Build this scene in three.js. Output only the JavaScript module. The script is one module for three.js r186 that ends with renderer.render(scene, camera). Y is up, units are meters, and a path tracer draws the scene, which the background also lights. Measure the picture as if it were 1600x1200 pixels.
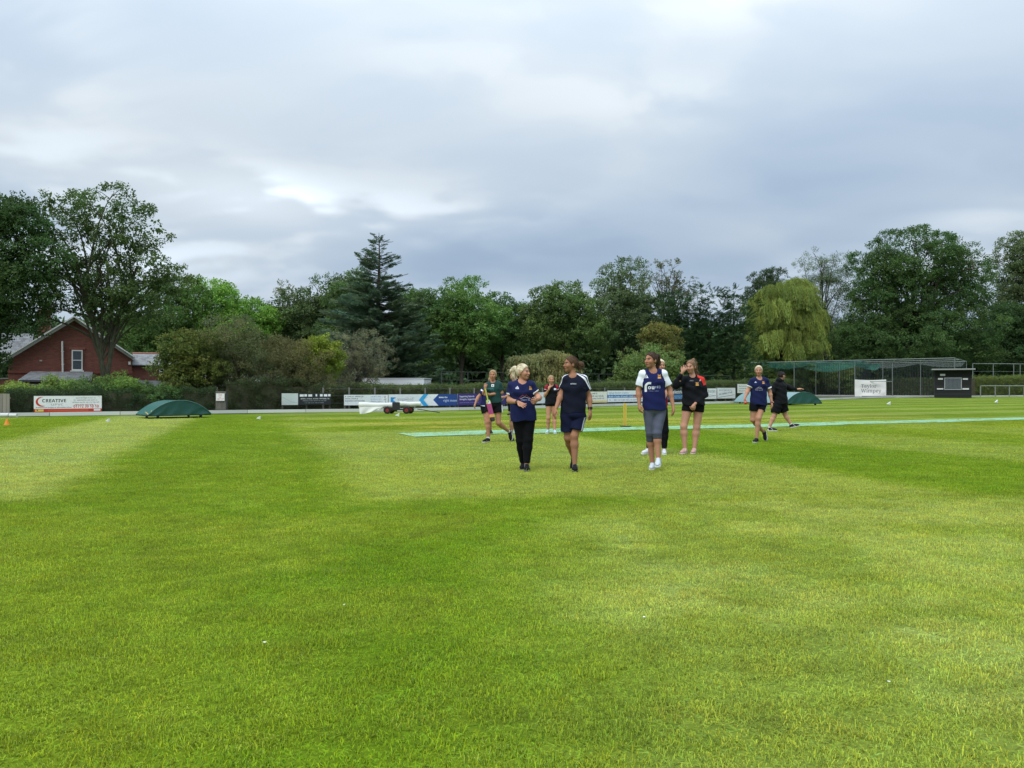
import * as THREE from 'three';
import { mergeGeometries } from 'three/addons/utils/BufferGeometryUtils.js';

// ---------------------------------------------------------------- camera
const F = 1210, EYE = 1.28, HORIZON = 605;             // focal length and horizon in photo pixels, eye height in metres
const scene = new THREE.Scene();
const camera = new THREE.PerspectiveCamera(2 * Math.atan(600 / F) * 180 / Math.PI, 4 / 3, 0.1, 2000);
camera.position.set(0, EYE, 0);
camera.rotation.x = Math.atan((HORIZON - 600) / F);

// ---------------------------------------------------------------- renderer and exposure
const renderer = new THREE.WebGLRenderer({ antialias: true });
renderer.toneMapping = THREE.LinearToneMapping;
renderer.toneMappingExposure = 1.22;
renderer.shadowMap.enabled = true;

// ---------------------------------------------------------------- numbers
function rng(seed) {
  let s = seed >>> 0;
  return () => { s = (s + 0x6d2b79f5) | 0; let t = Math.imul(s ^ (s >>> 15), 1 | s); t = (t + Math.imul(t ^ (t >>> 7), 61 | t)) ^ t; return ((t ^ (t >>> 14)) >>> 0) / 4294967296; };
}
const clamp = (x, a = 0, b = 1) => Math.min(b, Math.max(a, x));
const lerp = (a, b, t) => a + (b - a) * t;
const smooth = (a, b, x) => { const t = clamp((x - a) / (b - a)); return t * t * (3 - 2 * t); };
function hash3(x, y, z) { let h = Math.imul(x, 374761393) + Math.imul(y, 668265263) + Math.imul(z, 2147483647) | 0; h = Math.imul(h ^ (h >>> 13), 1274126177); return ((h ^ (h >>> 16)) >>> 0) / 4294967296; }
function noise2(x, y, s = 0) {
  const ix = Math.floor(x), iy = Math.floor(y); let fx = x - ix, fy = y - iy;
  fx = fx * fx * fx * (fx * (fx * 6 - 15) + 10); fy = fy * fy * fy * (fy * (fy * 6 - 15) + 10);
  return lerp(lerp(hash3(ix, iy, s), hash3(ix + 1, iy, s), fx), lerp(hash3(ix, iy + 1, s), hash3(ix + 1, iy + 1, s), fx), fy);
}
function noise3(x, y, z) {
  const ix = Math.floor(x), iy = Math.floor(y), iz = Math.floor(z); let fx = x - ix, fy = y - iy, fz = z - iz;
  fx = fx * fx * (3 - 2 * fx); fy = fy * fy * (3 - 2 * fy); fz = fz * fz * (3 - 2 * fz);
  const l = (k) => lerp(lerp(hash3(ix, iy, k), hash3(ix + 1, iy, k), fx), lerp(hash3(ix, iy + 1, k), hash3(ix + 1, iy + 1, k), fx), fy);
  return lerp(l(iz), l(iz + 1), fz);
}
function fbm(x, y, n = 4, s = 0) { let v = 0, a = 0.5, t = 0; for (let i = 0; i < n; i++) { v += a * noise2(x, y, s + i * 17); t += a; x = x * 2.03 + 5.3; y = y * 2.03 + 1.7; a *= 0.5; } return v / t; }

// ---------------------------------------------------------------- sky: overcast, much brightened overhead to light the grass, with thinner and thicker cloud
{
  const W = 2048, H = 1024, data = new Float32Array(W * H * 4);
  // thin places in the cloud: azimuth, elevation (degrees), half sizes, strength
  const thin = [[-19.2, 13.2, 4.5, 1.6, 1.1], [-16, 12.4, 8, 2.2, 0.45], [16.5, 27.3, 5.5, 2.2, 0.5], [12, 20.5, 9, 1.8, 0.22], [-32, 21.5, 5, 4, 0.35], [-14, 27, 10, 2, 0.18], [31, 10.5, 4, 1.1, 0.3], [19, 8.3, 5, .8, 0.22], [-6, 12.5, 6, 1.2, 0.22], [5, 27, 6, 1.5, .2], [-30, 13, 9, 5, .4], [-10, 13.5, 14, 2.4, .3], [-24, 8.5, 10, 2, .4], [2, 6.4, 14, .9, .3], [28, 8, 7, 1.2, .32], [-2, 23, 12, 2, .15]];
  const heavy = [[14, 9.6, 16, 2.6, 0.95], [20, 15, 12, 2.5, 0.5], [-5, 8, 9, 2, .4], [-22, 18.5, 10, 1.6, 0.25], [-13, 22, 12, 2, .25], [3, 17, 9, 1.8, .2], [28, 19, 7, 1.8, .25]];   // heavier, bluer cloud
  const r = rng(5);
  for (let i = 0; i < 40; i++) { const az = 40 + r() * 280; heavy.push([az > 180 ? az - 360 : az, 6 + r() * 45, 8 + r() * 9, 1.6 + r() * 2.5, 0.3 + r() * 0.6]); }
  for (let i = 0; i < 46; i++) { const az = 40 + r() * 280; thin.push([az > 180 ? az - 360 : az, 6 + r() * 60, 5 + r() * 7, 1.5 + r() * 3, 0.2 + r() * 0.4]); }
  for (let j = 0; j < H; j++) {
    const el = ((j + 0.5) / H - 0.5) * Math.PI, se = Math.sin(el), eld = el * 180 / Math.PI;
    for (let i = 0; i < W; i++) {
      const a = ((i + 0.5) / W - 0.5) * 2 * Math.PI, x = Math.cos(a) * Math.cos(el), z = Math.sin(a) * Math.cos(el), o = (j * W + i) * 4;
      if (eld < -1) { data[o] = 0.2; data[o + 1] = 0.22; data[o + 2] = 0.2; data[o + 3] = 1; continue; }
      const k = 1 / (Math.max(se, 0) + 0.16);
      const px = x * k, pz = z * k;
      const wob = (fbm(px * 1.1 + 9, pz * 1.1, 3, 3) - 0.5) * 1.2;
      const big = fbm(px * 0.75 + wob * .4 + 3.1, pz * 1.15 + wob * 0.5 + 1.3, 3, 40), mid = fbm(px * 1.3 + wob, pz * 2.1 + wob * 0.5, 3, 80), fine = fbm(px * 3.1 + wob * 1.6, pz * 5.2 + wob * 1.6, 5, 120);
      let c = 0.46 * big + 0.32 * mid + 0.22 * fine;           // 0 thick .. 1 thin
      c = clamp((c - 0.30) / 0.40);
      let az = Math.atan2(x, -z) * 180 / Math.PI, add = 0, thick = 0;
      for (const t of heavy) { let da = az - t[0]; if (da > 180) da -= 360; if (da < -180) da += 360; const dx = da / t[2], dy = (eld - t[1]) / t[3] + (big - .5) * 1.5, q = dx * dx + dy * dy; if (q < 6) thick += t[4] * Math.exp(-q); }
      thick = Math.min(1, thick);
      for (const t of thin) {
        let da = az - t[0]; if (da > 180) da -= 360; if (da < -180) da += 360;
        const dx = da / t[2], dy = (eld - t[1]) / t[3] + (mid - .5) * 1.3, q = dx * dx + dy * dy;
        if (q < 9) add += t[4] * Math.exp(-q * 1.1) * (0.35 + 1.3 * smooth(0.34, 0.66, fine));
      }
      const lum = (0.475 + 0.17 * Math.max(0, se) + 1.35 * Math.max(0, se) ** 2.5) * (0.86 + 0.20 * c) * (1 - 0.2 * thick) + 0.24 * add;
      const grey = clamp(0.30 + 0.6 * c + add * 0.9 - 0.55 * thick) * clamp(0.60 + se * 1.3);           // low thick cloud is bluer
      data[o] = lum * lerp(0.72, 0.915, grey); data[o + 1] = lum * lerp(0.955, 1.015, grey); data[o + 2] = lum * lerp(1.27, 1.10, grey); data[o + 3] = 1;
    }
  }
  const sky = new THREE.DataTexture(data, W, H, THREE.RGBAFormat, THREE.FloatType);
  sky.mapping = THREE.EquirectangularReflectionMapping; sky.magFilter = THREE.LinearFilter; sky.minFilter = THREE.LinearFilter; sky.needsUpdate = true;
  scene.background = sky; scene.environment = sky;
}
// the sun behind the cloud: high, from the left and a little behind the camera, very soft
const sun = new THREE.DirectionalLight(new THREE.Color(1, 0.965, 0.91), 1.5);
sun.name = 'sun';
sun.position.set(-40, 90, 22); sun.target.position.set(0, 0, -30);
sun.castShadow = true; sun.shadow.radius = 55; sun.shadow.mapSize.set(2048, 2048);
Object.assign(sun.shadow.camera, { left: -120, right: 120, top: 120, bottom: -120, near: 1, far: 300 });
scene.add(sun, sun.target);

// ---------------------------------------------------------------- building helpers
const X = (px, d) => (px - 800) / F * d, Y = (py, d) => EYE + (HORIZON - py) / F * d;    // a sight line of the photo at a distance
const V = (x, y, z) => new THREE.Vector3(x, y, z);
const C = (r, g, b) => new THREE.Color().setRGB(r, g, b);
const mat = (r, g, b, rough = 0.8, extra = {}) => new THREE.MeshStandardMaterial({ color: C(r, g, b), roughness: rough, ...extra });
const taken = new Map();
function numbered(name) { const n = taken.get(name) ?? 0; taken.set(name, n + 1); return n ? name + '_' + String(n).padStart(3, '0') : name; }
function shade(o) { o.castShadow = true; o.receiveShadow = true; return o; }
function thing(name, label, category, pos = [0, 0, 0], turn = 0, group) {
  const o = new THREE.Group(); o.name = numbered(name); o.position.set(...pos); o.rotation.y = turn; scene.add(o);
  o.userData = { label, category }; if (group) o.userData.group = group;
  return o;
}
function part(name, geometry, material, parent, label) {
  const m = shade(new THREE.Mesh(Array.isArray(geometry) ? merge(geometry) : geometry, material)); m.name = name; parent.add(m);
  if (label) m.userData.label = label;
  return m;
}
function single(name, label, category, geometry, material, pos = [0, 0, 0], turn = 0, group) {
  const m = shade(new THREE.Mesh(Array.isArray(geometry) ? merge(geometry) : geometry, material)); m.name = numbered(name); m.position.set(...pos); m.rotation.y = turn; scene.add(m);
  m.userData = { label, category }; if (group) m.userData.group = group;
  return m;
}
function structure(name, geometry, material) {
  const m = shade(new THREE.Mesh(Array.isArray(geometry) ? merge(geometry) : geometry, material)); m.name = numbered(name); m.userData.kind = 'structure'; scene.add(m); return m;
}
function merge(list) { return mergeGeometries(list.map((g) => { const q = g.index ? g.toNonIndexed() : g.clone(); for (const k of Object.keys(q.attributes)) if (!['position', 'normal', 'uv'].includes(k)) q.deleteAttribute(k); if (!q.attributes.uv) q.setAttribute('uv', new THREE.BufferAttribute(new Float32Array(q.attributes.position.count * 2), 2)); return q; })); }
const box = (w, h, d, x = 0, y = 0, z = 0, ry = 0, rx = 0, rz = 0) => { const g = new THREE.BoxGeometry(w, h, d); if (rz) g.rotateZ(rz); if (rx) g.rotateX(rx); if (ry) g.rotateY(ry); return g.translate(x, y, z); };
function rod(a, b, ra, rb = ra, seg = 8) {
  const v = V().subVectors(b, a), g = new THREE.CylinderGeometry(rb, ra, v.length(), seg);
  g.applyQuaternion(new THREE.Quaternion().setFromUnitVectors(V(0, 1, 0), v.clone().normalize()));
  return g.translate((a.x + b.x) / 2, (a.y + b.y) / 2, (a.z + b.z) / 2);
}
function tube(points, radii, seg = 7) {                 // a tapered tube through points
  const rings = [], n = points.length, pos = [], idx = [], uv = [];
  let up = V(0.3, 0.1, 1).normalize();
  for (let i = 0; i < n; i++) {
    const t = V().subVectors(points[Math.min(n - 1, i + 1)], points[Math.max(0, i - 1)]).normalize(), s = V().crossVectors(t, up).normalize(), u = V().crossVectors(s, t);
    for (let k = 0; k <= seg; k++) { const a = k / seg * 2 * Math.PI, p = points[i].clone().addScaledVector(s, Math.cos(a) * radii[i]).addScaledVector(u, Math.sin(a) * radii[i]); pos.push(p.x, p.y, p.z); uv.push(k / seg, i * 0.5); }
  }
  for (let i = 0; i < n - 1; i++) for (let k = 0; k < seg; k++) { const a = i * (seg + 1) + k, b = a + seg + 1; idx.push(a, a + 1, b, b, a + 1, b + 1); }
  const g = new THREE.BufferGeometry(); g.setAttribute('position', new THREE.Float32BufferAttribute(pos, 3)); g.setAttribute('uv', new THREE.Float32BufferAttribute(uv, 2)); g.setIndex(idx); g.computeVertexNormals();
  return g;
}
function canvasTexture(w, h, draw) {
  const c = document.createElement('canvas'); c.width = w; c.height = h; draw(c.getContext('2d'), w, h);
  const t = new THREE.CanvasTexture(c); t.colorSpace = THREE.SRGBColorSpace; t.magFilter = THREE.LinearFilter; return t;
}
function dataTexture(w, h, f, srgb = false) {           // f(i, j) -> [r, g, b] 0..1
  const a = new Uint8Array(w * h * 4);
  for (let j = 0; j < h; j++) for (let i = 0; i < w; i++) { const c = f(i, j), o = (j * w + i) * 4; a[o] = clamp(c[0]) * 255; a[o + 1] = clamp(c[1]) * 255; a[o + 2] = clamp(c[2]) * 255; a[o + 3] = 255; }
  const t = new THREE.DataTexture(a, w, h); t.magFilter = THREE.LinearFilter; t.minFilter = THREE.LinearFilter; t.wrapS = t.wrapT = THREE.RepeatWrapping; if (srgb) t.colorSpace = THREE.SRGBColorSpace; t.needsUpdate = true; return t;
}
// the edge of the field as seen from the camera: photo column -> distance
const EDGE = [[-420, 30.5], [50, 33.7], [350, 37.2], [700, 41.9], [1000, 54], [1160, 62.5], [1290, 78], [1400, 94], [1600, 106], [1800, 124]];
function edge(px) { for (let i = 1; i < EDGE.length; i++) if (px <= EDGE[i][0] || i === EDGE.length - 1) { const [a, da] = EDGE[i - 1], [b, db] = EDGE[i]; return lerp(da, db, (px - a) / (b - a)); } }
// ---------------------------------------------------------------- the ground
// artificial pitch: starts at (-2.85, 20.9), runs to the right and away
const PITCH = { x: -2.85, d: 20.75, ux: 0.911, ud: 0.412 };
function grassTone(x, d, out) {                         // linear base colour of the turf: mowing bands, worn pitches, patches
  const n1 = fbm(x * 0.35 + 7, d * 0.35 + 3, 4, 11), n2 = fbm(x * 1.3, d * 1.3, 3, 31), n3 = fbm(x * 0.12, d * 0.12, 3, 51), n4 = fbm(x * 4.2 + 3, d * 4.2, 2, 71);
  const s = x + 0.335 * d + (n1 - 0.5) * 0.7;            // across the mowing bands that run away to the left
  const soft = 0.42;
  const band = (a, b) => smooth(a - soft, a + soft, s) * (1 - smooth(b - soft, b + soft, s));
  // pale: sheen of grass brushed one way, put into the colour; deep: the other
  let pale = band(-6.1, -2.4) * 1.0 + band(1.3, 8.6) * 0.6 + band(13.2, 17) * 0.35 + band(-13.4, -9.8) * 0.8 + band(20.6, 24.3) * .3;
  let deep = band(-2.4, 1.3) * 0.75 + band(8.6, 13.2) * 0.9 + band(-9.8, -6.1) * 0.5 + band(17, 20.6) * .4;
  const head = smooth(9.4, 8.2, d + (n1 - 0.5) * 1.4 - 0.03 * x);                        // headland mown across, nearest the camera
  pale *= 1 - head; deep *= 1 - head;
  const strip = smooth(0.55, 0.15, Math.abs(d - 8.55 - 0.05 * x + (n1 - 0.5) * 0.5)) * smooth(2.5, 0.5, x);
  deep = Math.max(deep, strip * 0.8);
  const right = head * smooth(-0.5, 1.4, x - (d - 3.2) * 0.12 + (n1 - 0.5) * 2.2);        // drier on the right of the headland
  pale = Math.max(pale, right * (0.35 + 0.5 * smooth(0.42, 0.62, n2)));
  deep = Math.max(deep, head * (1 - right) * (0.25 + 0.75 * smooth(0.46, 0.62, n1)));
  // the square beyond the pitch: bands along the pitch, straw where it is worn
  const rx = x - PITCH.x, rd = d - PITCH.d, t = rx * PITCH.ux + rd * PITCH.ud, p = -rx * PITCH.ud + rd * PITCH.ux;
  const sq = smooth(0.8, 1.6, p);
  let straw = 0;
  const q = p + (n1 - 0.5) * 0.25;
  for (const [a, b, f, t0, t1] of [[2.7, 3.9, 0.8, 1, 24], [5.3, 6.9, 0.75, 0, 26], [8.3, 9.3, 0.35, 2, 26], [10.8, 12, 0.4, 0, 28], [4.3, 4.7, .3, 2, 25]]) straw += f * smooth(a - 0.25, a + 0.25, q) * (1 - smooth(b - 0.25, b + 0.25, q)) * smooth(t0 - 1, t0 + 1, t) * (1 - smooth(t1 - 2, t1 + 2, t));
  const wave = 0.5 + 0.5 * Math.sin(p * 1.15 + 0.6);
  const area = sq * smooth(-4, 0, t);
  pale = lerp(pale, smooth(0.35, 0.75, wave) * 0.55, area); deep = lerp(deep, smooth(0.65, 0.25, wave) * 0.5, area);
  straw *= 0.55 + 0.6 * n2;
  const n5 = noise2(x * 15, d * 15, 5), dry = smooth(0.52, 0.80, n2 * 0.4 + n4 * 0.3 + n5 * 0.3) * 0.4;
  let r = 0.265, g = 0.328, b = 0.032;
  const mix = (R, G, B, k) => { r = lerp(r, R, k); g = lerp(g, G, k); b = lerp(b, B, k); };
  mix(0.405, 0.438, 0.150, clamp(pale));
  mix(0.188, 0.288, 0.014, clamp(deep));
  mix(0.34, 0.35, 0.085, dry);
  mix(0.50, 0.43, 0.13, clamp(straw));
  const v = 0.90 + 0.14 * (n1 - 0.5) + 0.22 * (n2 - 0.5) + 0.14 * (n3 - 0.5) + 0.22 * (n4 - 0.5) + 0.36 * (n5 - 0.5) + 0.09;
  out[0] = r * v; out[1] = g * v; out[2] = b * v; return out;
}
const fieldY = (x, d) => (fbm(x * 0.25, d * 0.25, 2, 91) - 0.5) * 0.05 * smooth(4, 14, d);
{
  // field: one sheet, finer near the camera
  const xs = [], ds = [];
  for (let x = -62; x <= 92; x += 0.5) xs.push(x);
  for (let d = -14, k = 0; d < 128; k++) { ds.push(d); d += d < 1 ? 1 : d < 12 ? 0.18 : d < 45 ? 0.32 : 0.7; }
  const nx = xs.length, nd = ds.length, pos = new Float32Array(nx * nd * 3), col = new Float32Array(nx * nd * 3), uv = new Float32Array(nx * nd * 2), idx = [], t = [0, 0, 0];
  for (let j = 0; j < nd; j++) for (let i = 0; i < nx; i++) {
    const o = j * nx + i, x = xs[i], d = ds[j];
    pos[o * 3] = x; pos[o * 3 + 1] = fieldY(x, d); pos[o * 3 + 2] = -d;
    grassTone(x, d, t); col[o * 3] = t[0]; col[o * 3 + 1] = t[1]; col[o * 3 + 2] = t[2];
    uv[o * 2] = x / 3.1; uv[o * 2 + 1] = d / 3.1;
    if (i && j) idx.push(o - nx - 1, o - nx, o - 1, o - 1, o - nx, o);
  }
  const g = new THREE.BufferGeometry();
  g.setAttribute('position', new THREE.BufferAttribute(pos, 3)); g.setAttribute('color', new THREE.BufferAttribute(col, 3)); g.setAttribute('uv', new THREE.BufferAttribute(uv, 2)); g.setIndex(idx); g.computeVertexNormals();
  const r = rng(77), N = 1024;
  // tangled short blades: light and dark strokes
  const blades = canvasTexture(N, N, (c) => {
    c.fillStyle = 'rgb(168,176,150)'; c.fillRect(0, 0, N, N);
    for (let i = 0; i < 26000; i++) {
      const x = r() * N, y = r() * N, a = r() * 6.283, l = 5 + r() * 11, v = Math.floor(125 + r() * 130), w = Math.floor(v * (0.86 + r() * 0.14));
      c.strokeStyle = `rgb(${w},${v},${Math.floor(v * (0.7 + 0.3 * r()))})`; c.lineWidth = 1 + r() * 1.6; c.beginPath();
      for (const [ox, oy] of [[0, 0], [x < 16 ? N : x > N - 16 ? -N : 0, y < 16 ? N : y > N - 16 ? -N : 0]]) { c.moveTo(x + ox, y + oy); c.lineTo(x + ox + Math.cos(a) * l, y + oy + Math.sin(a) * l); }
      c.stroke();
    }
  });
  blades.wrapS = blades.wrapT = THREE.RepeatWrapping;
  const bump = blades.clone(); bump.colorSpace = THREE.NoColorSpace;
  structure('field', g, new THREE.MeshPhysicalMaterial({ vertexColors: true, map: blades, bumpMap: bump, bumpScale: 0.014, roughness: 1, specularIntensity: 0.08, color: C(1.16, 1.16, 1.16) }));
  // land beyond the field, to the horizon
  const land = new THREE.PlaneGeometry(1600, 1600, 1, 1).rotateX(-Math.PI / 2).translate(0, -0.05, -300);
  structure('ground', land, mat(0.045, 0.06, 0.025, 1));
  // verge outside the white edging: bare soil and rough grass
  const vp = [], vi = [];
  EDGE.forEach(([px, d], i) => { const d2 = d + 60; vp.push(X(px, d + 0.1), 0.034, -(d + 0.1), X(px, d2) , 0.034, -d2); if (i) vi.push(i * 2 - 2, i * 2, i * 2 - 1, i * 2 - 1, i * 2, i * 2 + 1); });
  const vg = new THREE.BufferGeometry(); vg.setAttribute('position', new THREE.Float32BufferAttribute(vp, 3)); vg.setIndex(vi); vg.computeVertexNormals();
  structure('verge', vg, mat(0.05, 0.062, 0.025, 1));
}
// artificial pitch: a mint green mat on the turf, slightly uneven
{
  const L = 30, w = 0.78, n = 60, pos = [], idx = [], uv = [];
  for (let i = 0; i <= n; i++) {
    const t = i / n * L;
    for (let k = 0; k <= 4; k++) { const p = (k / 4 - 0.5) * 2 * w + (k === 0 || k === 4 ? (noise2(t * 1.2, k) - 0.5) * 0.08 : 0); { const x = PITCH.x + t * PITCH.ux - p * PITCH.ud, d = PITCH.d + t * PITCH.ud + p * PITCH.ux; pos.push(x, fieldY(x, d) + 0.018 + 0.003 * Math.sin(t * 2.1 + k), -d); } uv.push(t, p); }
    if (i) for (let k = 0; k < 4; k++) { const a = (i - 1) * 5 + k, b = a + 5; idx.push(a, b, a + 1, a + 1, b, b + 1); }
  }
  const g = new THREE.BufferGeometry(); g.setAttribute('position', new THREE.Float32BufferAttribute(pos, 3)); g.setAttribute('uv', new THREE.Float32BufferAttribute(uv, 2)); g.setIndex(idx); g.computeVertexNormals();
  for (let i = 0; i < g.attributes.normal.count; i++) if (g.attributes.normal.getY(i) < 0) { g.setIndex([...g.index.array].reverse()); g.computeVertexNormals(); break; }
  const tex = dataTexture(256, 256, (i, j) => { const m = fbm(i / 30, j / 22, 4, 15), v = 0.84 + 0.3 * (fbm(i / 9, j / 14, 3, 5) - 0.5) - 0.25 * smooth(0.55, 0.75, m); return [v, v, v * (1 - 0.2 * smooth(0.5, 0.8, m))]; });
  structure('artificial_pitch', g, mat(0.27, 0.50, 0.31, 0.95, { map: tex }));
}
// white edging board round the field
{
  const pts = EDGE.map(([px, d]) => V(X(px, d), 0, -d)), curve = new THREE.CatmullRomCurve3(pts, false, 'centripetal'), list = [], r = rng(3);
  const P = curve.getSpacedPoints(60);
  const kerb = new THREE.Group(); kerb.name = 'white_kerb'; kerb.userData.kind = 'structure'; scene.add(kerb);
  const mats = [mat(0.62, 0.62, 0.58, 0.7), mat(0.55, 0.55, 0.52, 0.75), mat(0.66, 0.66, 0.63, 0.7)];
  for (let i = 1; i < P.length; i++) {
    const a = P[i - 1], b = P[i], l = a.distanceTo(b);
    const g = box(l - 0.02, 0.15 + r() * 0.015, 0.07, 0, 0, 0, Math.atan2(-(b.z - a.z), b.x - a.x)).translate((a.x + b.x) / 2, 0.10, (a.z + b.z) / 2);
    part('edging_board', g, mats[i % 3], kerb);
  }
}
// blades of grass near the camera: real tufts, coarser farther off
{
  const r = rng(909);
  function tuft(n, rad, len, wid) {
    const pos = [], nor = [], idx = [], col = [];
    for (let i = 0; i < n; i++) {
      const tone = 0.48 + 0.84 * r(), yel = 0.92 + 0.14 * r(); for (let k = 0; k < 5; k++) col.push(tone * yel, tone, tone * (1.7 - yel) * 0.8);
      const a = r() * 6.283, q = Math.sqrt(r()) * rad, x = Math.cos(a) * q, z = Math.sin(a) * q, l = len * (0.55 + 0.7 * r()), w = wid * (0.7 + 0.6 * r());
      const b = r() * 6.283, lean = 0.55 + 0.45 * r(), cx = Math.cos(b), cz = Math.sin(b), sx = -cz * w / 2, sz = cx * w / 2, o = pos.length / 3;
      const h1 = l * 0.42, d1 = l * 0.42 * lean, h2 = l * (0.62 - 0.42 * lean), d2 = l * 0.95 * lean;
      pos.push(x - sx, -0.004, z - sz, x + sx, -0.004, z + sz, x + cx * d1 - sx * 0.85, h1, z + cz * d1 - sz * 0.85, x + cx * d1 + sx * 0.85, h1, z + cz * d1 + sz * 0.85, x + cx * d2, h2, z + cz * d2);
      for (let k = 0; k < 5; k++) { const q = k < 2 ? 0.62 : k < 4 ? 0.35 : -0.1; nor.push(-cx * q, 1 - Math.abs(q) * 0.4, -cz * q); }
      idx.push(o, o + 1, o + 2, o + 1, o + 3, o + 2, o + 2, o + 3, o + 4);
    }
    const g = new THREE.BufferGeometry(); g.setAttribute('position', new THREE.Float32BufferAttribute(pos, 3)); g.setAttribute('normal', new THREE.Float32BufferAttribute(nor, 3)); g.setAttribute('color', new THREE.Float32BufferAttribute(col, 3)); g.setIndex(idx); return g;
  }
  const M = new THREE.Matrix4(), Q = new THREE.Quaternion(), E = new THREE.Euler(), S = V(), P = V(), col = new THREE.Color(), t = [0, 0, 0];
  const blade = new THREE.MeshPhysicalMaterial({ color: C(1.32, 1.32, 1.32), vertexColors: true, roughness: 0.9, side: THREE.DoubleSide, transmission: 0.45, thickness: 0, specularIntensity: 0.12 });
  function sow(name, geometry, near, far, per, jitterTone) {
    const list = [];
    // rows of cells, thinned towards the far end
    for (let d = near; d < far; d += 0.25) {
      const half = d * 0.68 + 1.2, fade = smooth(far, lerp(near, far, 0.72), d), n = Math.round(2 * half * 0.25 * per * fade);
      for (let i = 0; i < n; i++) list.push([(r() * 2 - 1) * half, d + r() * 0.25]);
    }
    const m = new THREE.InstancedMesh(geometry, blade, list.length);
    list.forEach(([x, d], i) => {
      const s = (0.55 + 0.95 * r()) * (0.8 + 0.5 * fbm(x * 2.2, d * 2.2, 2, 7));
      E.set((r() - 0.5) * 0.3, r() * 6.283, (r() - 0.5) * 0.3); Q.setFromEuler(E);
      M.compose(P.set(x, fieldY(x, d), -d), Q, S.set(1, s, 1)); m.setMatrixAt(i, M);
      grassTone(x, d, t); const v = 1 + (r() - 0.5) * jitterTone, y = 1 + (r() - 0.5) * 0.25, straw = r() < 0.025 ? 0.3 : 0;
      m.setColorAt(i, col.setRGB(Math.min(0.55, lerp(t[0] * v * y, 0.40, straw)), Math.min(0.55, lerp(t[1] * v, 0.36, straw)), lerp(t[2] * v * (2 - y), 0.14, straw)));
    });
    m.name = name; m.userData = { kind: 'stuff', label: 'short mown grass blades covering the field in the foreground', category: 'grass' }; shade(m); scene.add(m);
  }
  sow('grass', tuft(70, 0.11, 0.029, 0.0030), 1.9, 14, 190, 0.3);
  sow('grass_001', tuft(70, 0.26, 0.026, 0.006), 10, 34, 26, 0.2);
}
// ---------------------------------------------------------------- the brick house on the left
const brickTex = (() => {
  const W = 512, H = 512, bw = 64, bh = 22;             // 8 bricks by about 23 courses
  const f = (i, j) => {
    const row = Math.floor(j / bh), x = i + (row % 2 ? bw / 2 : 0), col = Math.floor(x / bw) % 8, ix = x % bw, jy = j % bh, joint = ix < 3 || jy < 3;
    const v = hash3(col, row, 3), n = fbm(i / 6, j / 6, 3, 4);
    return joint ? [0.60 + 0.1 * n, 0.52 + 0.1 * n, 0.46 + 0.1 * n, 1] : [0.78 + 0.30 * (v - 0.5) + 0.25 * (n - 0.5), 0.74 + 0.26 * (v - 0.5) + 0.25 * (n - 0.5), 0.74 + 0.2 * (v - 0.5) + 0.25 * (n - 0.5), 0];
  };
  const t = dataTexture(W, H, f); return t;
})();
function brick(r, g, b) { return mat(r, g, b, 0.92, { map: brickTex, bumpMap: brickTex, bumpScale: -0.006 }); }
function uvMetres(g, w, h) {                            // uv from position, by the axis each face looks along
  const q = g.index ? g.toNonIndexed() : g, p = q.attributes.position, n = q.attributes.normal, uv = new Float32Array(p.count * 2);
  for (let i = 0; i < p.count; i++) { const ax = Math.abs(n.getX(i)), ay = Math.abs(n.getY(i)), az = Math.abs(n.getZ(i)); const u = ax > az && ax > ay ? p.getZ(i) : p.getX(i), v = ay > az && ay > ax ? p.getZ(i) : p.getY(i); uv[i * 2] = u / w; uv[i * 2 + 1] = v / h; }
  q.setAttribute('uv', new THREE.BufferAttribute(uv, 2)); return q;
}
const slateTex = dataTexture(512, 512, (i, j) => { const row = Math.floor(j / 32), x = i + (row % 2 ? 24 : 0), c = Math.floor(x / 48), e = (j % 32 < 3 || x % 48 < 2) ? 0.55 : 1, v = (0.72 + 0.4 * (hash3(c, row, 8) - 0.5) + 0.5 * (fbm(i / 40, j / 40, 4, 6) - 0.5)) * e; return [v, v, v]; });
const slate = (r, g, b) => mat(r, g, b, 0.7, { map: slateTex, bumpMap: slateTex, bumpScale: 0.012 });
const WHITE = mat(0.72, 0.72, 0.69, 0.55), GLASS = new THREE.MeshPhysicalMaterial({ color: C(0.9, 0.95, 0.95), roughness: 0.03, transmission: 1, thickness: 0 }), INSIDE = mat(0.02, 0.022, 0.024, 0.9);
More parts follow.
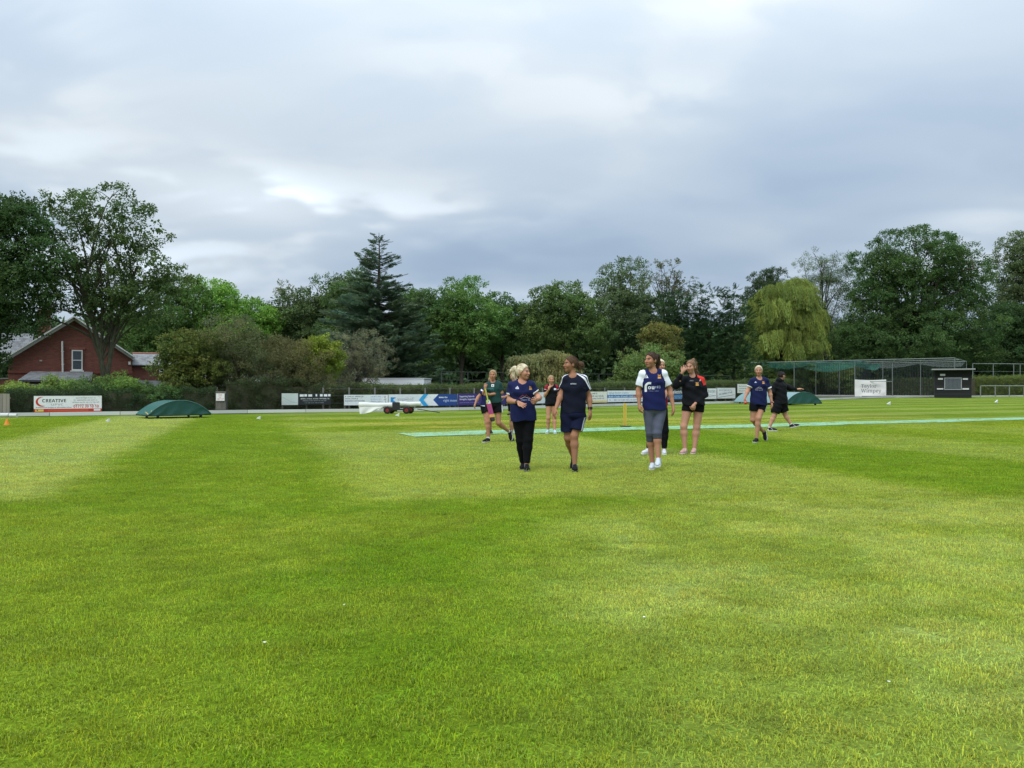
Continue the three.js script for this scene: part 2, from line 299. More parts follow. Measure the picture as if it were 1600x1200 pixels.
function sashWindow(parent, x, y, z, w, h, panes, label) {  // frame proud of the wall, panes, dark room behind
  const win = part('window', [box(w - 0.06, h - 0.06, 0.02, x, y, z - 0.012)], INSIDE, parent, label);
  const f = 0.07;
  part('frame', [box(w, f, 0.08, x, y + h / 2 - f / 2, z + 0.045), box(w, f, 0.08, x, y - h / 2 + f / 2, z + 0.045), box(f, h - 2 * f, 0.08, x - w / 2 + f / 2, y, z + 0.045), box(f, h - 2 * f, 0.08, x + w / 2 - f / 2, y, z + 0.045)], WHITE, win);
  const ph = (h - 2 * f) / panes.rows, pw = (w - 2 * f) / panes.cols;
  for (let i = 0; i < panes.rows; i++) for (let j = 0; j < panes.cols; j++) part('pane', box(pw - 0.03, ph - 0.03, 0.008, x - w / 2 + f + pw * (j + 0.5), y - h / 2 + f + ph * (i + 0.5), z + 0.04), GLASS, win);
  for (let i = 1; i < panes.rows; i++) part('glazing_bar', box(w - 2 * f, 0.05, 0.06, x, y - h / 2 + f + ph * i, z + 0.046), WHITE, win);
  for (let j = 1; j < panes.cols; j++) part('glazing_bar', box(0.035, h - 2 * f, 0.055, x - w / 2 + f + pw * j, y, z + 0.046), WHITE, win);
  part('sill', box(w + 0.16, 0.07, 0.14, x, y - h / 2 - 0.04, z + 0.065), WHITE, win);
  return win;
}
{
  const D = 46, hx = (px) => X(px, D), hy = (py) => Y(py, D), cx = hx(112), x = (px) => hx(px) - cx;
  const h = thing('brick_house', 'red brick house with white gable boards and slate roofs behind the sycamore', 'house', [cx, 0.03, -D], 0.46); h.scale.x = 0.88;
  const RED = brick(0.235, 0.090, 0.066), xl = x(17), xr = x(208), ye = hy(556), ya = hy(497), depth = 7.5, xa = x(116);
  const slope = (ya - ye) / (xr - xa), yl = ya - slope * (xa - xl);
  // gable wall as a thick prism
  const shp = new THREE.Shape([new THREE.Vector2(xl, -0.05), new THREE.Vector2(xr, -0.05), new THREE.Vector2(xr, ye - 0.12), new THREE.Vector2(xa, ya - 0.14), new THREE.Vector2(xl, yl - 0.12)]);
  part('wall', uvMetres(new THREE.ExtrudeGeometry(shp, { depth, bevelEnabled: false }).translate(0, 0, -depth), 1.8, 1.73), RED, h);
  part('brick_band', box(xr - xl + 0.06, 0.16, 0.05, (xl + xr) / 2, hy(582), 0.026), brick(0.25, 0.085, 0.06), h);
  // roof planes
  const SL = slate(0.20, 0.21, 0.22);
  for (const s of [-1, 1]) {
    const xe = s < 0 ? xl - 0.35 : xr + 0.15, y1 = ya - slope * Math.abs(xe - xa) + 0.04, len = Math.hypot(xe - xa, ya + 0.05 - y1), ang = Math.atan2(y1 - ya - 0.05, xe - xa);
    const roof = part('roof', uvMetres(new THREE.BoxGeometry(len, 0.09, depth + 0.3), 2.6, 2.6).rotateZ(s < 0 ? ang - Math.PI : ang).translate((xe + xa) / 2, (y1 + ya + 0.05) / 2, -depth / 2 + 0.12), SL, h);
    const bw = 0.15; // white gable boards, two steps
    part('gable_board', box(len, bw, 0.05, 0, 0, 0, 0, 0, s < 0 ? ang - Math.PI : ang).translate((xe + xa) / 2, (y1 + ya + 0.05) / 2 - 0.13, 0.10), WHITE, roof);
    part('gable_board', box(len, 0.07, 0.08, 0, 0, 0, 0, 0, s < 0 ? ang - Math.PI : ang).translate((xe + xa) / 2, (y1 + ya + 0.05) / 2 - 0.0, 0.30), WHITE, roof);
  }
  // chimneys
  { const c = part('chimney', uvMetres(box(0.72, 1.6, 0.62, -1.77, 4.92, -2), 1.8, 1.73), RED, h); part('chimney_cap', [box(0.86, 0.13, 0.76, -1.77, 5.78, -2), box(0.78, 0.09, 0.68, -1.77, 5.89, -2)], brick(0.21, 0.08, 0.06), c); part('chimney_pot', new THREE.CylinderGeometry(0.10, 0.13, 0.32, 14).translate(-1.77, 6.09, -2), mat(0.26, 0.12, 0.08, 0.9), c); }
  // windows, drainpipe, boxes
  sashWindow(h, x(120.5), (hy(547) + hy(580)) / 2, 0.004, hx(129) - hx(112), hy(547) - hy(579), { rows: 2, cols: 1 }, 'tall white sash window in the gable');
  part('lintel', box(0.95, 0.12, 0.05, x(120.5), hy(545), 0.024), brick(0.34, 0.13, 0.09), h);
  part('drainpipe', [rod(V(x(98.5), hy(586), 0.10), V(x(97.5), hy(536), 0.10), 0.055, 0.055, 10), box(0.16, 0.05, 0.09, x(98), hy(550), 0.05), box(0.16, 0.05, 0.09, x(98.3), hy(570), 0.05), rod(V(x(97.5), hy(536), 0.10), V(x(97.5), hy(535), -0.05), 0.055, 0.055, 10)], WHITE, h);
  part('alarm_box', box(0.15, 0.19, 0.07, x(204), hy(567), 0.036), WHITE, h);
  part('bird_vent', box(0.14, 0.08, 0.03, x(65), hy(565), 0.016), mat(0.45, 0.42, 0.38), h);
  // lean-to in front of the gable
  const lx0 = x(36), lx1 = x(145), lt = hy(583), dp = 1.3, lb = Y(597, D - dp);
  const lean = part('lean_to', uvMetres(box(lx1 - lx0 - 0.3, lb, dp - 0.02, (lx0 + lx1) / 2, lb / 2 - 0.02, dp / 2 + 0.002), 1.8, 1.73), RED, h);
  const run = Math.hypot(dp + 0.3, lt - lb), la = Math.atan2(lt - lb, dp + 0.3);
  const lr = new THREE.Shape([new THREE.Vector2(lx0, 0), new THREE.Vector2(lx1, 0), new THREE.Vector2(lx1, run), new THREE.Vector2(lx0 + 0.55, run)]);
  part('lean_to_roof', uvMetres(new THREE.ExtrudeGeometry(lr, { depth: 0.06, bevelEnabled: false }), 2.6, 2.6).rotateX(la - Math.PI / 2).rotateX(0).translate(0, lb + 0.02, dp + 0.28), slate(0.22, 0.235, 0.24), lean);
  part('gutter', rod(V(lx0, lb - 0.02, dp + 0.33), V(lx0 + 2.9, lb - 0.02, dp + 0.33), 0.05), mat(0.02, 0.02, 0.02, 0.5), lean);
  sashWindow(lean, x(54), lb - 0.42, dp + 0.004, 0.85, 0.55, { rows: 1, cols: 1 }, 'small window under the lean-to roof');
  // extension to the right, roof ridge along the field
  const ex1 = x(300), ey = hy(570), er = hy(551), ed = 3.6;
  const ext = part('extension', uvMetres(box(ex1 - xr - 0.02, ey, ed, (ex1 + xr) / 2 + 0.01, ey / 2 - 0.02, -ed / 2 - 0.3), 1.8, 1.73), RED, h);
  const es = Math.hypot(er - ey, ed / 2), ea = Math.atan2(er - ey, ed / 2);
  part('extension_roof', uvMetres(new THREE.BoxGeometry(ex1 - xr - 0.04, 0.07, es + 0.2), 2.6, 2.6).rotateX(ea).translate((ex1 + xr) / 2 + 0.02, (er + ey) / 2 + 0.03, -0.3 - ed / 4 + 0.08), slate(0.25, 0.255, 0.25), ext);
  part('ridge_tiles', rod(V(xr + 0.02, er + 0.06, -0.3 - ed / 2 + 0.05), V(ex1, er + 0.06, -0.3 - ed / 2 + 0.05), 0.09), mat(0.24, 0.10, 0.07, 0.9), ext);
  part('gutter', rod(V(xr + 0.02, ey - 0.03, -0.13), V(ex1, ey - 0.03, -0.13), 0.055), mat(0.03, 0.03, 0.03, 0.5), ext);
  sashWindow(ext, x(261.5), hy(580), -0.296, 0.60, 0.42, { rows: 2, cols: 2 }, 'small four pane window of the extension');
  const fb = part('flower_box', box(0.62, 0.14, 0.18, x(261.5), hy(588), -0.17), mat(0.05, 0.035, 0.025), ext);
  part('plinth', box(ex1 - xr, 0.5, 0.3, (ex1 + xr) / 2 + 0.1, hy(599) - 0.1, 0.0), mat(0.30, 0.31, 0.32, 0.9), ext);
  const r = rng(66), fl = [];
  for (let i = 0; i < 26; i++) fl.push(new THREE.IcosahedronGeometry(0.035 + 0.02 * r(), 0).translate(x(261.5) + (r() - 0.5) * 0.6, hy(585) + (r() - 0.5) * 0.1, -0.12 + (r() - 0.5) * 0.15));
  const pl = part('flowers', fl, mat(0.62, 0.55, 0.42, 0.8), ext); pl.userData.kind = 'stuff';
  // wing on the left: slate roof and low wall
  part('side_wing', uvMetres(box(2.6, 1.75, 3, xl - 1.32, 0.84, -2), 1.8, 1.73), RED, h);
  part('side_roof', uvMetres(new THREE.BoxGeometry(1.9, 0.07, 1.8), 2.6, 2.6).rotateX(0.8).translate(xl + 0.0, hy(535), -3.6), slate(0.24, 0.245, 0.25), h);
  part('wall_coping', box(2.6, 0.08, 3.05, xl - 1.32, 1.76, -2), mat(0.25, 0.25, 0.24), h);
}
// white outbuildings seen over the hedges
function outbuilding(label, px0, px1, py0, py1, d, deep) {
  const x0 = X(px0, d), x1 = X(px1, d), y1 = Y(py0, d), y0 = Y(py1, d), w = x1 - x0, b = thing('outbuilding', label, 'outbuilding', [(x0 + x1) / 2, 0.03, -d]);
  part('wall', box(w - 0.3, y0, deep - 0.3, 0, y0 / 2, -deep / 2), mat(0.55, 0.55, 0.53, 0.8), b);
  const n = Math.round(w / 1.1);
  for (let i = 0; i < n; i++) part('fascia_panel', box(w / n - 0.012, y1 - y0, 0.05, -w / 2 + w / n * (i + 0.5), (y0 + y1) / 2, 0.03), mat(0.74 - 0.03 * (i % 2), 0.74, 0.75, 0.6), b);
  part('roof', [box(w, y1 - y0 - 0.04, deep, 0, (y0 + y1) / 2 - 0.02, -deep / 2), box(w + 0.1, 0.05, deep + 0.16, 0, y1 + 0.02, -deep / 2)], mat(0.62, 0.62, 0.62, 0.7), b);
}
outbuilding('long white flat-roofed building showing above the hedge by the cedar', 556, 663, 592.5, 602, 48.5, 4);
outbuilding('pale building half hidden behind the olive thicket', 318, 408, 586, 600, 50, 4);

// ---------------------------------------------------------------- sponsor boards on the boundary fence
const plain = (r, g, b) => mat(r, g, b, 0.6);
function spot(px0, px1, off) { const d0 = edge(px0) + off, d1 = edge(px1) + off, a = V(X(px0, d0), 0, -d0), b = V(X(px1, d1), 0, -d1); return { a, b, d: (d0 + d1) / 2, c: a.clone().lerp(b, 0.5), w: a.distanceTo(b), turn: Math.atan2(-(b.z - a.z), b.x - a.x) }; }
const txt = (c, s, x, y, size, fill, o = {}) => { c.save(); c.font = `${o.style ?? 'bold'} ${size}px ${o.font ?? 'sans-serif'}`; c.fillStyle = fill; c.textAlign = o.align ?? 'left'; c.textBaseline = 'middle'; c.translate(x, y); c.scale(o.sx ?? 1, 1); c.fillText(s, 0, 0); c.restore(); };
// a line of lettering too small to read in the photograph: uneven strokes
function scrawl(c, x, y, w, h, col, seed, style) { const r = rng(seed * 131 + 7); c.fillStyle = col; for (let q = x; q < x + w;) { const word = h * (1.6 + 3.5 * r()); for (let e = Math.min(x + w, q + word); q < e; q += h * 0.52) { const hh = h * (0.55 + 0.45 * r()); c.fillRect(q, y + h / 2 - hh, h * 0.14, hh); if (r() < 0.7) c.fillRect(q, y + h / 2 - hh * (r() < 0.5 ? 1 : 0.55), h * 0.36, h * 0.13); if (r() < 0.5) c.fillRect(q + h * 0.25, y + h / 2 - hh * 0.8, h * 0.12, hh * 0.8); } q += h * 0.45; } }
function board(name, label, px0, px1, py0, py1, draw, o = {}) {
  const s = o.flat ? (() => { const d = o.d, a = V(X(px0, d), 0, -d), b = V(X(px1, d), 0, -d); return { a, b, d, c: a.clone().lerp(b, 0.5), w: a.distanceTo(b), turn: 0 }; })() : spot(px0, px1, o.off ?? 0.45);
  const y1 = Y(py0, s.d), y0 = Y(py1, s.d), h = y1 - y0, g = thing(name, label, o.category ?? 'sign', [s.c.x, 0.03, s.c.z], s.turn, o.group ?? 'sponsor boards along the boundary');
  const W = o.res ?? 768, Hh = Math.max(64, Math.round(W * h / s.w)), tex = canvasTexture(W, Hh, (c) => { draw(c, W, Hh); const r = rng(W + px0); for (let i = 0; i < 60; i++) { c.fillStyle = `rgba(60,60,50,${0.03 + 0.05 * r()})`; c.beginPath(); c.ellipse(r() * W, r() * Hh, 3 + r() * W * 0.04, 1 + r() * Hh * 0.05, r() * 3, 0, 7); c.fill(); } });
  tex.anisotropy = 4;
  const face = new THREE.MeshStandardMaterial({ map: tex, roughness: 0.5 }), rim = o.rim ?? plain(0.45, 0.45, 0.44);
  // a sheet that is not quite flat, on a thin backing
  const pg = new THREE.PlaneGeometry(s.w, h, 24, 4), p = pg.attributes.position, wav = o.wave ?? 0.006;
  for (let i = 0; i < p.count; i++) p.setZ(i, 0.022 + wav * (noise2(p.getX(i) * 2.2 + px0, p.getY(i) * 3) + 0.25) * 2);
  pg.computeVertexNormals();
  part('panel', box(s.w, h, 0.02, 0, (y0 + y1) / 2 - 0.03, 0), rim, g);
  part('print', pg.translate(0, (y0 + y1) / 2 - 0.03, 0), face, g);
  const n = o.posts ?? 3;
  for (let i = 0; i < n; i++) part('post', box(0.07, y1 - 0.04, 0.06, n > 1 ? -s.w / 2 * 0.96 + s.w * 0.96 * i / (n - 1) : 0, (y1 - 0.04) / 2, -0.045), o.postMat ?? plain(0.09, 0.08, 0.06), g);
  return g;
}
const grey = plain(0.16, 0.15, 0.13);
board('sponsor_board', 'white sponsor board reading CREATIVE UPVC with red strip below', 53, 159, 618.5, 643.5, (c, w, h) => {
  c.fillStyle = '#eceae6'; c.fillRect(0, 0, w, h); c.fillStyle = '#c4391d'; c.fillRect(0, h * 0.80, w, h * 0.2); c.fillStyle = '#d8562f'; c.fillRect(w * 0.2, h * 0.84, w * 0.6, h * 0.11); c.fillStyle = '#e8cf5a'; c.fillRect(w * 0.02, h * 0.83, w * 0.12, h * 0.13); c.fillStyle = '#222'; c.fillRect(w * 0.04, h * 0.85, w * 0.02, h * 0.06);
  c.fillStyle = '#e8e2dc'; c.fillRect(w * .88, h * .82, w * .1, h * .13);
  c.fillStyle = '#c62a1c'; c.beginPath(); c.ellipse(w * 0.115, h * 0.36, w * 0.088, h * 0.30, 0, 0, 7); c.fill(); c.fillStyle = '#eceae6'; c.beginPath(); c.ellipse(w * 0.145, h * 0.34, w * 0.088, h * 0.27, 0, 0, 7); c.fill();
  txt(c, 'CREATIVE', w * 0.115, h * 0.30, h * 0.27, '#15171c', { sx: 1.06 }); txt(c, 'UPVC', w * 0.24, h * 0.54, h * 0.17, '#8a8a8c', { sx: 1.7, style: '' }); txt(c, 'Professional Quality at affordable Prices', w * 0.03, h * 0.72, h * 0.085, '#44464a', { sx: 1.15 });
  [0.30, 0.36, 0.40, 0.32].forEach((l, i) => scrawl(c, w * (0.76 - l / 2), h * (0.13 + 0.135 * i), w * l, h * 0.07, '#55575c', i + 20)); txt(c, '01772 39 10 10', w * 0.765, h * 0.66, h * 0.25, '#c2331f', { align: 'center', sx: 0.82 });
  c.strokeStyle = '#7d1a10'; c.lineWidth = 1;
}, { posts: 4, off: 0.3 });
board('sponsor_board', 'banner half blank white, half black with white lettering', 440, 517, 614.5, 632.5, (c, w, h) => {
  c.fillStyle = '#1d2126'; c.fillRect(0, 0, w, h); c.fillStyle = '#c8cfcb'; c.fillRect(0, 0, w * 0.325, h); c.strokeStyle = '#9aa39f'; c.lineWidth = 4; c.beginPath(); c.moveTo(0, h * 0.3); c.lineTo(w * 0.2, h * 0.75); c.lineTo(w * 0.32, h * 0.85); c.stroke();
  c.fillStyle = '#e6e6e4'; [[0.36, .1], [0.45, .07], [0.53, .1], [0.68, .04], [0.77, .07], [0.85, .09], [0.94, .06]].forEach(([x, s]) => { c.fillRect(w * x, h * (0.06 + s * .3), w * s * 0.8, h * 0.2); }); scrawl(c, w * 0.38, h * 0.46, w * 0.58, h * 0.12, '#e8e8e8', 30); scrawl(c, w * 0.42, h * 0.64, w * 0.48, h * 0.09, '#b8bcc0', 31); scrawl(c, w * 0.46, h * 0.82, w * 0.4, h * 0.09, '#a8acb0', 32);
}, { wave: 0.02 });
board('sponsor_board', 'white board of a building contractor with dark lettering', 537.5, 606, 616.8, 633, (c, w, h) => {
  c.fillStyle = '#e4e6e8'; c.fillRect(0, 0, w, h); ['N. LOVE & S. GREEN LTD', 'INSTALLATION &', 'BUILDING CONTRACTORS'].forEach((s, i) => txt(c, s, w * 0.02, h * (0.17 + 0.21 * i), h * 0.155, '#33363c')); scrawl(c, w * 0.60, h * 0.18, w * 0.26, h * 0.13, '#5b8fc4', 40); scrawl(c, w * 0.60, h * 0.42, w * 0.24, h * 0.10, '#5b8fc4', 41); scrawl(c, w * 0.60, h * 0.63, w * 0.27, h * 0.11, '#4a7fb6', 42); c.strokeStyle = '#3c4046'; c.lineWidth = 5; c.beginPath(); c.arc(w * 0.93, h * 0.2, h * 0.07, 0, 7); c.moveTo(w * 0.93, h * 0.28); c.lineTo(w * 0.935, h * 0.6); c.lineTo(w * 0.96, h * 0.85); c.moveTo(w * 0.90, h * 0.5); c.lineTo(w * 0.97, h * 0.4); c.stroke();
}, { posts: 3, postMat: grey });
board('sponsor_board', 'white and blue board with chevron reading kingswood make the right move', 606.8, 714, 616, 634, (c, w, h) => {
  c.fillStyle = '#e3e6e9'; c.fillRect(0, 0, w, h); c.fillStyle = '#1f4f9c'; c.beginPath(); c.moveTo(w * 0.62, h * 0.5); c.lineTo(w * 0.72, 0); c.lineTo(w, 0); c.lineTo(w, h); c.lineTo(w * 0.72, h); c.fill(); c.fillStyle = '#1a3f86'; c.fillRect(w * 0.69, 0, w, h); c.fillStyle = '#1f4489'; c.fillRect(w * .7, 0, w * .3, h);
  c.fillStyle = '#2fa3dc'; c.beginPath(); c.moveTo(w * 0.43, h * 0.5); c.lineTo(w * 0.50, 0); c.lineTo(w * 0.57, 0); c.lineTo(w * 0.50, h * 0.5); c.lineTo(w * 0.57, h); c.lineTo(w * 0.50, h); c.fill(); c.fillStyle = '#eef0f2'; c.beginPath(); c.moveTo(w * 0.52, h * 0.5); c.lineTo(w * 0.60, 0); c.lineTo(w * 0.72, 0); c.lineTo(w * 0.64, h * 0.5); c.lineTo(w * 0.72, h); c.lineTo(w * 0.60, h); c.fill(); c.fillStyle = '#2590d0'; c.fillRect(w * 0.03, h * 0.25, w * 0.07, h * 0.42); c.fillStyle = '#e3e6e9'; c.beginPath(); c.moveTo(w * 0.10, h * 0.3); c.lineTo(w * 0.06, h * 0.47); c.lineTo(w * 0.10, h * 0.64); c.fill();
  txt(c, 'kingswood', w * 0.125, h * 0.42, h * 0.30, '#8a9096', { style: '' }); txt(c, 'Make the', w * 0.725, h * 0.28, h * 0.18, '#ffffff'); txt(c, 'right move', w * 0.79, h * 0.57, h * 0.27, '#dbe6f4', { style: '' });
}, { posts: 4, postMat: grey });
board('sponsor_board', 'purple board with white lettering left of the woman in green', 715, 790, 614.8, 632.5, (c, w, h) => {
  c.fillStyle = '#3b2a78'; c.fillRect(0, 0, w, h); c.fillStyle = '#2c2468'; c.fillRect(w * 0.5, 0, w * 0.5, h); txt(c, 'Supporting Talent &', w * 0.03, h * 0.24, h * 0.19, '#f0eef6'); txt(c, 'Strengths, Supporting', w * 0.03, h * 0.48, h * 0.19, '#f0eef6'); scrawl(c, w * 0.03, h * 0.76, w * 0.4, h * 0.1, '#a99cd0', 44);
}, { posts: 3, postMat: grey });
board('sponsor_board', 'pale board with blue lettering behind the front two women', 792, 870, 613, 630.5, (c, w, h) => { c.fillStyle = '#dde2e4'; c.fillRect(0, 0, w, h); scrawl(c, w * 0.06, h * 0.22, w * 0.5, h * 0.17, '#34547c', 50); scrawl(c, w * 0.5, h * 0.46, w * 0.4, h * 0.14, '#4a8a86', 51); scrawl(c, w * 0.06, h * 0.78, w * 0.5, h * 0.13, '#55606a', 52); }, { postMat: grey });
board('sponsor_board', 'cream board reading LEARN TO with yellow base', 874, 948, 612, 629.5, (c, w, h) => { c.fillStyle = '#e8e6da'; c.fillRect(0, 0, w, h); c.fillStyle = '#e2d08a'; c.fillRect(0, h * 0.82, w, h * 0.18); c.fillStyle = '#33363a'; c.fillRect(w * 0.52, h * 0.2, w * 0.06, h * 0.36); txt(c, 'LEARN TO', w * 0.66, h * 0.17, h * 0.16, '#3a3c40'); scrawl(c, w * 0.66, h * 0.39, w * 0.26, h * 0.14, '#3a3c40', 60); scrawl(c, w * 0.66, h * 0.61, w * 0.28, h * 0.14, '#3a3c40', 61); scrawl(c, w * 0.05, h * 0.3, w * 0.4, h * 0.17, '#505458', 62); scrawl(c, w * 0.05, h * 0.6, w * 0.36, h * 0.13, '#606468', 63); scrawl(c, w * 0.3, h * 0.905, w * 0.4, h * 0.1, '#7a6420', 64); }, { postMat: grey });
board('sponsor_board', 'white board with blue and red stripe reading Signage Banners Graphics', 948.6, 1030, 610.2, 627.5, (c, w, h) => { c.fillStyle = '#e8eaec'; c.fillRect(0, 0, w, h); txt(c, 'Signage Banners Graphics', w * 0.02, h * 0.2, h * 0.23, '#5f87b2', { style: '' }); const gr = c.createLinearGradient(0, 0, w, 0); gr.addColorStop(0, '#2f6fb0'); gr.addColorStop(0.45, '#3a70a8'); gr.addColorStop(0.55, '#c03038'); gr.addColorStop(1, '#b82c34'); c.fillStyle = gr; c.fillRect(0, h * 0.37, w, h * 0.27); scrawl(c, w * 0.02, h * 0.51, w * 0.9, h * 0.19, '#f2f2f2', 70); txt(c, 'Tel', w * 0.03, h * 0.82, h * 0.16, '#6a7078', { style: '' }); scrawl(c, w * 0.12, h * 0.82, w * 0.7, h * 0.13, '#6a7078', 71); }, { postMat: grey });
board('sponsor_board', 'dark blue and black board ending in the letters ectric', 1030.6, 1068, 608, 626, (c, w, h) => { c.fillStyle = '#191c22'; c.fillRect(0, 0, w, h); c.fillStyle = '#2b5f92'; c.fillRect(0, h * 0.46, w, h * 0.42); txt(c, 'electric', w * 0.95, h * 0.26, h * 0.40, '#f0f0f0', { align: 'right' }); scrawl(c, w * 0.35, h * 0.6, w * 0.6, h * 0.11, '#bcd4ea', 80); scrawl(c, w * 0.45, h * 0.76, w * 0.5, h * 0.11, '#bcd4ea', 81); }, { postMat: grey, res: 384 });
board('sponsor_board', 'white board ending in USTERS right of the woman in black and red', 1069, 1119, 607, 623.5, (c, w, h) => { c.fillStyle = '#e4e4e0'; c.fillRect(0, 0, w, h); txt(c, 'DUSTERS', w * 0.97, h * 0.28, h * 0.32, '#3e4246', { align: 'right', style: '', sx: .95 }); c.strokeStyle = '#8a8e90'; c.lineWidth = 3; c.beginPath(); c.moveTo(w * 0.62, h * 0.75); c.lineTo(w * 0.8, h * 0.62); c.lineTo(w * 0.97, h * 0.72); c.moveTo(w * 0.7, h * 0.82); c.lineTo(w * 0.97, h * 0.68); c.stroke(); }, { postMat: grey, res: 384 });
board('sponsor_board', 'white board with slanting script next to the black framed notice', 1120, 1148, 606, 622.5, (c, w, h) => { c.fillStyle = '#dcdcd8'; c.fillRect(0, 0, w, h); scrawl(c, w * 0.1, h * 0.2, w * 0.7, h * 0.13, '#606468', 85); c.save(); c.translate(w * 0.1, h * 0.6); c.rotate(-0.1); scrawl(c, 0, 0, w * 0.75, h * 0.17, '#4a4e52', 86); c.restore(); c.strokeStyle = '#7a7e80'; c.lineWidth = 4; c.beginPath(); c.moveTo(w * 0.05, h * 0.9); c.lineTo(w * 0.95, h * 0.66); c.stroke(); }, { postMat: grey, res: 256, wave: 0.02 });
board('notice_board', 'white notice in a black frame left of the practice nets', 1150.5, 1168, 600, 614, (c, w, h) => { c.fillStyle = '#e2e0d8'; c.fillRect(0, 0, w, h); c.fillStyle = '#15171a'; c.fillRect(0, 0, w * 0.06, h); [0, 1, 2].forEach((i) => scrawl(c, w * (0.2 + 0.04 * (i % 2)), h * (0.24 + 0.26 * i), w * (0.66 - 0.08 * (i % 2)), h * 0.14, '#55585c', 90 + i)); }, { rim: plain(0.02, 0.02, 0.02), res: 256, posts: 2, postMat: plain(0.02, 0.02, 0.02) });
// wire fence that carries the boards
{
  const p0 = edge(520) + 0.7, f = thing('boundary_fence', 'grey post and wire fence carrying the sponsor boards', 'fence', [X(760, edge(760)), 0.03, -edge(760)]), o = f.position, r = rng(31);
  const cols = []; for (let px = 505, d; px < 1160;) { cols.push(px); d = edge(px); px += 1.32 * F / d * 1.0; }
  const P = cols.map((px) => { const d = edge(px) + 0.75; return V(X(px, d) - o.x, 0, -d - o.z); });
  P.forEach((p) => part('post', box(0.075, 1.22 + 0.06 * r(), 0.075, p.x, 0.6, p.z), plain(0.17, 0.165, 0.15), f));
  for (const y of [1.16, 0.8, 0.42]) part('wire', tube(P.map((p) => p.clone().setY(y)), P.map(() => 0.006), 4), plain(0.12, 0.12, 0.11), f);
}
// tall wire fence behind the long hedge
{
  const f = thing('tall_wire_fence', 'thin dark wire fence rising behind the trimmed hedge', 'fence', [X(880, 62), 0.03, -62]), o = f.position, P = [];
  for (let i = 0; i <= 11; i++) { const px = 690 + i * 41, d = edge(px) + 12; P.push(V(X(px, d) - o.x, 0, -d - o.z)); }
  const m = plain(0.05, 0.055, 0.05); P.forEach((p) => part('post', rod(V(p.x, 0, p.z), V(p.x, 2.35, p.z), 0.035), m, f));
  for (const y of [2.33, 1.75]) part('rail', tube(P.map((p) => p.clone().setY(y)), P.map(() => 0.02), 5), m, f);
}
// plank gate with a red lettered notice
{
  const d = edge(345) + 0.35, g = thing('plank_gate', 'narrow weathered plank gate between hedges left of the banner', 'gate', [X(345, d), 0.03, -d], 0.1), h = Y(612, d), w = 0.48;
  const ms = [plain(0.14, 0.125, 0.10), plain(0.16, 0.145, 0.115), plain(0.12, 0.11, 0.09)];
  for (let i = 0; i < 4; i++) part('plank', box(w / 4 - 0.006, h - 0.02 * (i % 2), 0.025, -w / 2 + w / 4 * (i + 0.5), h / 2, 0), ms[i % 3], g);
  part('rail', box(w, 0.07, 0.03, 0, h - 0.12, 0.03), ms[0], g); part('rail', box(w, 0.07, 0.03, 0, 0.2, 0.03), ms[0], g); part('post', box(0.07, h + 0.05, 0.07, w / 2 + 0.045, h / 2, 0), plain(0.03, 0.03, 0.028), g);
  const n = thing('gate_notice', 'white notice with red lettering fixed on the plank gate', 'sign', [X(345, d) , 0.03 + Y(621.5, d), -d + 0.06], 0.1);
  part('panel', box(0.40, 0.36, 0.012), plain(0.6, 0.6, 0.58), n);
  part('print', new THREE.PlaneGeometry(0.395, 0.355).translate(0, 0, 0.009), new THREE.MeshStandardMaterial({ roughness: 0.5, map: canvasTexture(256, 230, (c, W, H) => { c.fillStyle = '#ece8e4'; c.fillRect(0, 0, W, H); [0.5, 0.44, 0.3, 0.8, 0.66].forEach((l, i) => scrawl(c, W * (0.5 - l / 2), H * (0.14 + 0.18 * i), W * l, 30, '#b8303a', 95 + i)); }) }), n);
}
// plank fence at the left edge
{
  const d = edge(8) + 0.3, x0 = X(-60, d), x1 = X(15.5, d), f = thing('plank_fence', 'grey upright plank fence at the far left of the field', 'fence', [x1, 0.03, -d]), h = Y(616, d), n = 14, w = (x1 - x0) / n, r = rng(8);
  const ms = [plain(0.24, 0.22, 0.17), plain(0.27, 0.245, 0.19), plain(0.21, 0.19, 0.15)];
  for (let i = 0; i < n; i++) part('plank', box(w - 0.014, h + (r() - 0.5) * 0.03, 0.022, -w * (i + 0.5), h / 2, r() * 0.01), ms[i % 3], f);
  part('rail', box(x1 - x0, 0.08, 0.04, -(x1 - x0) / 2, h * 0.8, -0.035), ms[2], f); part('rail', box(x1 - x0, 0.08, 0.04, -(x1 - x0) / 2, h * 0.25, -0.035), ms[2], f);
}
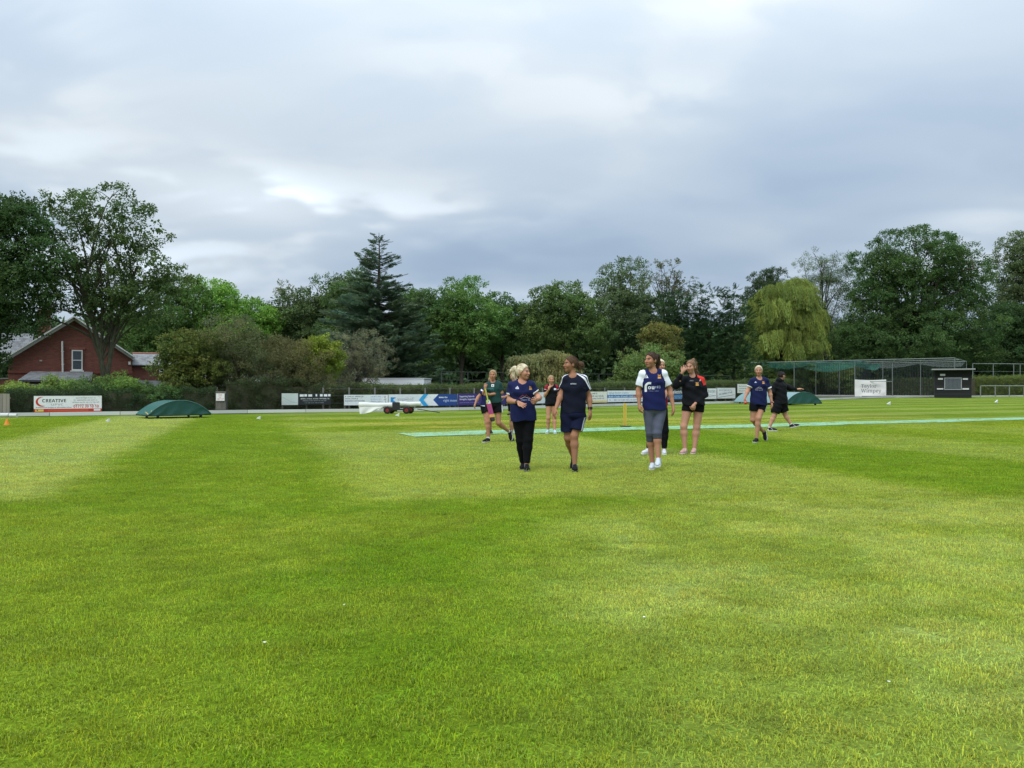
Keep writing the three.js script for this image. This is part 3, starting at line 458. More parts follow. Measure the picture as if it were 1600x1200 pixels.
// ---------------------------------------------------------------- practice nets, score hut, railings on the right
{
  const A = V(34.7, 0, -115.5), B = V(55.0, 0, -96.2), away = V(0.62, 0, -0.78).multiplyScalar(9), H = 4.88;
  const c = thing('practice_nets', 'long steel cricket net cage with green netting draped over it', 'practice net', [44.5, 0.03, -105]), o = c.position, steel = mat(0.20, 0.23, 0.21, 0.5, { metalness: 0.3 });
  const pt = (t, k, y) => V(A.x + (B.x - A.x) * t + away.x * k - o.x, y, A.z + (B.z - A.z) * t + away.z * k - o.z);
  const fr = [0, 0.27, 0.57, 1];
  for (const t of fr) part('post', rod(pt(t, 0, 0), pt(t, 0, H), 0.055), steel, c);
  for (const t of [0.12, 0.33, 0.45, 0.66, 0.83]) part('post', rod(pt(t, 0.5, 0), pt(t, 0.5, H - 0.1), 0.045), steel, c);
  for (const t of [0, 0.2, 0.4, 0.6, 0.8, 1]) part('post', rod(pt(t, 1, 0), pt(t, 1, H - 0.2), 0.045), steel, c);
  part('rail', rod(pt(0, 0, H), pt(1, 0, H), 0.05), steel, c); part('rail', rod(pt(0, 1, H - 0.2), pt(1, 1, H - 0.2), 0.045), steel, c); part('rail', rod(pt(0, 0.5, H - 0.1), pt(1, 0.5, H - 0.1), 0.045), steel, c);
  for (const t of [0, 0.27, 0.57, 1]) part('cross_rail', rod(pt(t, 0, H), pt(t, 1, H - 0.2), 0.045), steel, c);
  part('gate_frame', [rod(pt(0.6, 0, 2.0), pt(0.74, 0, 2.0), 0.04), rod(pt(0.74, 0, 0), pt(0.74, 0, 4.4), 0.05)], steel, c);
  const mesh = (share) => dataTexture(64, 64, (i, j) => { const v = i % 16 < 16 * share || j % 16 < 16 * share ? 1 : 0; return [v, v, v]; });
  const net = (r, g, b, share, rep) => { const a = mesh(share); a.repeat.set(rep, rep); return new THREE.MeshStandardMaterial({ color: C(r, g, b), roughness: 0.9, alphaMap: a, transparent: true, side: THREE.DoubleSide }); };
  const sheet = (f, nu, nv) => { const g = new THREE.BufferGeometry(), pos = [], uv = [], idx = []; for (let j = 0; j <= nv; j++) for (let i = 0; i <= nu; i++) { const p = f(i / nu, j / nv); pos.push(p.x, p.y, p.z); uv.push(i / nu * 20, j / nv * 10); if (i && j) { const q = j * (nu + 1) + i; idx.push(q - nu - 2, q - nu - 1, q - 1, q - 1, q - nu - 1, q); } } g.setAttribute('position', new THREE.Float32BufferAttribute(pos, 3)); g.setAttribute('uv', new THREE.Float32BufferAttribute(uv, 2)); g.setIndex(idx); g.computeVertexNormals(); return g; };
  const sag = (t, k) => 0.55 * Math.sin(k * Math.PI) + 0.75 * Math.abs(Math.sin(t * Math.PI * 3.6 + 0.3)) * (0.15 + 0.85 * Math.sin(k * Math.PI));
  part('roof_net', sheet((u, v) => pt(u * 0.62, v, H - 0.03 - 0.2 * v - sag(u * 0.62, v)), 40, 12), net(0.035, 0.17, 0.125, 0.17, 1), c, 'green netting sagging over the cage');
  part('roof_net', sheet((u, v) => pt(0.625 + u * 0.37, v, H - 0.03 - 0.2 * v - sag(0.62 + u * 0.37, v) * 0.7), 24, 12), net(0.14, 0.17, 0.15, 0.11, 1), c, 'greyish netting over the far bays');
  part('hanging_net', sheet((u, v) => pt(0.1 + u * 0.52, -0.01 + 0.02 * Math.sin(u * 40), H - 0.02 - v * (0.45 + 0.55 * Math.abs(Math.sin(u * 6.5)))), 60, 5), net(0.035, 0.18, 0.13, 0.15, 1), c, 'green netting gathered along the front rail');
  part('back_net', sheet((u, v) => pt(u, 0.99, v * (H - 0.2)), 20, 4), net(0.02, 0.03, 0.026, 0.2, 1), c);
  part('divider_net', sheet((u, v) => pt(0.57, u, v * (H - 0.2)), 10, 4), net(0.02, 0.03, 0.026, 0.2, 1), c); part('divider_net', sheet((u, v) => pt(0.27, u, v * (H - 0.2)), 10, 4), net(0.03, 0.05, 0.04, 0.1, 1), c);
  const slab = new THREE.Shape([[-0.02, -0.06], [1.0, -0.06], [1.0, 1.02], [-0.02, 1.02]].map(([t, k]) => { const p = pt(t, k, 0); return new THREE.Vector2(p.x + o.x, -(p.z + o.z)); }));
  structure('concrete_pad', new THREE.ExtrudeGeometry(slab, { depth: 0.1, bevelEnabled: false }).rotateX(-Math.PI / 2).translate(0, 0.035, 0), mat(0.28, 0.27, 0.25, 0.95));
  // banner tied to the cage
  const q = pt(0.585, -0.012, 0).add(o), dq = -q.z, w = 3.85, hb = 2.25, y0 = Y(619.5, dq), turn = Math.atan2(-(B.z - A.z), B.x - A.x);
  const b = thing('cage_banner', 'white banner reading Taylor Wimpey tied to the practice nets', 'banner', [X(1360, dq - 1), 0.03, -(dq - 1.0)], turn * 0.35);
  const bg = new THREE.PlaneGeometry(w, hb, 26, 12), bp = bg.attributes.position; for (let i = 0; i < bp.count; i++) { const u = bp.getX(i) / w, v = bp.getY(i) / hb; bp.setZ(i, 0.10 * (noise2(u * 5 + 3, v * 4) - 0.5)); bp.setY(i, bp.getY(i) + (v > 0 ? -0.08 * Math.sin((u + 0.5) * Math.PI) * v * 2 : -0.04 * noise2(u * 7, 2)) + (u > 0.42 && v < -0.4 ? 0.12 : 0)); } bg.computeVertexNormals();
  part('sheet', bg.translate(0, y0 + hb / 2, 0), new THREE.MeshStandardMaterial({ roughness: 0.7, side: THREE.DoubleSide, map: canvasTexture(512, 296, (x, W, Hh) => { x.fillStyle = '#e6e4dc'; x.fillRect(0, 0, W, Hh); txt(x, 'Taylor', W * 0.20, Hh * 0.38, 82, '#4a4d50', { font: 'serif', style: '' }); txt(x, 'Wimpey', W * 0.20, Hh * 0.66, 82, '#4a4d50', { font: 'serif', style: '' }); }) }), b);
}
{
  const d = 92, s = d / F, w = 57 * s, h = Y(579, d), g = thing('score_hut', 'black boarded score hut with flat pale edged roof and white plates', 'hut', [X(1489, d), 0.03, -d], -0.46), ms = [mat(0.011, 0.012, 0.013, 0.85), mat(0.015, 0.016, 0.017, 0.85), mat(0.009, 0.010, 0.011, 0.85)]; g.scale.x = 0.88;
  part('wall', box(w - 0.08, h - 0.12, 2.6, 0, h / 2 - 0.05, -1.35), ms[0], g);
  const n = 11; for (let i = 0; i < n; i++) part('board', box(w, h / n - 0.02, 0.045, 0, h / n * (i + 0.5), 0.0, 0, -0.04), ms[i % 3], g);
  const roof = part('roof', box(w + 0.75, 0.14, 3.6, 0, h + 0.09, -1.1, 0, 0.03), mat(0.04, 0.04, 0.04, 0.8), g); part('roof_edge', box(w + 0.78, 0.15, 0.06, 0, h + 0.12, 0.74), mat(0.30, 0.31, 0.30, 0.7), roof);
  const wy = (Y(591, d) + Y(609, d)) / 2, wh = 18 * s, ww = 27 * s, win = part('window', box(ww - 0.1, wh - 0.1, 0.03, 0, wy, 0.05), INSIDE, g);
  part('frame', [box(ww, 0.09, 0.06, 0, wy + wh / 2, 0.075), box(ww, 0.09, 0.06, 0, wy - wh / 2, 0.075), box(0.09, wh - 0.09, 0.06, -ww / 2 + 0.045, wy, 0.075), box(0.09, wh - 0.09, 0.06, ww / 2 - 0.045, wy, 0.075)], mat(0.33, 0.34, 0.35, 0.5), win);
  for (let i = 0; i < 4; i++) part('pane', box(ww / 4 - 0.06, wh - 0.14, 0.01, (i - 1.5) * ww / 4.3, wy, 0.085), new THREE.MeshPhysicalMaterial({ color: C(0.5, 0.55, 0.6), roughness: 0.08, transmission: 0.85, thickness: 0 }), win);
  for (const [px, py, pw, ph] of [[1473, 586, 8, 3], [1469.5, 592.3, 7.5, 2.6], [1508, 592.6, 8, 2.6], [1469, 608, 10, 2], [1508.5, 608, 10, 2.4]]) part('number_plate', box(pw * s, ph * s, 0.03, X(px, d) - X(1489, d), Y(py, d), 0.06), mat(0.6, 0.6, 0.6, 0.6), g);
}
{
  const g = thing('railing', 'pale metal railing along the field right of the score hut', 'railing', [X(1570, 101), 0.03, -101]), o = g.position, m = mat(0.22, 0.24, 0.22, 0.6), P = [1532, 1555, 1577, 1600, 1624].map((px, i) => { const d = 99.5 + i * 0.9; return V(X(px, d) - o.x, 0, -d - o.z); });
  P.forEach((p) => part('post', rod(V(p.x, 0, p.z), V(p.x, 1.42, p.z), 0.06), m, g)); part('rail', tube(P.map((p) => p.clone().setY(1.42)), P.map(() => 0.055), 8), m, g);
  const k = thing('high_fence', 'tall pale wire fence behind the right hedge', 'fence', [X(1590, 116), 0.03, -116]), q = k.position, Q = [1520, 1552, 1584, 1594, 1630].map((px, i) => { const d = 115 + i * 0.6; return V(X(px, d) - q.x, 0, -d - q.z); });
  Q.forEach((p) => part('post', rod(V(p.x, 0, p.z), V(p.x, 4.75, p.z), 0.05), m, k)); part('rail', tube(Q.map((p) => p.clone().setY(4.75)), Q.map(() => 0.045), 6), m, k); part('wire', tube(Q.map((p) => p.clone().setY(3.6)), Q.map(() => 0.015), 5), m, k);
}
// ---------------------------------------------------------------- leaves, trees, hedges
function leafCluster(seed, n, make) {                   // many small leaf faces in a unit cluster; make(rnd) -> { p, dir, len, wid }
  const r = rng(seed), pos = [], nor = [], idx = [];
  for (let i = 0; i < n; i++) {
    const { p, dir, len, wid, face } = make(r, i);
    const d = dir.clone().normalize(), side = V().crossVectors(d, face).normalize(), up = V().crossVectors(side, d).normalize(), o = pos.length / 3;
    const pts = [p, p.clone().addScaledVector(d, len * 0.5).addScaledVector(side, wid / 2), p.clone().addScaledVector(d, len).addScaledVector(up, -len * 0.16), p.clone().addScaledVector(d, len * 0.5).addScaledVector(side, -wid / 2)];
    for (const q of pts) pos.push(q.x, q.y, q.z);
    idx.push(o, o + 1, o + 2, o, o + 2, o + 3);
  }
  const g = new THREE.BufferGeometry(); g.setAttribute('position', new THREE.Float32BufferAttribute(pos, 3)); g.setIndex(idx);
  const flat = g.toNonIndexed(); flat.computeVertexNormals(); return flat;
}
const unit = (r) => { const z = r() * 2 - 1, a = r() * 6.283, q = Math.sqrt(1 - z * z); return V(q * Math.cos(a), z, q * Math.sin(a)); };
const LEAF = {
  broad: [1, 2, 3].map((s) => leafCluster(s, 30, (r) => { const u = unit(r), p = u.clone().multiplyScalar(0.35 + 0.6 * r()); p.y *= 0.7; return { p, dir: u.clone().multiplyScalar(0.6).add(unit(r)).add(V(0, -0.25, 0)), len: 0.34 + 0.22 * r(), wid: 0.24 + 0.12 * r(), face: V(0, 1, 0).add(unit(r).multiplyScalar(0.7)) }; })),
  fine: [11, 12].map((s) => leafCluster(s, 56, (r) => { const u = unit(r), p = u.clone().multiplyScalar(0.25 + 0.75 * r()); return { p, dir: unit(r).add(V(0, 0.15, 0)), len: 0.20 + 0.16 * r(), wid: 0.10 + 0.06 * r(), face: V(0, 1, 0).add(unit(r).multiplyScalar(0.9)) }; })),
  spray: [21, 22].map((s) => leafCluster(s, 44, (r) => { const t = r(), p = V(-0.6 + 1.5 * t, 0.25 * t * t - 0.18 * r(), (r() - 0.5) * 0.9 * (1 - 0.6 * t)); return { p, dir: V(1, 0.1 + 0.4 * r() - .2, (r() - 0.5) * 1.6), len: 0.30 + 0.2 * r(), wid: 0.075 + 0.05 * r(), face: V(0, 1, 0).add(unit(r).multiplyScalar(0.5)) }; })),
  strand: [31, 32, 33].map((s) => leafCluster(s, 60, (r, i) => { const k = i % 4, t = r(), ox = (k - 1.5) * 0.09 + Math.sin(t * 4 + k * 2 + s) * 0.05, oz = Math.cos(k * 2.4 + s) * 0.12; return { p: V(ox + 0.16 * (1 - t) * (1 - t) * Math.cos(k), -t, oz), dir: V((r() - 0.5) * 0.7, -1, (r() - 0.5) * 0.7), len: 0.12 + 0.05 * r(), wid: 0.030 + 0.02 * r(), face: V(1, 0.4, 1).add(unit(r)) }; })),
};
const leafMats = {};
const leafMat = (through = 0.3) => leafMats[through] ??= new THREE.MeshPhysicalMaterial({ color: C(1, 1, 1), roughness: 0.85, transmission: through, thickness: 0, side: THREE.DoubleSide, specularIntensity: 0.25 });
const barkTex = dataTexture(128, 256, (i, j) => { const v = 0.55 + 0.75 * (fbm(i / 5, j / 26, 4, 9) - 0.3); return [v, v, v]; });
const bark = (r, g, b) => mat(r, g, b, 0.95, { map: barkTex, bumpMap: barkTex, bumpScale: 0.03 });
const barkMats = { brown: bark(0.11, 0.085, 0.06), grey: bark(0.16, 0.145, 0.12), green: bark(0.12, 0.115, 0.065) };
function foliage(name, kind, list, parent, through) {   // list of [position, scale vec, quaternion, colour]; split over the variants of the cluster
  const variants = LEAF[kind], M = new THREE.Matrix4();
  variants.forEach((g, v) => {
    const mine = list.filter((_, i) => i % variants.length === v);
    if (!mine.length) return;
    const m = shade(new THREE.InstancedMesh(g, leafMat(through), mine.length));
    mine.forEach(([p, s, q, c], i) => { M.compose(p, q, s); m.setMatrixAt(i, M); m.setColorAt(i, c); });
    m.name = name; m.userData.kind = 'stuff'; parent.add(m);
  });
}
const LEAF_GAIN = 2.6;
const tint = (r, col, vary = 0.28, warm = 0.12) => { const v = 1 + (r() - 0.5) * 2 * vary, w = (r() - 0.5) * 2 * warm; return C(col[0] * v * (1 + w), col[1] * v, col[2] * v * (1 - w)); };
const lush = (c) => c.map((x) => x * LEAF_GAIN);
const quat = (r, tilt = 0.6) => new THREE.Quaternion().setFromEuler(new THREE.Euler((r() - 0.5) * tilt * 2, r() * 6.283, (r() - 0.5) * tilt * 2));
function outward(u, r) { const q = new THREE.Quaternion().setFromUnitVectors(V(1, 0, 0), u.clone().normalize()); return q.multiply(new THREE.Quaternion().setFromAxisAngle(V(1, 0, 0), (r() - 0.5) * 1.2)); }

// A tree: main masses given where they stand in view (photo column, row, half width, half height), at distance d.
// Each mass carries smaller boughs, each bough carries leaf clusters; limbs run from the trunk to the boughs.
let treeSeed = 100;
function tree(o) {
  const { name, label, d, masses, kind = 'broad', bough = 1.2, leaf = 0.55, dense = 1, fill = 0.35, base, trunk = 0.22, barkKind = 'brown', limbs = 14, through = 0.42, group, category = 'tree', vary = 0.30, warm = 0.07, boughKeep = 1, shellOnly = false, lowest = 0.02, forks } = o;
  const color = lush(o.color), r = rng(o.seed ?? treeSeed++), s = d / F, bx = X(base ?? masses[0][0], d);
  const root = thing(name, label, category, [bx, 0.03, -d], 0, group), leaves = [], ends = [];
  let top = 0;
  for (const [cx, cy, rx, ry, dz = 0, dm = 1] of masses) {
    const c = V(X(cx, d) - bx, Y(cy, d), dz), R = V(rx * s, ry * s, Math.max(1.0, Math.min(rx, 1.3 * ry) * s * 0.85)), mean = Math.cbrt(R.x * R.y * R.z);
    top = Math.max(top, c.y);
    const br = Math.min(bough, mean * 0.55), area = 4 * Math.PI * Math.pow((Math.pow(R.x * R.y, 1.6) + Math.pow(R.x * R.z, 1.6) + Math.pow(R.y * R.z, 1.6)) / 3, 1 / 1.6);
    const n = Math.max(5, Math.round(area / (Math.PI * br * br) * 1.05 * boughKeep)), turn = r() * 6.28;
    for (let i = 0; i < n; i++) {
      const y = 1 - 2 * (i + 0.5) / n, a = turn + i * 2.39996 + (r() - 0.5) * 0.7, q = Math.sqrt(1 - y * y), u = V(q * Math.cos(a), y, q * Math.sin(a));
      if (u.z < -0.45 && r() < 0.55) continue;
      const k = 0.70 + 0.36 * Math.pow(r(), 1.3), bc = V(c.x + u.x * R.x * k, c.y + u.y * R.y * k, c.z + u.z * R.z * k), rad = br * (0.55 + 0.75 * r());
      if (bc.y < lowest + 0.3) continue;
      ends.push(bc);
      const m = Math.round(9.5 * dense * dm * (rad / leaf) ** 2 * 0.42), tone = tint(r, color, vary * 0.6, warm);
      for (let j = 0; j < m; j++) {
        const w = unit(r).addScaledVector(u, 0.45).add(V(0, 0.28, 0)).normalize(), rr = rad * (0.62 + 0.5 * Math.sqrt(r())), p = V(bc.x + w.x * rr * 1.15, bc.y + w.y * rr * 0.72, bc.z + w.z * rr * 1.1), sc = leaf * (0.5 + 0.9 * r() * r() + 0.15 * r());
        if (p.y < lowest) continue;
        leaves.push([p, V(sc, sc * (kind === 'spray' ? 1 : 0.9), sc), kind === 'spray' ? outward(V(w.x, 0.12 + 0.35 * w.y, w.z), r) : quat(r), tint(r, [tone.r, tone.g, tone.b], vary * 0.6, warm * 0.5)]);
      }
    }
    const inner = Math.round(fill * dm * area / (leaf * leaf) * 0.35);
    for (let i = 0; i < inner; i++) { const u = unit(r), k = 0.15 + 0.65 * Math.cbrt(r()), p = V(c.x + u.x * R.x * k, c.y + u.y * R.y * k, c.z + u.z * R.z * k); if (p.y < lowest) continue; const sc = leaf * (1 + 0.9 * r()); leaves.push([p, V(sc, sc, sc), quat(r), tint(r, color, vary, warm)]); }
  }
  // trunk and limbs
  const wood = [], mid = masses.reduce((a, m) => a + Y(m[1], d), 0) / masses.length, th = Math.max(1.2, Math.min(mid, o.trunkTop ?? mid));
  const crook = (p) => p + (r() - 0.5) * 0.25;
  const stems = forks ?? [[V(crook(0), th, crook(0)), trunk]];
  for (const [tip, rad] of stems) {
    const P = [], Rr = [];
    for (let i = 0; i <= 7; i++) { const t = i / 7; P.push(V(tip.x * t * t + Math.sin(t * 5 + rad * 40) * 0.06, tip.y * t - (i ? 0 : 0.05), tip.z * t * t)); Rr.push(rad * (1 - 0.55 * t) * (1 + 0.5 * Math.exp(-t * 14))); }
    wood.push(tube(P, Rr, 9));
  }
  const chosen = ends.slice().sort(() => r() - 0.5).slice(0, limbs);
  for (const e of chosen) {
    const [tip, rad] = stems[Math.floor(r() * stems.length)], t = clamp(0.35 + 0.6 * r() * clamp(e.y / th), 0.25, 0.97), from = V(tip.x * t * t, tip.y * t, tip.z * t * t);
    const far = from.distanceTo(e), bend = V((r() - 0.5) * 0.2 * far, 0.10 * far + 0.1 * far * r(), (r() - 0.5) * 0.2 * far), P = [], Rr = [];
    for (let i = 0; i <= 6; i++) { const q = i / 6; P.push(from.clone().lerp(e, q).addScaledVector(bend, Math.sin(q * Math.PI) * 0.9)); Rr.push(Math.max(0.012, rad * 0.42 * (1 - 0.85 * q))); }
    wood.push(tube(P, Rr, 6));
    for (let b = 0; b < 3; b++) { const q = 0.45 + 0.5 * r(), f = from.clone().lerp(e, q).addScaledVector(bend, Math.sin(q * Math.PI) * 0.9), tgt = f.clone().add(unit(r).add(V(0, 0.5, 0)).multiplyScalar(bough * 0.9)); wood.push(tube([f, f.clone().lerp(tgt, 0.5).add(V(0, 0.06, 0)), tgt], [rad * 0.13, rad * 0.09, 0.008], 5)); }
  }
  part('trunk', wood, barkMats[barkKind], root);
  foliage('crown', kind, leaves, root, through);
  return root;
}
// A conifer with level boughs: profile of half widths (photo pixels) against rows
function conifer(o) {
  const { name, label, d, base, topRow, profile, step = 0.42, trunk = 0.28, group, openTop = 0, seed = 7, bottom = 0.4 } = o;
  const color = lush(o.color), r = rng(seed), s = d / F, root = thing(name, label, 'tree', [X(base, d), 0.03, -d], 0, group), leaves = [], wood = [], H = Y(topRow, d);
  wood.push(tube([V(0, -0.05, 0), V(0.05, H * 0.3, 0), V(-0.05, H * 0.6, 0), V(0.04, H * 0.85, 0), V(0, H, 0)], [trunk, trunk * 0.75, trunk * 0.5, trunk * 0.2, 0.015], 8));
  const half = (y) => { const row = HORIZON - (y - EYE) / s; for (let i = 1; i < profile.length; i++) if (row <= profile[i][0]) { const [a, p] = profile[i - 1], [b, q] = profile[i]; return lerp(p, q, clamp((row - a) / (b - a))) * s; } return profile.at(-1)[1] * s; };
  for (let y1 = bottom; y1 < H - 0.35; y1 += step * (0.75 + 0.5 * r())) {
    const R = half(y1), open = smooth(H * (1 - openTop), H, y1), n = Math.max(3, Math.round(4 + R * 2.6 * (1 - 0.55 * open)));
    for (let i = 0; i < n; i++) {
      const a = r() * 6.283, y = y1 + (r() - 0.5) * 0.7, L = R * (0.5 + 0.62 * r()), u = V(Math.cos(a), 0, Math.sin(a));
      if (u.z < -0.5 && r() < 0.5) continue;
      const lift = (y / H > 0.75 ? 0.35 : 0.05) * L, sag = 0.16 * L * (1 - y / H), tip = V(u.x * L, y + lift - sag + 0.10 * L, u.z * L), P = [];
      for (let k = 0; k <= 4; k++) { const t = k / 4; P.push(V(u.x * L * t, lerp(y, tip.y, t) - sag * Math.sin(t * Math.PI), u.z * L * t)); }
      wood.push(tube(P, [0.05 * (1 - y / H) + 0.018, 0.03 * (1 - y / H) + 0.014, 0.012, 0.009, 0.005], 5));
      const m = Math.round((6 + L * 8.5) * (1 - 0.6 * open)), tone = tint(r, color, 0.18, 0.1);
      for (let j = 0; j < m; j++) { const t = 0.22 + 0.8 * Math.pow(r(), 0.75), k = Math.min(3, Math.floor(t * 4)), f = t * 4 - k, p = P[k].clone().lerp(P[Math.min(4, k + 1)], Math.min(1, f)), w = (1 - 0.5 * t) * 0.5; p.x += -u.z * (r() - 0.5) * w * L * 0.7; p.z += u.x * (r() - 0.5) * w * L * 0.7; p.y += (r() - 0.45) * 0.12; const sc = (0.22 + 0.26 * r()) * (1 - 0.4 * open); leaves.push([p, V(sc, sc * 0.8, sc), outward(V(u.x, 0.18 * (r() - 0.1), u.z).add(unit(r).multiplyScalar(0.35)), r), tint(r, [tone.r, tone.g, tone.b], 0.2, 0.06)]); }
    }
  }
  part('trunk', wood, barkMats.brown, root); foliage('crown', 'spray', leaves, root, 0.3);
  return root;
}
// A weeping tree: long strands hang from a dome of boughs
function weeping(o) {
  const { name, label, d, base, masses, long = [1.4, 2.8], n = 900, trunk = 0.25, seed = 17, floor = 0.5, group } = o;
  const color = lush(o.color), r = rng(seed), s = d / F, bx = X(base, d), root = thing(name, label, 'tree', [bx, 0.03, -d], 0, group), leaves = [], wood = [];
  const tufts = o.tufts ?? 16, share = o.share ?? 0.36;
  for (const [cx, cy, rx, ry, dz = 0, w = 1] of masses) {
    const c = V(X(cx, d) - bx, Y(cy, d), dz), R = V(rx * s, ry * s, rx * s * 0.85);
    for (let t = 0; t < tufts * w; t++) {
      const u = unit(r); if (u.y < -0.55) u.y *= -0.6; if (u.z < -0.5 && r() < 0.6) continue;
      const k = 0.62 + 0.4 * r(), tc = V(c.x + u.x * R.x * k, c.y + u.y * R.y * k, c.z + u.z * R.z * k), tr = share * Math.min(R.x, R.y) * (0.6 + 0.8 * r()), tone = tint(r, color, 0.22, 0.06), reachDown = lerp(long[0], long[1], r());
      for (let i = 0; i < n * 0.085; i++) {
        const v = unit(r); v.y = Math.abs(v.y); const p = V(tc.x + v.x * tr * 1.25, tc.y + v.y * tr * 0.75, tc.z + v.z * tr * 1.1), L = Math.min(reachDown * (0.45 + 0.75 * r()), p.y - floor * r());
        if (L < 0.3) continue;
        const out = v.clone().addScaledVector(u, 0.5), q = new THREE.Quaternion().setFromEuler(new THREE.Euler(out.z * -0.28 + (r() - 0.5) * 0.3, r() * 6.283, out.x * 0.3 + (r() - 0.5) * 0.25)), f = 1.1 + 0.8 * r();
        leaves.push([p, V(f, L, f), q, tint(r, [tone.r, tone.g, tone.b], 0.25, 0.08)]);
      }
    }
    for (let i = 0; i < 7; i++) { const u = unit(r), e = V(c.x + u.x * R.x * 0.75, c.y + Math.abs(u.y) * R.y * 0.8, c.z + u.z * R.z * 0.75), f = V(0, c.y * 0.45, 0); wood.push(tube([f, f.clone().lerp(e, 0.5).add(V(0, 0.5, 0)), e], [trunk * 0.4, trunk * 0.22, 0.02], 6)); }
  }
  const c0 = Y(masses[0][1], d);
  wood.push(tube([V(0, -0.05, 0), V(0.08, c0 * 0.3, 0), V(-0.05, c0 * 0.7, 0)], [trunk * 1.2, trunk, trunk * 0.7], 9));
  part('trunk', wood, barkMats.brown, root); foliage('crown', 'strand', leaves, root, 0.4);
  return root;
}
// A clipped hedge along the field: a dense body of twigs clothed with leaf clusters. Path in (photo column, distance), height per end
function hedge(o) {
  const { name = 'clipped_hedge', label, path, height, depth = 0.9, leaf = 0.17, dense = 1, ragged = 0.05, group, kind = 'fine', seed = 1 } = o;
  const color = lush(o.color), r = rng(seed + 500), pts = path.map(([px, d]) => V(X(px, d), 0, -d)), c = pts[0].clone().lerp(pts.at(-1), 0.5), root = thing(name, label, 'hedge', [c.x, 0.03, c.z], 0, group), body = [], leaves = [];
  for (let i = 1; i < pts.length; i++) {
    const a = pts[i - 1].clone().sub(c), b = pts[i].clone().sub(c), L = a.distanceTo(b), turn = Math.atan2(-(b.z - a.z), b.x - a.x), ux = (b.x - a.x) / L, uz = (b.z - a.z) / L, nx = -uz, nz = ux;
    const h0 = height[i - 1], h1 = height[i], hm = Math.min(h0, h1);
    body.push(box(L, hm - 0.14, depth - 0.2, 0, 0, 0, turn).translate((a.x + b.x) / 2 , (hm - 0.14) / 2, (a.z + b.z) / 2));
    const front = Math.round(L * Math.max(h0, h1) / (leaf * leaf) * 1.7 * dense), over = Math.round(L * depth / (leaf * leaf) * 1.0 * dense);
    for (let j = 0; j < front + over; j++) {
      const t = r(), hh = lerp(h0, h1, t) + (fbm(t * L * 1.3, i, 2, seed) - 0.5) * ragged * 4, top = j >= front, y = top ? hh - 0.04 + (r() - 0.3) * ragged : r() * hh, off = top ? (r() - 0.5) * depth : (depth / 2 - 0.05 + (r() - 0.5) * 0.24);
      // nx, nz points from the hedge towards the field
      const sgn = (nx * -(c.x) + nz * -(c.z)) > 0 ? 1 : -1;
      const p = V(a.x + ux * L * t + nx * sgn * off, y, a.z + uz * L * t + nz * sgn * off), sc = leaf * (0.75 + 0.6 * r());
      leaves.push([p, V(sc, sc, sc), quat(r), tint(r, color, 0.34, 0.12)]);
    }
  }
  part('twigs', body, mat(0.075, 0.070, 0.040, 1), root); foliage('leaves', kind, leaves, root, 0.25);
  return root;
}
// A shrub: rounded masses of leaf clusters down to the ground with a few stems
function shrub(o) { return tree({ bough: 0.5, leaf: 0.24, kind: 'broad', boughKeep: 0.75, trunk: 0.05, limbs: 10, fill: 0.6, dense: 0.9, name: 'shrub', category: 'shrub', lowest: 0.05, ...o }); }

const DARK = [0.030, 0.056, 0.016], MID = [0.052, 0.092, 0.022], BRIGHT = [0.085, 0.155, 0.025], OLIVE = [0.070, 0.078, 0.026], GREY = [0.070, 0.098, 0.045];
// ---------------------------------------------------------------- the trees round the field, from the left of the house to the right
tree({ name: 'broadleaf_tree', label: 'very dark broadleaf tree cut by the picture edge, left of the brick house', d: 39, base: -60, masses: [[-40, 370, 70, 60], [20, 405, 55, 75], [-30, 470, 75, 70], [8, 478, 34, 42], [-38, 555, 42, 40], [15, 355, 40, 40]], color: DARK, bough: 1.0, leaf: 0.34, fill: 0.22, dense: 0.8, boughKeep: 0.9, trunk: 0.3, limbs: 22 });
tree({ name: 'sycamore_tree', label: 'tall open sycamore with forked mossy trunk in front of the brick house', d: 41.5, base: 163, seed: 41, masses: [[95, 345, 46, 42], [165, 330, 52, 34], [212, 360, 40, 40], [140, 385, 52, 34, 0, 0.7], [190, 405, 48, 34, 0, .6], [85, 405, 48, 36, 0, .8], [240, 425, 40, 30], [265, 440, 22, 20], [60, 455, 46, 34], [130, 450, 55, 36, 0, .8], [205, 460, 44, 34, 0, .8], [235, 480, 32, 30], [62, 490, 36, 18, .8], [170, 488, 34, 18, 0, .7]], color: [0.042, 0.066, 0.019], bough: 0.95, leaf: 0.33, dense: 0.68, fill: 0.08, boughKeep: 0.78, trunk: 0.36, barkKind: 'green', limbs: 60, forks: [[V(-1.4, 7.4, 0.2), 0.165], [V(1.7, 7.8, -0.3), 0.15], [V(-0.3, 8.6, 0.1), 0.08]] });
tree({ name: 'broadleaf_tree', label: 'mid green tree rising behind the slate roof of the house', d: 62, base: 245, masses: [[235, 500, 48, 45], [285, 490, 40, 50], [215, 545, 45, 40], [270, 550, 45, 45]], color: MID, bough: 1.3, leaf: 0.42, limbs: 12 });
tree({ name: 'broadleaf_tree', label: 'bright green tree with a pointed shoot behind the olive thicket', d: 64, base: 340, masses: [[330, 490, 42, 38], [352, 462, 14, 16], [385, 500, 42, 28], [350, 540, 55, 45], [415, 512, 22, 30]], color: BRIGHT, bough: 1.2, leaf: 0.42, limbs: 12 });
tree({ name: 'broadleaf_tree', label: 'dark tree with loose top between bright green tree and conifer', d: 66, base: 480, masses: [[470, 495, 42, 36], [520, 462, 36, 28, 0, .6], [455, 530, 42, 40], [515, 515, 50, 45], [545, 455, 22, 22]], color: [0.042, 0.064, 0.02], bough: 1.2, leaf: 0.42, dense: .9, limbs: 20 });
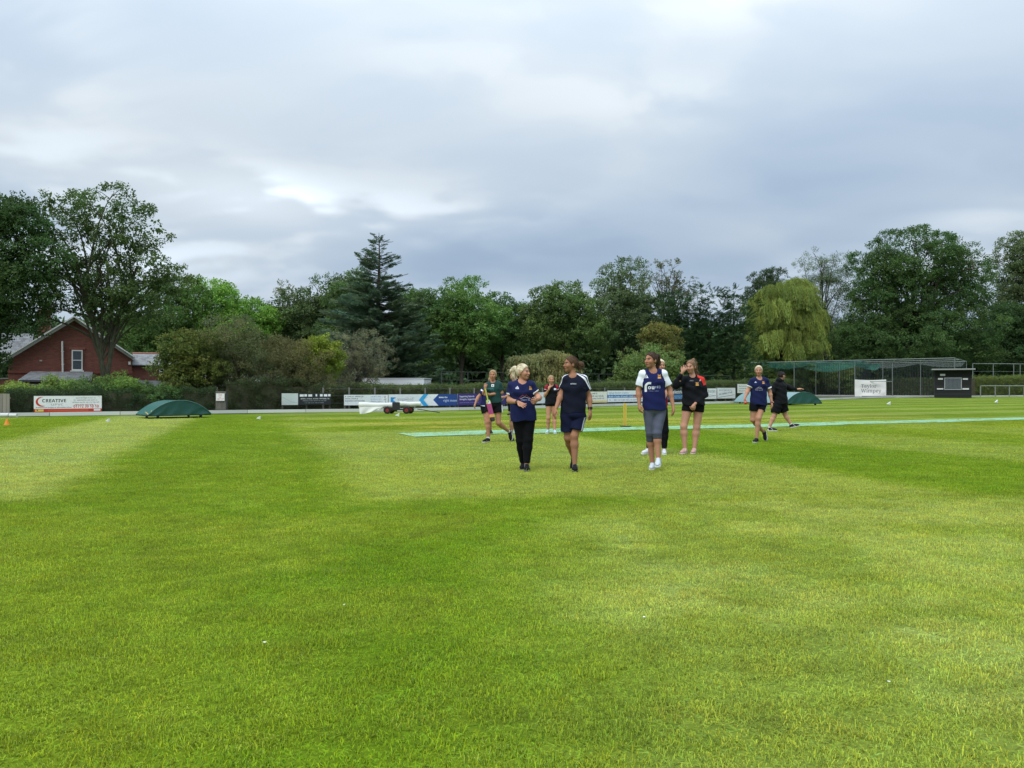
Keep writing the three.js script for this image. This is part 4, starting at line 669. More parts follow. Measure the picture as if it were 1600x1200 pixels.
tree({ name: 'sapling_tree', label: 'thin sparse treetop poking up left of the conifer', d: 68, base: 447, masses: [[447, 455, 11, 13, 0, .6], [452, 480, 9, 16, 0, .5]], color: OLIVE, bough: 0.5, leaf: 0.3, fill: 0.1, dense: .7, limbs: 10, trunk: 0.08 });
conifer({ name: 'cedar_tree', label: 'tall blue-green cedar with pointed open spire above the treeline', d: 58, base: 592, topRow: 364, profile: [[364, 2], [385, 16], [410, 26], [440, 44], [470, 62], [500, 78], [540, 88], [600, 96], [640, 90]], color: [0.050, 0.076, 0.042], step: 0.23, openTop: 0.55, trunk: 0.34, seed: 71 });
tree({ name: 'broadleaf_tree', label: 'leafy green tree standing close behind the cedar on its left', d: 63, base: 550, masses: [[548, 470, 30, 34], [560, 520, 40, 40], [530, 545, 40, 40]], color: [0.048, 0.078, 0.022], bough: 1.1, leaf: 0.4 });
const midTrees = [
  ['green tree just right of the cedar, lower than its neighbours', 74, [[665, 492, 34, 34], [655, 535, 40, 40], [640, 470, 20, 16]], [0.046, 0.082, 0.022]],
  ['round-topped bright green tree in the middle of the treeline', 74, [[722, 475, 40, 34], [700, 515, 46, 40], [745, 515, 40, 40]], [0.058, 0.105, 0.024]],
  ['small dark green tree filling the gap beside the round-topped tree', 78, [[785, 490, 30, 24], [770, 525, 40, 38], [815, 505, 22, 26]], [0.040, 0.075, 0.018]],
  ['dense wide green tree behind the small weeping tree', 76, [[880, 478, 46, 34], [850, 515, 40, 40], [905, 515, 46, 42]], [0.052, 0.082, 0.022]],
  ['tall grey-green tree behind the dark haired woman in stripes', 79, [[975, 450, 36, 34, 0, .8], [955, 495, 40, 40], [1000, 505, 36, 44]], [0.060, 0.086, 0.036]],
];
for (const [label, d, masses, color] of midTrees) tree({ name: 'broadleaf_tree', label, d, masses, color, base: masses[0][0], bough: 1.25, leaf: 0.42, limbs: 16, group: 'trees along the middle of the treeline' });
tree({ name: 'bare_topped_tree', label: 'sparse thin tree with sky showing through, above the dark conifers', d: 88, base: 1045, masses: [[1040, 425, 28, 20, 0, .5], [1070, 445, 18, 18, 0, .5], [1025, 450, 18, 20, 0, .5], [1050, 468, 28, 18, 0, .6]], color: [0.055, 0.062, 0.028], bough: 0.9, leaf: 0.34, fill: 0.04, dense: 0.55, boughKeep: 0.9, limbs: 46, trunk: 0.2, barkKind: 'grey', trunkTop: 11 });
const screenTrees = [['leftmost dark screening conifer behind the light green shrub', 1022, 470], ['dark screening conifer above the woman shading her face', 1062, 455], ['dark screening conifer, second from the willow', 1105, 452], ['dark screening conifer touching the pale willow', 1148, 456]];
screenTrees.forEach(([label, cx, top], i) => tree({ name: 'screen_conifer', label, d: 78, base: cx, masses: [[cx, top + 36, 27, 36], [cx - 4, top + 80, 32, 44], [cx + 4, 580, 36, 40]], color: [0.022, 0.044, 0.016], kind: 'spray', bough: 0.85, leaf: 0.44, dense: 1.15, fill: 0.5, limbs: 6, through: 0.1, group: 'dark conifer screen' }));
tree({ name: 'broadleaf_tree', label: 'small dark tree poking up behind the willow', d: 134, base: 1198, masses: [[1200, 440, 24, 17], [1190, 470, 30, 30]], color: [0.030, 0.046, 0.018], bough: 1.1, leaf: 0.42 });
tree({ name: 'poplar_tree', label: 'tall pale tree with airy top between willow and domed tree', d: 132, base: 1285, masses: [[1270, 420, 22, 26, 0, .45], [1300, 420, 20, 24, 0, .45], [1310, 455, 20, 30, 0, .55], [1290, 485, 34, 50, 0, .8], [1300, 550, 30, 50]], color: [0.056, 0.078, 0.036], kind: 'fine', bough: 1.3, leaf: 0.66, fill: 0.12, dense: 1.25, limbs: 30, trunk: 0.3 });
weeping({ name: 'willow_tree', label: 'large yellow-green weeping willow behind the practice nets', d: 121, base: 1222, masses: [[1225, 480, 52, 38, 0, 2.4], [1192, 515, 32, 28, 1.5, 1.1], [1258, 505, 26, 36, 1.5, 1.1], [1222, 535, 56, 26, 2.5, 1.5], [1238, 458, 30, 22, 0, .8], [1222, 510, 44, 36, 1, 1.2]], color: [0.098, 0.122, 0.026], long: [1.2, 3.6], n: 620, trunk: 0.5, seed: 19, tufts: 18 });
tree({ name: 'domed_tree', label: 'huge dark domed tree at the right with sky holes in its crown', d: 125, base: 1430, seed: 64, masses: [[1430, 410, 78, 46], [1370, 435, 44, 44], [1490, 425, 44, 46, 0, .6], [1515, 450, 28, 40, 0, .8], [1420, 470, 60, 40, 0, .7], [1365, 500, 46, 50], [1345, 535, 40, 36, 2], [1420, 530, 62, 48, 2.5], [1490, 520, 52, 50, 1], [1535, 545, 22, 30]], color: [0.036, 0.066, 0.018], bough: 1.9, leaf: 0.62, dense: 0.95, fill: 0.22, trunk: 0.7, limbs: 50 });
tree({ name: 'broadleaf_tree', label: 'lighter tall tree cut by the picture edge, right of the domed tree', d: 140, base: 1605, masses: [[1600, 405, 38, 44], [1585, 440, 38, 34, 0, .7], [1630, 430, 40, 50], [1600, 480, 60, 40]], color: [0.060, 0.082, 0.032], bough: 1.7, leaf: 0.6, dense: .8, limbs: 26 });
tree({ name: 'broadleaf_tree', label: 'low dark tree mass behind the score hut and the right hedge', d: 132, base: 1580, masses: [[1570, 510, 40, 36], [1620, 515, 50, 42], [1590, 555, 60, 34]], color: [0.028, 0.054, 0.016], bough: 1.4, leaf: 0.55 });

// middle distance: thicket, shrubs and small trees behind the boundary
tree({ name: 'maple_tree', label: 'small yellowing olive tree beside the house extension', d: 39.2, base: 300, masses: [[300, 545, 34, 26], [280, 570, 28, 26], [318, 575, 30, 28], [300, 600, 30, 26]], color: [0.058, 0.072, 0.016], bough: 0.6, leaf: 0.26, trunk: 0.1, limbs: 14, warm: 0.12 });
tree({ name: 'thicket_tree', label: 'greyish olive thicket tree left of the small notice gate', d: 40.5, base: 372, masses: [[370, 540, 46, 36], [350, 580, 32, 30], [395, 585, 40, 34], [372, 615, 44, 26]], color: [0.066, 0.072, 0.032], kind: 'fine', bough: 0.7, leaf: 0.34, trunk: 0.12, limbs: 16, group: 'olive thicket' });
tree({ name: 'thicket_tree', label: 'brownish olive thicket tree above the black and white banner', d: 41.2, base: 448, masses: [[435, 565, 40, 30], [478, 570, 34, 28], [455, 600, 46, 26], [430, 620, 40, 24], [490, 615, 40, 24]], color: [0.072, 0.070, 0.028], kind: 'fine', bough: 0.65, leaf: 0.34, trunk: 0.12, limbs: 16, group: 'olive thicket' });
tree({ name: 'golden_shrub', label: 'lime yellow bush glowing out of the olive thicket', category: 'shrub', d: 42.6, base: 505, masses: [[500, 545, 22, 18], [512, 565, 24, 22]], color: [0.088, 0.112, 0.014], bough: 0.5, leaf: 0.26, trunk: 0.07 });
tree({ name: 'twiggy_shrub', label: 'grey brown twiggy bush in front of the cedar', category: 'shrub', d: 46, base: 560, masses: [[555, 550, 38, 30, 0, .7], [585, 562, 24, 24, 0, .7], [540, 585, 40, 26], [555, 605, 40, 18]], color: [0.085, 0.085, 0.045], kind: 'fine', bough: 0.6, leaf: 0.3, fill: 0.2, dense: 0.6, limbs: 60, trunk: 0.08, barkKind: 'grey' });
weeping({ name: 'weeping_tree', label: 'small weeping tree with brownish green dome behind the blonde woman', d: 56, base: 842, masses: [[825, 570, 30, 20, 0, .9], [862, 568, 26, 22, 0, .9], [843, 560, 24, 16, -.4, .5]], color: [0.105, 0.105, 0.040], long: [0.7, 1.7], n: 420, trunk: 0.14, seed: 23, floor: 0.9, tufts: 10, share: 0.5 });
shrub({ label: 'light green shrub behind the woman with white sleeves', d: 59, base: 1012, masses: [[1012, 566, 44, 26], [985, 583, 24, 18], [1040, 582, 26, 20], [1012, 596, 44, 16]], color: [0.075, 0.108, 0.030], bough: 0.8, leaf: 0.34, boughKeep: 0.6 });
shrub({ label: 'rusty olive shrub top in front of the tall grey-green tree', d: 70, base: 1025, masses: [[1024, 520, 24, 14], [1030, 540, 26, 24], [1030, 575, 26, 30]], color: [0.085, 0.085, 0.022], bough: 0.7, leaf: 0.34 });
const netShrubs = [['pale shrub left of the practice nets', 1150, 577, 16, 14], ['leafy light green shrub behind the first net bay', 1195, 574, 26, 16], ['light green shrub behind the second net bay', 1255, 575, 32, 16], ['low green shrub behind the middle of the nets', 1315, 582, 26, 12]];
for (const [label, cx, cy, rx, ry] of netShrubs) shrub({ label, d: 118, base: cx, masses: [[cx, cy, rx, ry], [cx - 6, cy + 18, rx, ry]], color: [0.095, 0.125, 0.035], bough: 0.8, leaf: 0.38, group: 'shrubs by the nets' });
const houseShrubs = [['rounded light green shrub at the picture edge under the house', 22, 605, 30, 11, 36.2, [0.115, 0.150, 0.030]], ['broad leafy shrub under the lean-to roof, above the red and white sign', 95, 604, 34, 12, 36.6, [0.085, 0.125, 0.030]], ['dark shrub under the sycamore trunk', 145, 606, 30, 16, 36.8, [0.045, 0.075, 0.022]], ['tall loose green shrub beside the sycamore trunk', 188, 600, 26, 17, 37.5, [0.075, 0.120, 0.026]], ['yellow tipped shrub behind the dark hedge', 222, 606, 20, 13, 38, [0.060, 0.100, 0.026]], ['round dark glossy shrub behind the green pitch cover', 265, 610, 22, 11, 37.5, [0.045, 0.080, 0.022]], ['pale green shrub beside the notice gate', 322, 612, 20, 7, 39, [0.12, 0.155, 0.05]]];
for (const [label, cx, cy, rx, ry, d, color] of houseShrubs) shrub({ label, d, base: cx, masses: [[cx, cy + 7, rx, ry], [cx, cy + 16, rx * 1.05, ry + 2]], color, bough: 0.38, leaf: 0.2, kind: 'broad' });

// hedges
const at = (px, off) => [px, edge(px) + off];
hedge({ label: 'dark clipped hedge behind the red and white sign', path: [at(12, 1.0), at(100, 1.0), at(208, 1.0)], height: [1.12, 1.1, 1.12], color: [0.022, 0.036, 0.014], seed: 2 });
hedge({ label: 'lower dark clipped hedge behind the left pitch cover', path: [at(209, 1.0), at(285, 1.0)], height: [0.86, 0.88], color: [0.022, 0.036, 0.014], seed: 3 });
hedge({ label: 'dark clipped hedge ending at the notice gate', path: [at(286, 1.0), at(336, 1.0)], height: [1.16, 1.14], color: [0.022, 0.036, 0.014], seed: 4 });
hedge({ label: 'dark overgrown hedge behind the black and white banner', path: [at(354, 1.3), at(440, 1.4), at(560, 1.5)], height: [1.5, 1.55, 1.4], color: [0.030, 0.040, 0.016], seed: 5, ragged: 0.12 });
hedge({ label: 'long trimmed hedge behind the row of sponsor boards', path: [at(560, 1.9), at(700, 2.1), at(850, 2.3), at(1000, 2.4), at(1160, 2.6)], height: [1.36, 1.34, 1.42, 1.58, 1.75], color: [0.048, 0.064, 0.021], seed: 6 });
hedge({ label: 'tall trimmed hedge running behind the practice nets', path: [[1150, 96], [1240, 116], [1340, 124], [1480, 116]], height: [2.0, 2.35, 2.6, 2.5], depth: 1.2, color: [0.048, 0.066, 0.021], leaf: 0.26, seed: 7 });
hedge({ label: 'bright topped hedge right of the score hut', path: [[1518, 104], [1600, 108], [1680, 114]], height: [2.55, 2.7, 2.75], depth: 1.2, color: [0.062, 0.080, 0.020], leaf: 0.28, seed: 8, ragged: 0.12 });

// the far wood behind all of these: one dark mass
{
  const r = rng(4242), leaves = [];
  for (let px = -160; px < 1800; px += 15) {
    const d = 96 + 0.02 * Math.abs(px - 800) + r() * 14 + (px > 1000 ? 46 : 0), topRow = 520 + 22 * (fbm(px / 90, 3, 3, 8) - 0.5) + (px < 420 ? -8 : 0);
    for (let row = topRow; row < 604; row += 10) for (let k = 0; k < 9; k++) { const dd = d + (r() - 0.5) * 5, sc = 1.2 + 0.9 * r(); leaves.push([V(X(px + (r() - 0.5) * 22, dd), Math.max(0.3, Y(row + (r() - 0.5) * 14, dd)), -dd), V(sc, sc, sc), quat(r), tint(r, lush([0.026, 0.046, 0.016]), 0.3, 0.08)]); }
  }
  const wood = new THREE.InstancedMesh(LEAF.broad[0], leafMat(0.2), leaves.length), M = new THREE.Matrix4();
  leaves.forEach(([p, s, q, c], i) => { M.compose(p, q, s); wood.setMatrixAt(i, M); wood.setColorAt(i, c); });
  wood.name = 'woodland'; wood.userData = { kind: 'stuff', label: 'dark mass of woodland behind the trees round the field', category: 'woodland' }; shade(wood); scene.add(wood);
}
// ---------------------------------------------------------------- people: smooth joined shapes, meshed on a grid
const smin = (a, b, k) => { const h = Math.max(k - Math.abs(a - b), 0) / k; return Math.min(a, b) - h * h * k * 0.25; };
function cone(a, b, ra, rb, flat) {                     // tapered limb; flat: cut square at b
  const bx = b.x - a.x, by = b.y - a.y, bz = b.z - a.z, q = bx * bx + by * by + bz * bz, l = Math.sqrt(q);
  return (x, y, z) => {
    const px = x - a.x, py = y - a.y, pz = z - a.z, t = (px * bx + py * by + pz * bz) / q, h = t < 0 ? 0 : t > 1 ? 1 : t;
    const dx = px - bx * h, dy = py - by * h, dz = pz - bz * h, d = Math.sqrt(dx * dx + dy * dy + dz * dz) - (ra + (rb - ra) * h);
    return flat ? Math.max(d, (t - 1) * l) : d;
  };
}
function ell(c, rx, ry, rz, B) {                        // ellipsoid; B: its own axes [right, up, forward]
  return (x, y, z) => {
    let px = x - c.x, py = y - c.y, pz = z - c.z;
    if (B) { const a = px * B[0].x + py * B[0].y + pz * B[0].z, b = px * B[1].x + py * B[1].y + pz * B[1].z, e = px * B[2].x + py * B[2].y + pz * B[2].z; px = a; py = b; pz = e; }
    const ax = px / rx, ay = py / ry, az = pz / rz, k0 = Math.sqrt(ax * ax + ay * ay + az * az), bx = ax / rx, by = ay / ry, bz = az / rz, k1 = Math.sqrt(bx * bx + by * by + bz * bz);
    return k1 < 1e-6 ? -Math.min(rx, ry, rz) : k0 * (k0 - 1) / k1;
  };
}
function drape(a, b, rx0, rz0, rx1, rz1, B) {              // an upright tube of elliptic section, cut square at both ends
  const ax = b.clone().sub(a), L = ax.length(); ax.divideScalar(L);
  return (x, y, z) => { const px = x - a.x, py = y - a.y, pz = z - a.z, t = px * ax.x + py * ax.y + pz * ax.z, k = clamp(t / L), qx = px - ax.x * t, qy = py - ax.y * t, qz = pz - ax.z * t, u = (qx * B[0].x + qy * B[0].y + qz * B[0].z) / lerp(rx0, rx1, k), f = (qx * B[2].x + qy * B[2].y + qz * B[2].z) / lerp(rz0, rz1, k), m = Math.hypot(u, f); return Math.max((m - 1) * lerp(rz0, rz1, k), -t, t - L); };
}
const join = (list, k) => (x, y, z) => { let d = list[0](x, y, z); for (let i = 1; i < list.length; i++) d = smin(d, list[i](x, y, z), k); return d; };
function netMesh(f, lo, hi, cell) {                     // surface nets
  const nx = Math.ceil((hi.x - lo.x) / cell) + 1, ny = Math.ceil((hi.y - lo.y) / cell) + 1, nz = Math.ceil((hi.z - lo.z) / cell) + 1, v = new Float32Array(nx * ny * nz), S = 6, reach = S * cell * 0.87 * 1.45;
  for (let bz = 0; bz < nz; bz += S) for (let by = 0; by < ny; by += S) for (let bx = 0; bx < nx; bx += S) {
    const ex = Math.min(nx, bx + S), ey = Math.min(ny, by + S), ez = Math.min(nz, bz + S), c = f(lo.x + (bx + S / 2) * cell, lo.y + (by + S / 2) * cell, lo.z + (bz + S / 2) * cell), skip = Math.abs(c) > reach;
    for (let k = bz; k < ez; k++) for (let j = by; j < ey; j++) for (let i = bx; i < ex; i++) v[(k * ny + j) * nx + i] = skip ? c : f(lo.x + i * cell, lo.y + j * cell, lo.z + k * cell);
  }
  const id = new Int32Array(nx * ny * nz).fill(-1), pos = [], idx = [], at = (i, j, k) => (k * ny + j) * nx + i;
  for (let k = 0; k < nz - 1; k++) for (let j = 0; j < ny - 1; j++) for (let i = 0; i < nx - 1; i++) {
    let m = 0; const c = [];
    for (let q = 0; q < 8; q++) { const w = v[at(i + (q & 1), j + ((q >> 1) & 1), k + (q >> 2))]; c.push(w); if (w < 0) m |= 1 << q; }
    if (m === 0 || m === 255) continue;
    let sx = 0, sy = 0, sz = 0, n = 0;
    for (let a = 0; a < 8; a++) for (const bit of [1, 2, 4]) { if (a & bit) continue; const b = a | bit; if ((c[a] < 0) === (c[b] < 0)) continue; const t = c[a] / (c[a] - c[b]); sx += (a & 1) + (bit === 1 ? t : 0); sy += ((a >> 1) & 1) + (bit === 2 ? t : 0); sz += (a >> 2) + (bit === 4 ? t : 0); n++; }
    id[at(i, j, k)] = pos.length / 3; pos.push(lo.x + (i + sx / n) * cell, lo.y + (j + sy / n) * cell, lo.z + (k + sz / n) * cell);
  }
  for (let k = 1; k < nz - 1; k++) for (let j = 1; j < ny - 1; j++) for (let i = 1; i < nx - 1; i++) {
    const s = v[at(i, j, k)] < 0;
    const quad = (a, b, c, d, flip) => { if (a < 0 || b < 0 || c < 0 || d < 0) return; if (flip) idx.push(a, c, b, a, d, c); else idx.push(a, b, c, a, c, d); };
    if (s !== v[at(i + 1, j, k)] < 0) quad(id[at(i, j - 1, k - 1)], id[at(i, j, k - 1)], id[at(i, j, k)], id[at(i, j - 1, k)], !s);
    if (s !== v[at(i, j + 1, k)] < 0) quad(id[at(i - 1, j, k - 1)], id[at(i - 1, j, k)], id[at(i, j, k)], id[at(i, j, k - 1)], !s);
    if (s !== v[at(i, j, k + 1)] < 0) quad(id[at(i - 1, j - 1, k)], id[at(i, j - 1, k)], id[at(i, j, k)], id[at(i - 1, j, k)], !s);
  }
  const nor = [], e = cell * 0.6;
  for (let i = 0; i < pos.length; i += 3) { const x = pos[i], y = pos[i + 1], z = pos[i + 2], a = f(x + e, y, z) - f(x - e, y, z), b = f(x, y + e, z) - f(x, y - e, z), c = f(x, y, z + e) - f(x, y, z - e), l = Math.hypot(a, b, c) || 1; nor.push(a / l, b / l, c / l); }
  const g = new THREE.BufferGeometry(); g.setAttribute('position', new THREE.Float32BufferAttribute(pos, 3)); g.setAttribute('normal', new THREE.Float32BufferAttribute(nor, 3)); g.setIndex(idx); return g;
}
function bounds(points, pad) { const lo = V(1e9, 1e9, 1e9), hi = V(-1e9, -1e9, -1e9); for (const p of points) { lo.min(p); hi.max(p); } return [lo.subScalar(pad), hi.addScalar(pad)]; }
const paint = (g, colour) => { const p = g.attributes.position, c = new Float32Array(p.count * 3); for (let i = 0; i < p.count; i++) c.set(colour(p.getX(i), p.getY(i), p.getZ(i)), i * 3); g.setAttribute('color', new THREE.BufferAttribute(c, 3)); return g; };
function mergeSkin(list) {
  const pos = [], nor = [], col = [], idx = []; let o = 0;
  for (const g of list) { const n = g.attributes.position.count; for (const a of g.attributes.position.array) pos.push(a); for (const a of g.attributes.normal.array) nor.push(a); for (const a of g.attributes.color.array) col.push(a); for (const a of g.index.array) idx.push(a + o); o += n; }
  const g = new THREE.BufferGeometry(); g.setAttribute('position', new THREE.Float32BufferAttribute(pos, 3)); g.setAttribute('normal', new THREE.Float32BufferAttribute(nor, 3)); g.setAttribute('color', new THREE.Float32BufferAttribute(col, 3)); g.setIndex(idx); return g;
}
const weave = dataTexture(128, 128, (i, j) => { const v = 0.5 + 0.25 * ((i + j) % 2) + 0.25 * fbm(i / 10, j / 10, 2, 3); return [v, v, v]; });
function axes(yaw, pitch = 0, roll = 0) { const e = new THREE.Euler(pitch, yaw, roll, 'YXZ'); return [V(1, 0, 0).applyEuler(e), V(0, 1, 0).applyEuler(e), V(0, 0, 1).applyEuler(e)]; }
const along = (o, B, x, y, z) => o.clone().addScaledVector(B[0], x).addScaledVector(B[1], y).addScaledVector(B[2], z);

// cloth: a body of joined shapes with sleeves or legs, cut at its edges, printed from a small atlas (front, back, two limbs)
function garment(name, parent, o) {
  const { core, plain: plainCore, limbs = [], k = 0.03, hem, top, cuts = [], fold = 0.006, foldScale = 13, cell = 0.0095, centre, yaw = 0, size = 512, draw, rough = 0.85, label, points, base = '#111' } = o;
  const coreF = join(core, k), sortF = plainCore ? join(plainCore, k) : coreF, limbF = limbs.map((segs) => join(segs.map(([a, b, ra, rb], i) => cone(a, b, ra, rb, i === segs.length - 1)), 0.02));
  const seed = parent.position.x * 7;
  const f = (x, y, z) => {
    let d = coreF(x, y, z); for (const l of limbF) d = smin(d, l(x, y, z), k);
    if (d > -0.05 && d < 0.05) d += (noise3(x * foldScale + seed, y * foldScale * 0.55 + 3, z * foldScale) - 0.5) * 2 * fold + Math.sin((x * 0.7 + y * 1.5 + z * 0.6) * foldScale * 1.9 + 4 * noise3(x * 5 + seed, y * 5, z * 5)) * fold * 0.45;
    if (hem !== undefined) d = Math.max(d, hem + 0.012 * Math.sin(x * 21 + seed) - y); if (top !== undefined) d = Math.max(d, y - top); for (const c of cuts) d = Math.max(d, -c(x, y, z));
    return d;
  };
  const [lo, hi] = bounds(points, 0.2), g = netMesh(f, lo, hi, cell).toNonIndexed();
  const fw = V(Math.sin(yaw), 0, Math.cos(yaw)), rt = V(Math.cos(yaw), 0, -Math.sin(yaw)), p = g.attributes.position, uv = new Float32Array(p.count * 2), W = 0.8;
  const axis = limbs.map((segs, s) => { const a = segs[0][0], b = segs.at(-1)[1], d = b.clone().sub(a).normalize(), side = V(0, 0, 0).addScaledVector(rt, s ? 1 : -1).addScaledVector(d, -d.dot(rt) * (s ? 1 : -1)).normalize(); return { a, d, side, fr: V().crossVectors(d, side), total: segs.reduce((t, [p0, p1]) => t + p0.distanceTo(p1), 0), segs }; });
  const reachAlong = (ax, q) => { let best = 1e9, t = 0, run = 0; for (const [a, b] of ax.segs) { const L = a.distanceTo(b), d = b.clone().sub(a).divideScalar(L), h = clamp(q.clone().sub(a).dot(d), 0, L), dist = q.distanceTo(a.clone().addScaledVector(d, h)); if (dist < best) { best = dist; t = run + h; } run += L; } return t / ax.total; };
  const q = V();
  for (let i = 0; i < p.count; i += 3) {
    const c = V((p.getX(i) + p.getX(i + 1) + p.getX(i + 2)) / 3, (p.getY(i) + p.getY(i + 1) + p.getY(i + 2)) / 3, (p.getZ(i) + p.getZ(i + 1) + p.getZ(i + 2)) / 3);
    const n = V(g.attributes.normal.getX(i), 0, g.attributes.normal.getZ(i)), dc = sortF(c.x, c.y, c.z); let limb = -1;
    limbF.forEach((l, s) => { if (l(c.x, c.y, c.z) < dc - (plainCore ? 0.004 : 0.012)) limb = s; });
    if (limb >= 0) {
      const ax = axis[limb]; let ref = null;
      for (let m = 0; m < 3; m++) { q.fromBufferAttribute(p, i + m); const w = q.clone().sub(ax.a); let ang = Math.atan2(w.dot(ax.fr) * (limb ? -1 : 1), w.dot(ax.side)) / (2 * Math.PI); if (ref === null) ref = ang; else { if (ang - ref > 0.5) ang -= 1; if (ang - ref < -0.5) ang += 1; } uv[(i + m) * 2] = (limb ? 0.5 : 0) + 0.5 * clamp(ang + 0.5, 0.01, 0.99); uv[(i + m) * 2 + 1] = 0.5 * clamp(1 - reachAlong(ax, q), 0.01, 0.99); }
    } else {
      const back = n.dot(fw) < -0.05;
      for (let m = 0; m < 3; m++) { q.fromBufferAttribute(p, i + m).sub(centre); uv[(i + m) * 2] = (back ? 0.5 : 0) + 0.5 * clamp(0.5 + q.dot(rt) / W * (back ? -1 : 1), 0.01, 0.99); uv[(i + m) * 2 + 1] = 0.5 + 0.5 * clamp(0.5 + q.y / W, 0.01, 0.99); }
    }
  }
  g.setAttribute('uv', new THREE.BufferAttribute(uv, 2));
  const tex = canvasTexture(size, size, (c) => {
    c.fillStyle = base; c.fillRect(0, 0, size, size);
    const M = size / 2 / W, pane = (ox, oy, fn) => { c.save(); c.beginPath(); c.rect(ox, oy, size / 2, size / 2); c.clip(); fn(); c.restore(); };
    const H = size / 2;
    draw?.({ c, M, front: (fn) => pane(0, 0, () => { c.translate(H / 2, H / 2); fn(c, M); }), back: (fn) => pane(H, 0, () => { c.translate(H / 2, H / 2); fn(c, M); }), limb: (s, fn) => pane(s * H, H, () => { c.translate(s * H + H / 2, H); fn(c, H); }) });
  });
  return part(name, g, new THREE.MeshPhysicalMaterial({ map: tex, roughness: rough, sheen: 0.25, sheenColor: C(0.5, 0.5, 0.55), sheenRoughness: 0.6, specularIntensity: 0.3 }), parent, label);
}
const TRI = (c, x, y, s, col = '#e8e8ea') => { c.fillStyle = col; for (let i = 0; i < 3; i++) { const h = s * (0.45 + 0.28 * i), w = s * 0.28, bx = x + (i - 1) * s * 0.36; c.beginPath(); c.moveTo(bx - w / 2 + s * 0.05, y + s / 2); c.lineTo(bx + w / 2 + s * 0.05, y + s / 2); c.lineTo(bx + w / 2 - h * 0.36, y + s / 2 - h); c.lineTo(bx - w / 2 - h * 0.24, y + s / 2 - h * 0.85); c.fill(); } };
const CREST = (c, x, y, s) => { c.fillStyle = '#c08a4a'; c.beginPath(); c.moveTo(x - s * 0.5, y + s * 0.55); c.lineTo(x + s * 0.5, y + s * 0.55); c.lineTo(x + s * 0.34, y - s * 0.1); c.lineTo(x + s * 0.42, y - s * 0.55); c.lineTo(x, y - s * 0.3); c.lineTo(x - s * 0.42, y - s * 0.55); c.lineTo(x - s * 0.34, y - s * 0.1); c.fill(); c.fillStyle = '#7a3a2e'; c.fillRect(x - s * 0.25, y - s * 0.05, s * 0.5, s * 0.16); c.fillStyle = '#e0b36a'; c.fillRect(x - s * 0.4, y + s * 0.34, s * 0.8, s * 0.14); };

function handShape(wrist, tip, palmSide, curl, spread, s, side, grip) {   // palm and five fingers; palmSide: which way the palm looks
  const d = tip.clone().sub(wrist).normalize(), n = palmSide.clone().addScaledVector(d, -palmSide.dot(d)).normalize(), a = V().crossVectors(d, n).multiplyScalar(side);
  const P = (u, v, w) => wrist.clone().addScaledVector(d, u * s).addScaledVector(a, v * s).addScaledVector(n, w * s), parts = [ell(P(0.048, 0, 0), 0.037 * s, 0.050 * s, 0.016 * s, [a, d, n]), ell(P(0.075, 0.002, 0), 0.040 * s, 0.026 * s, 0.014 * s, [a, d, n]), cone(wrist, P(0.04, 0, 0), 0.024 * s, 0.024 * s)], pts = [wrist];
  const fingers = [];
  [[0.031, 0.075, 1.0], [0.010, 0.084, 1.08], [-0.011, 0.078, 1.0], [-0.030, 0.062, 0.85]].forEach(([v, L, k], i) => {
    let p = P(0.086 - Math.abs(i - 1.2) * 0.005, v, 0), ang = curl * (0.55 + 0.12 * i), out = spread * (1.4 - i) * 0.16; const chain = [];
    for (let j = 0; j < 3; j++) { const l = L * [0.44, 0.31, 0.25][j] * s, q = p.clone().addScaledVector(d, Math.cos(ang) * l).addScaledVector(n, Math.sin(ang) * l).addScaledVector(a, out * l); chain.push(cone(p, q, (0.0098 - 0.0009 * j) * s, (0.0090 - 0.0009 * j) * s)); p = q; ang += curl * (0.75 + 0.1 * j); }
    pts.push(p); fingers.push(join(chain, 0.004));
  });
  { let p = P(0.020, 0.026, 0.004), ang = grip ? 0.9 : 0.35; const chain = []; for (let j = 0; j < 3; j++) { const l = [0.040, 0.032, 0.026][j] * s, q = p.clone().addScaledVector(d, l * (0.72 + 0.1 * j)).addScaledVector(a, l * (0.66 - 0.3 * j) * (grip ? 0.6 : 1)).addScaledVector(n, l * ang); chain.push(cone(p, q, (0.0125 - 0.001 * j) * s, (0.0112 - 0.001 * j) * s)); p = q; } pts.push(p); fingers.push(join(chain, 0.006)); }
  const palm = join(parts, 0.02), all = (x, y, z) => { let q = palm(x, y, z), m = 1e9; for (const f of fingers) m = Math.min(m, f(x, y, z)); return smin(q, m, 0.008); };
  const [lo, hi] = bounds(pts, 0.045 * s);
  return netMesh(all, lo, hi, 0.0042);
}

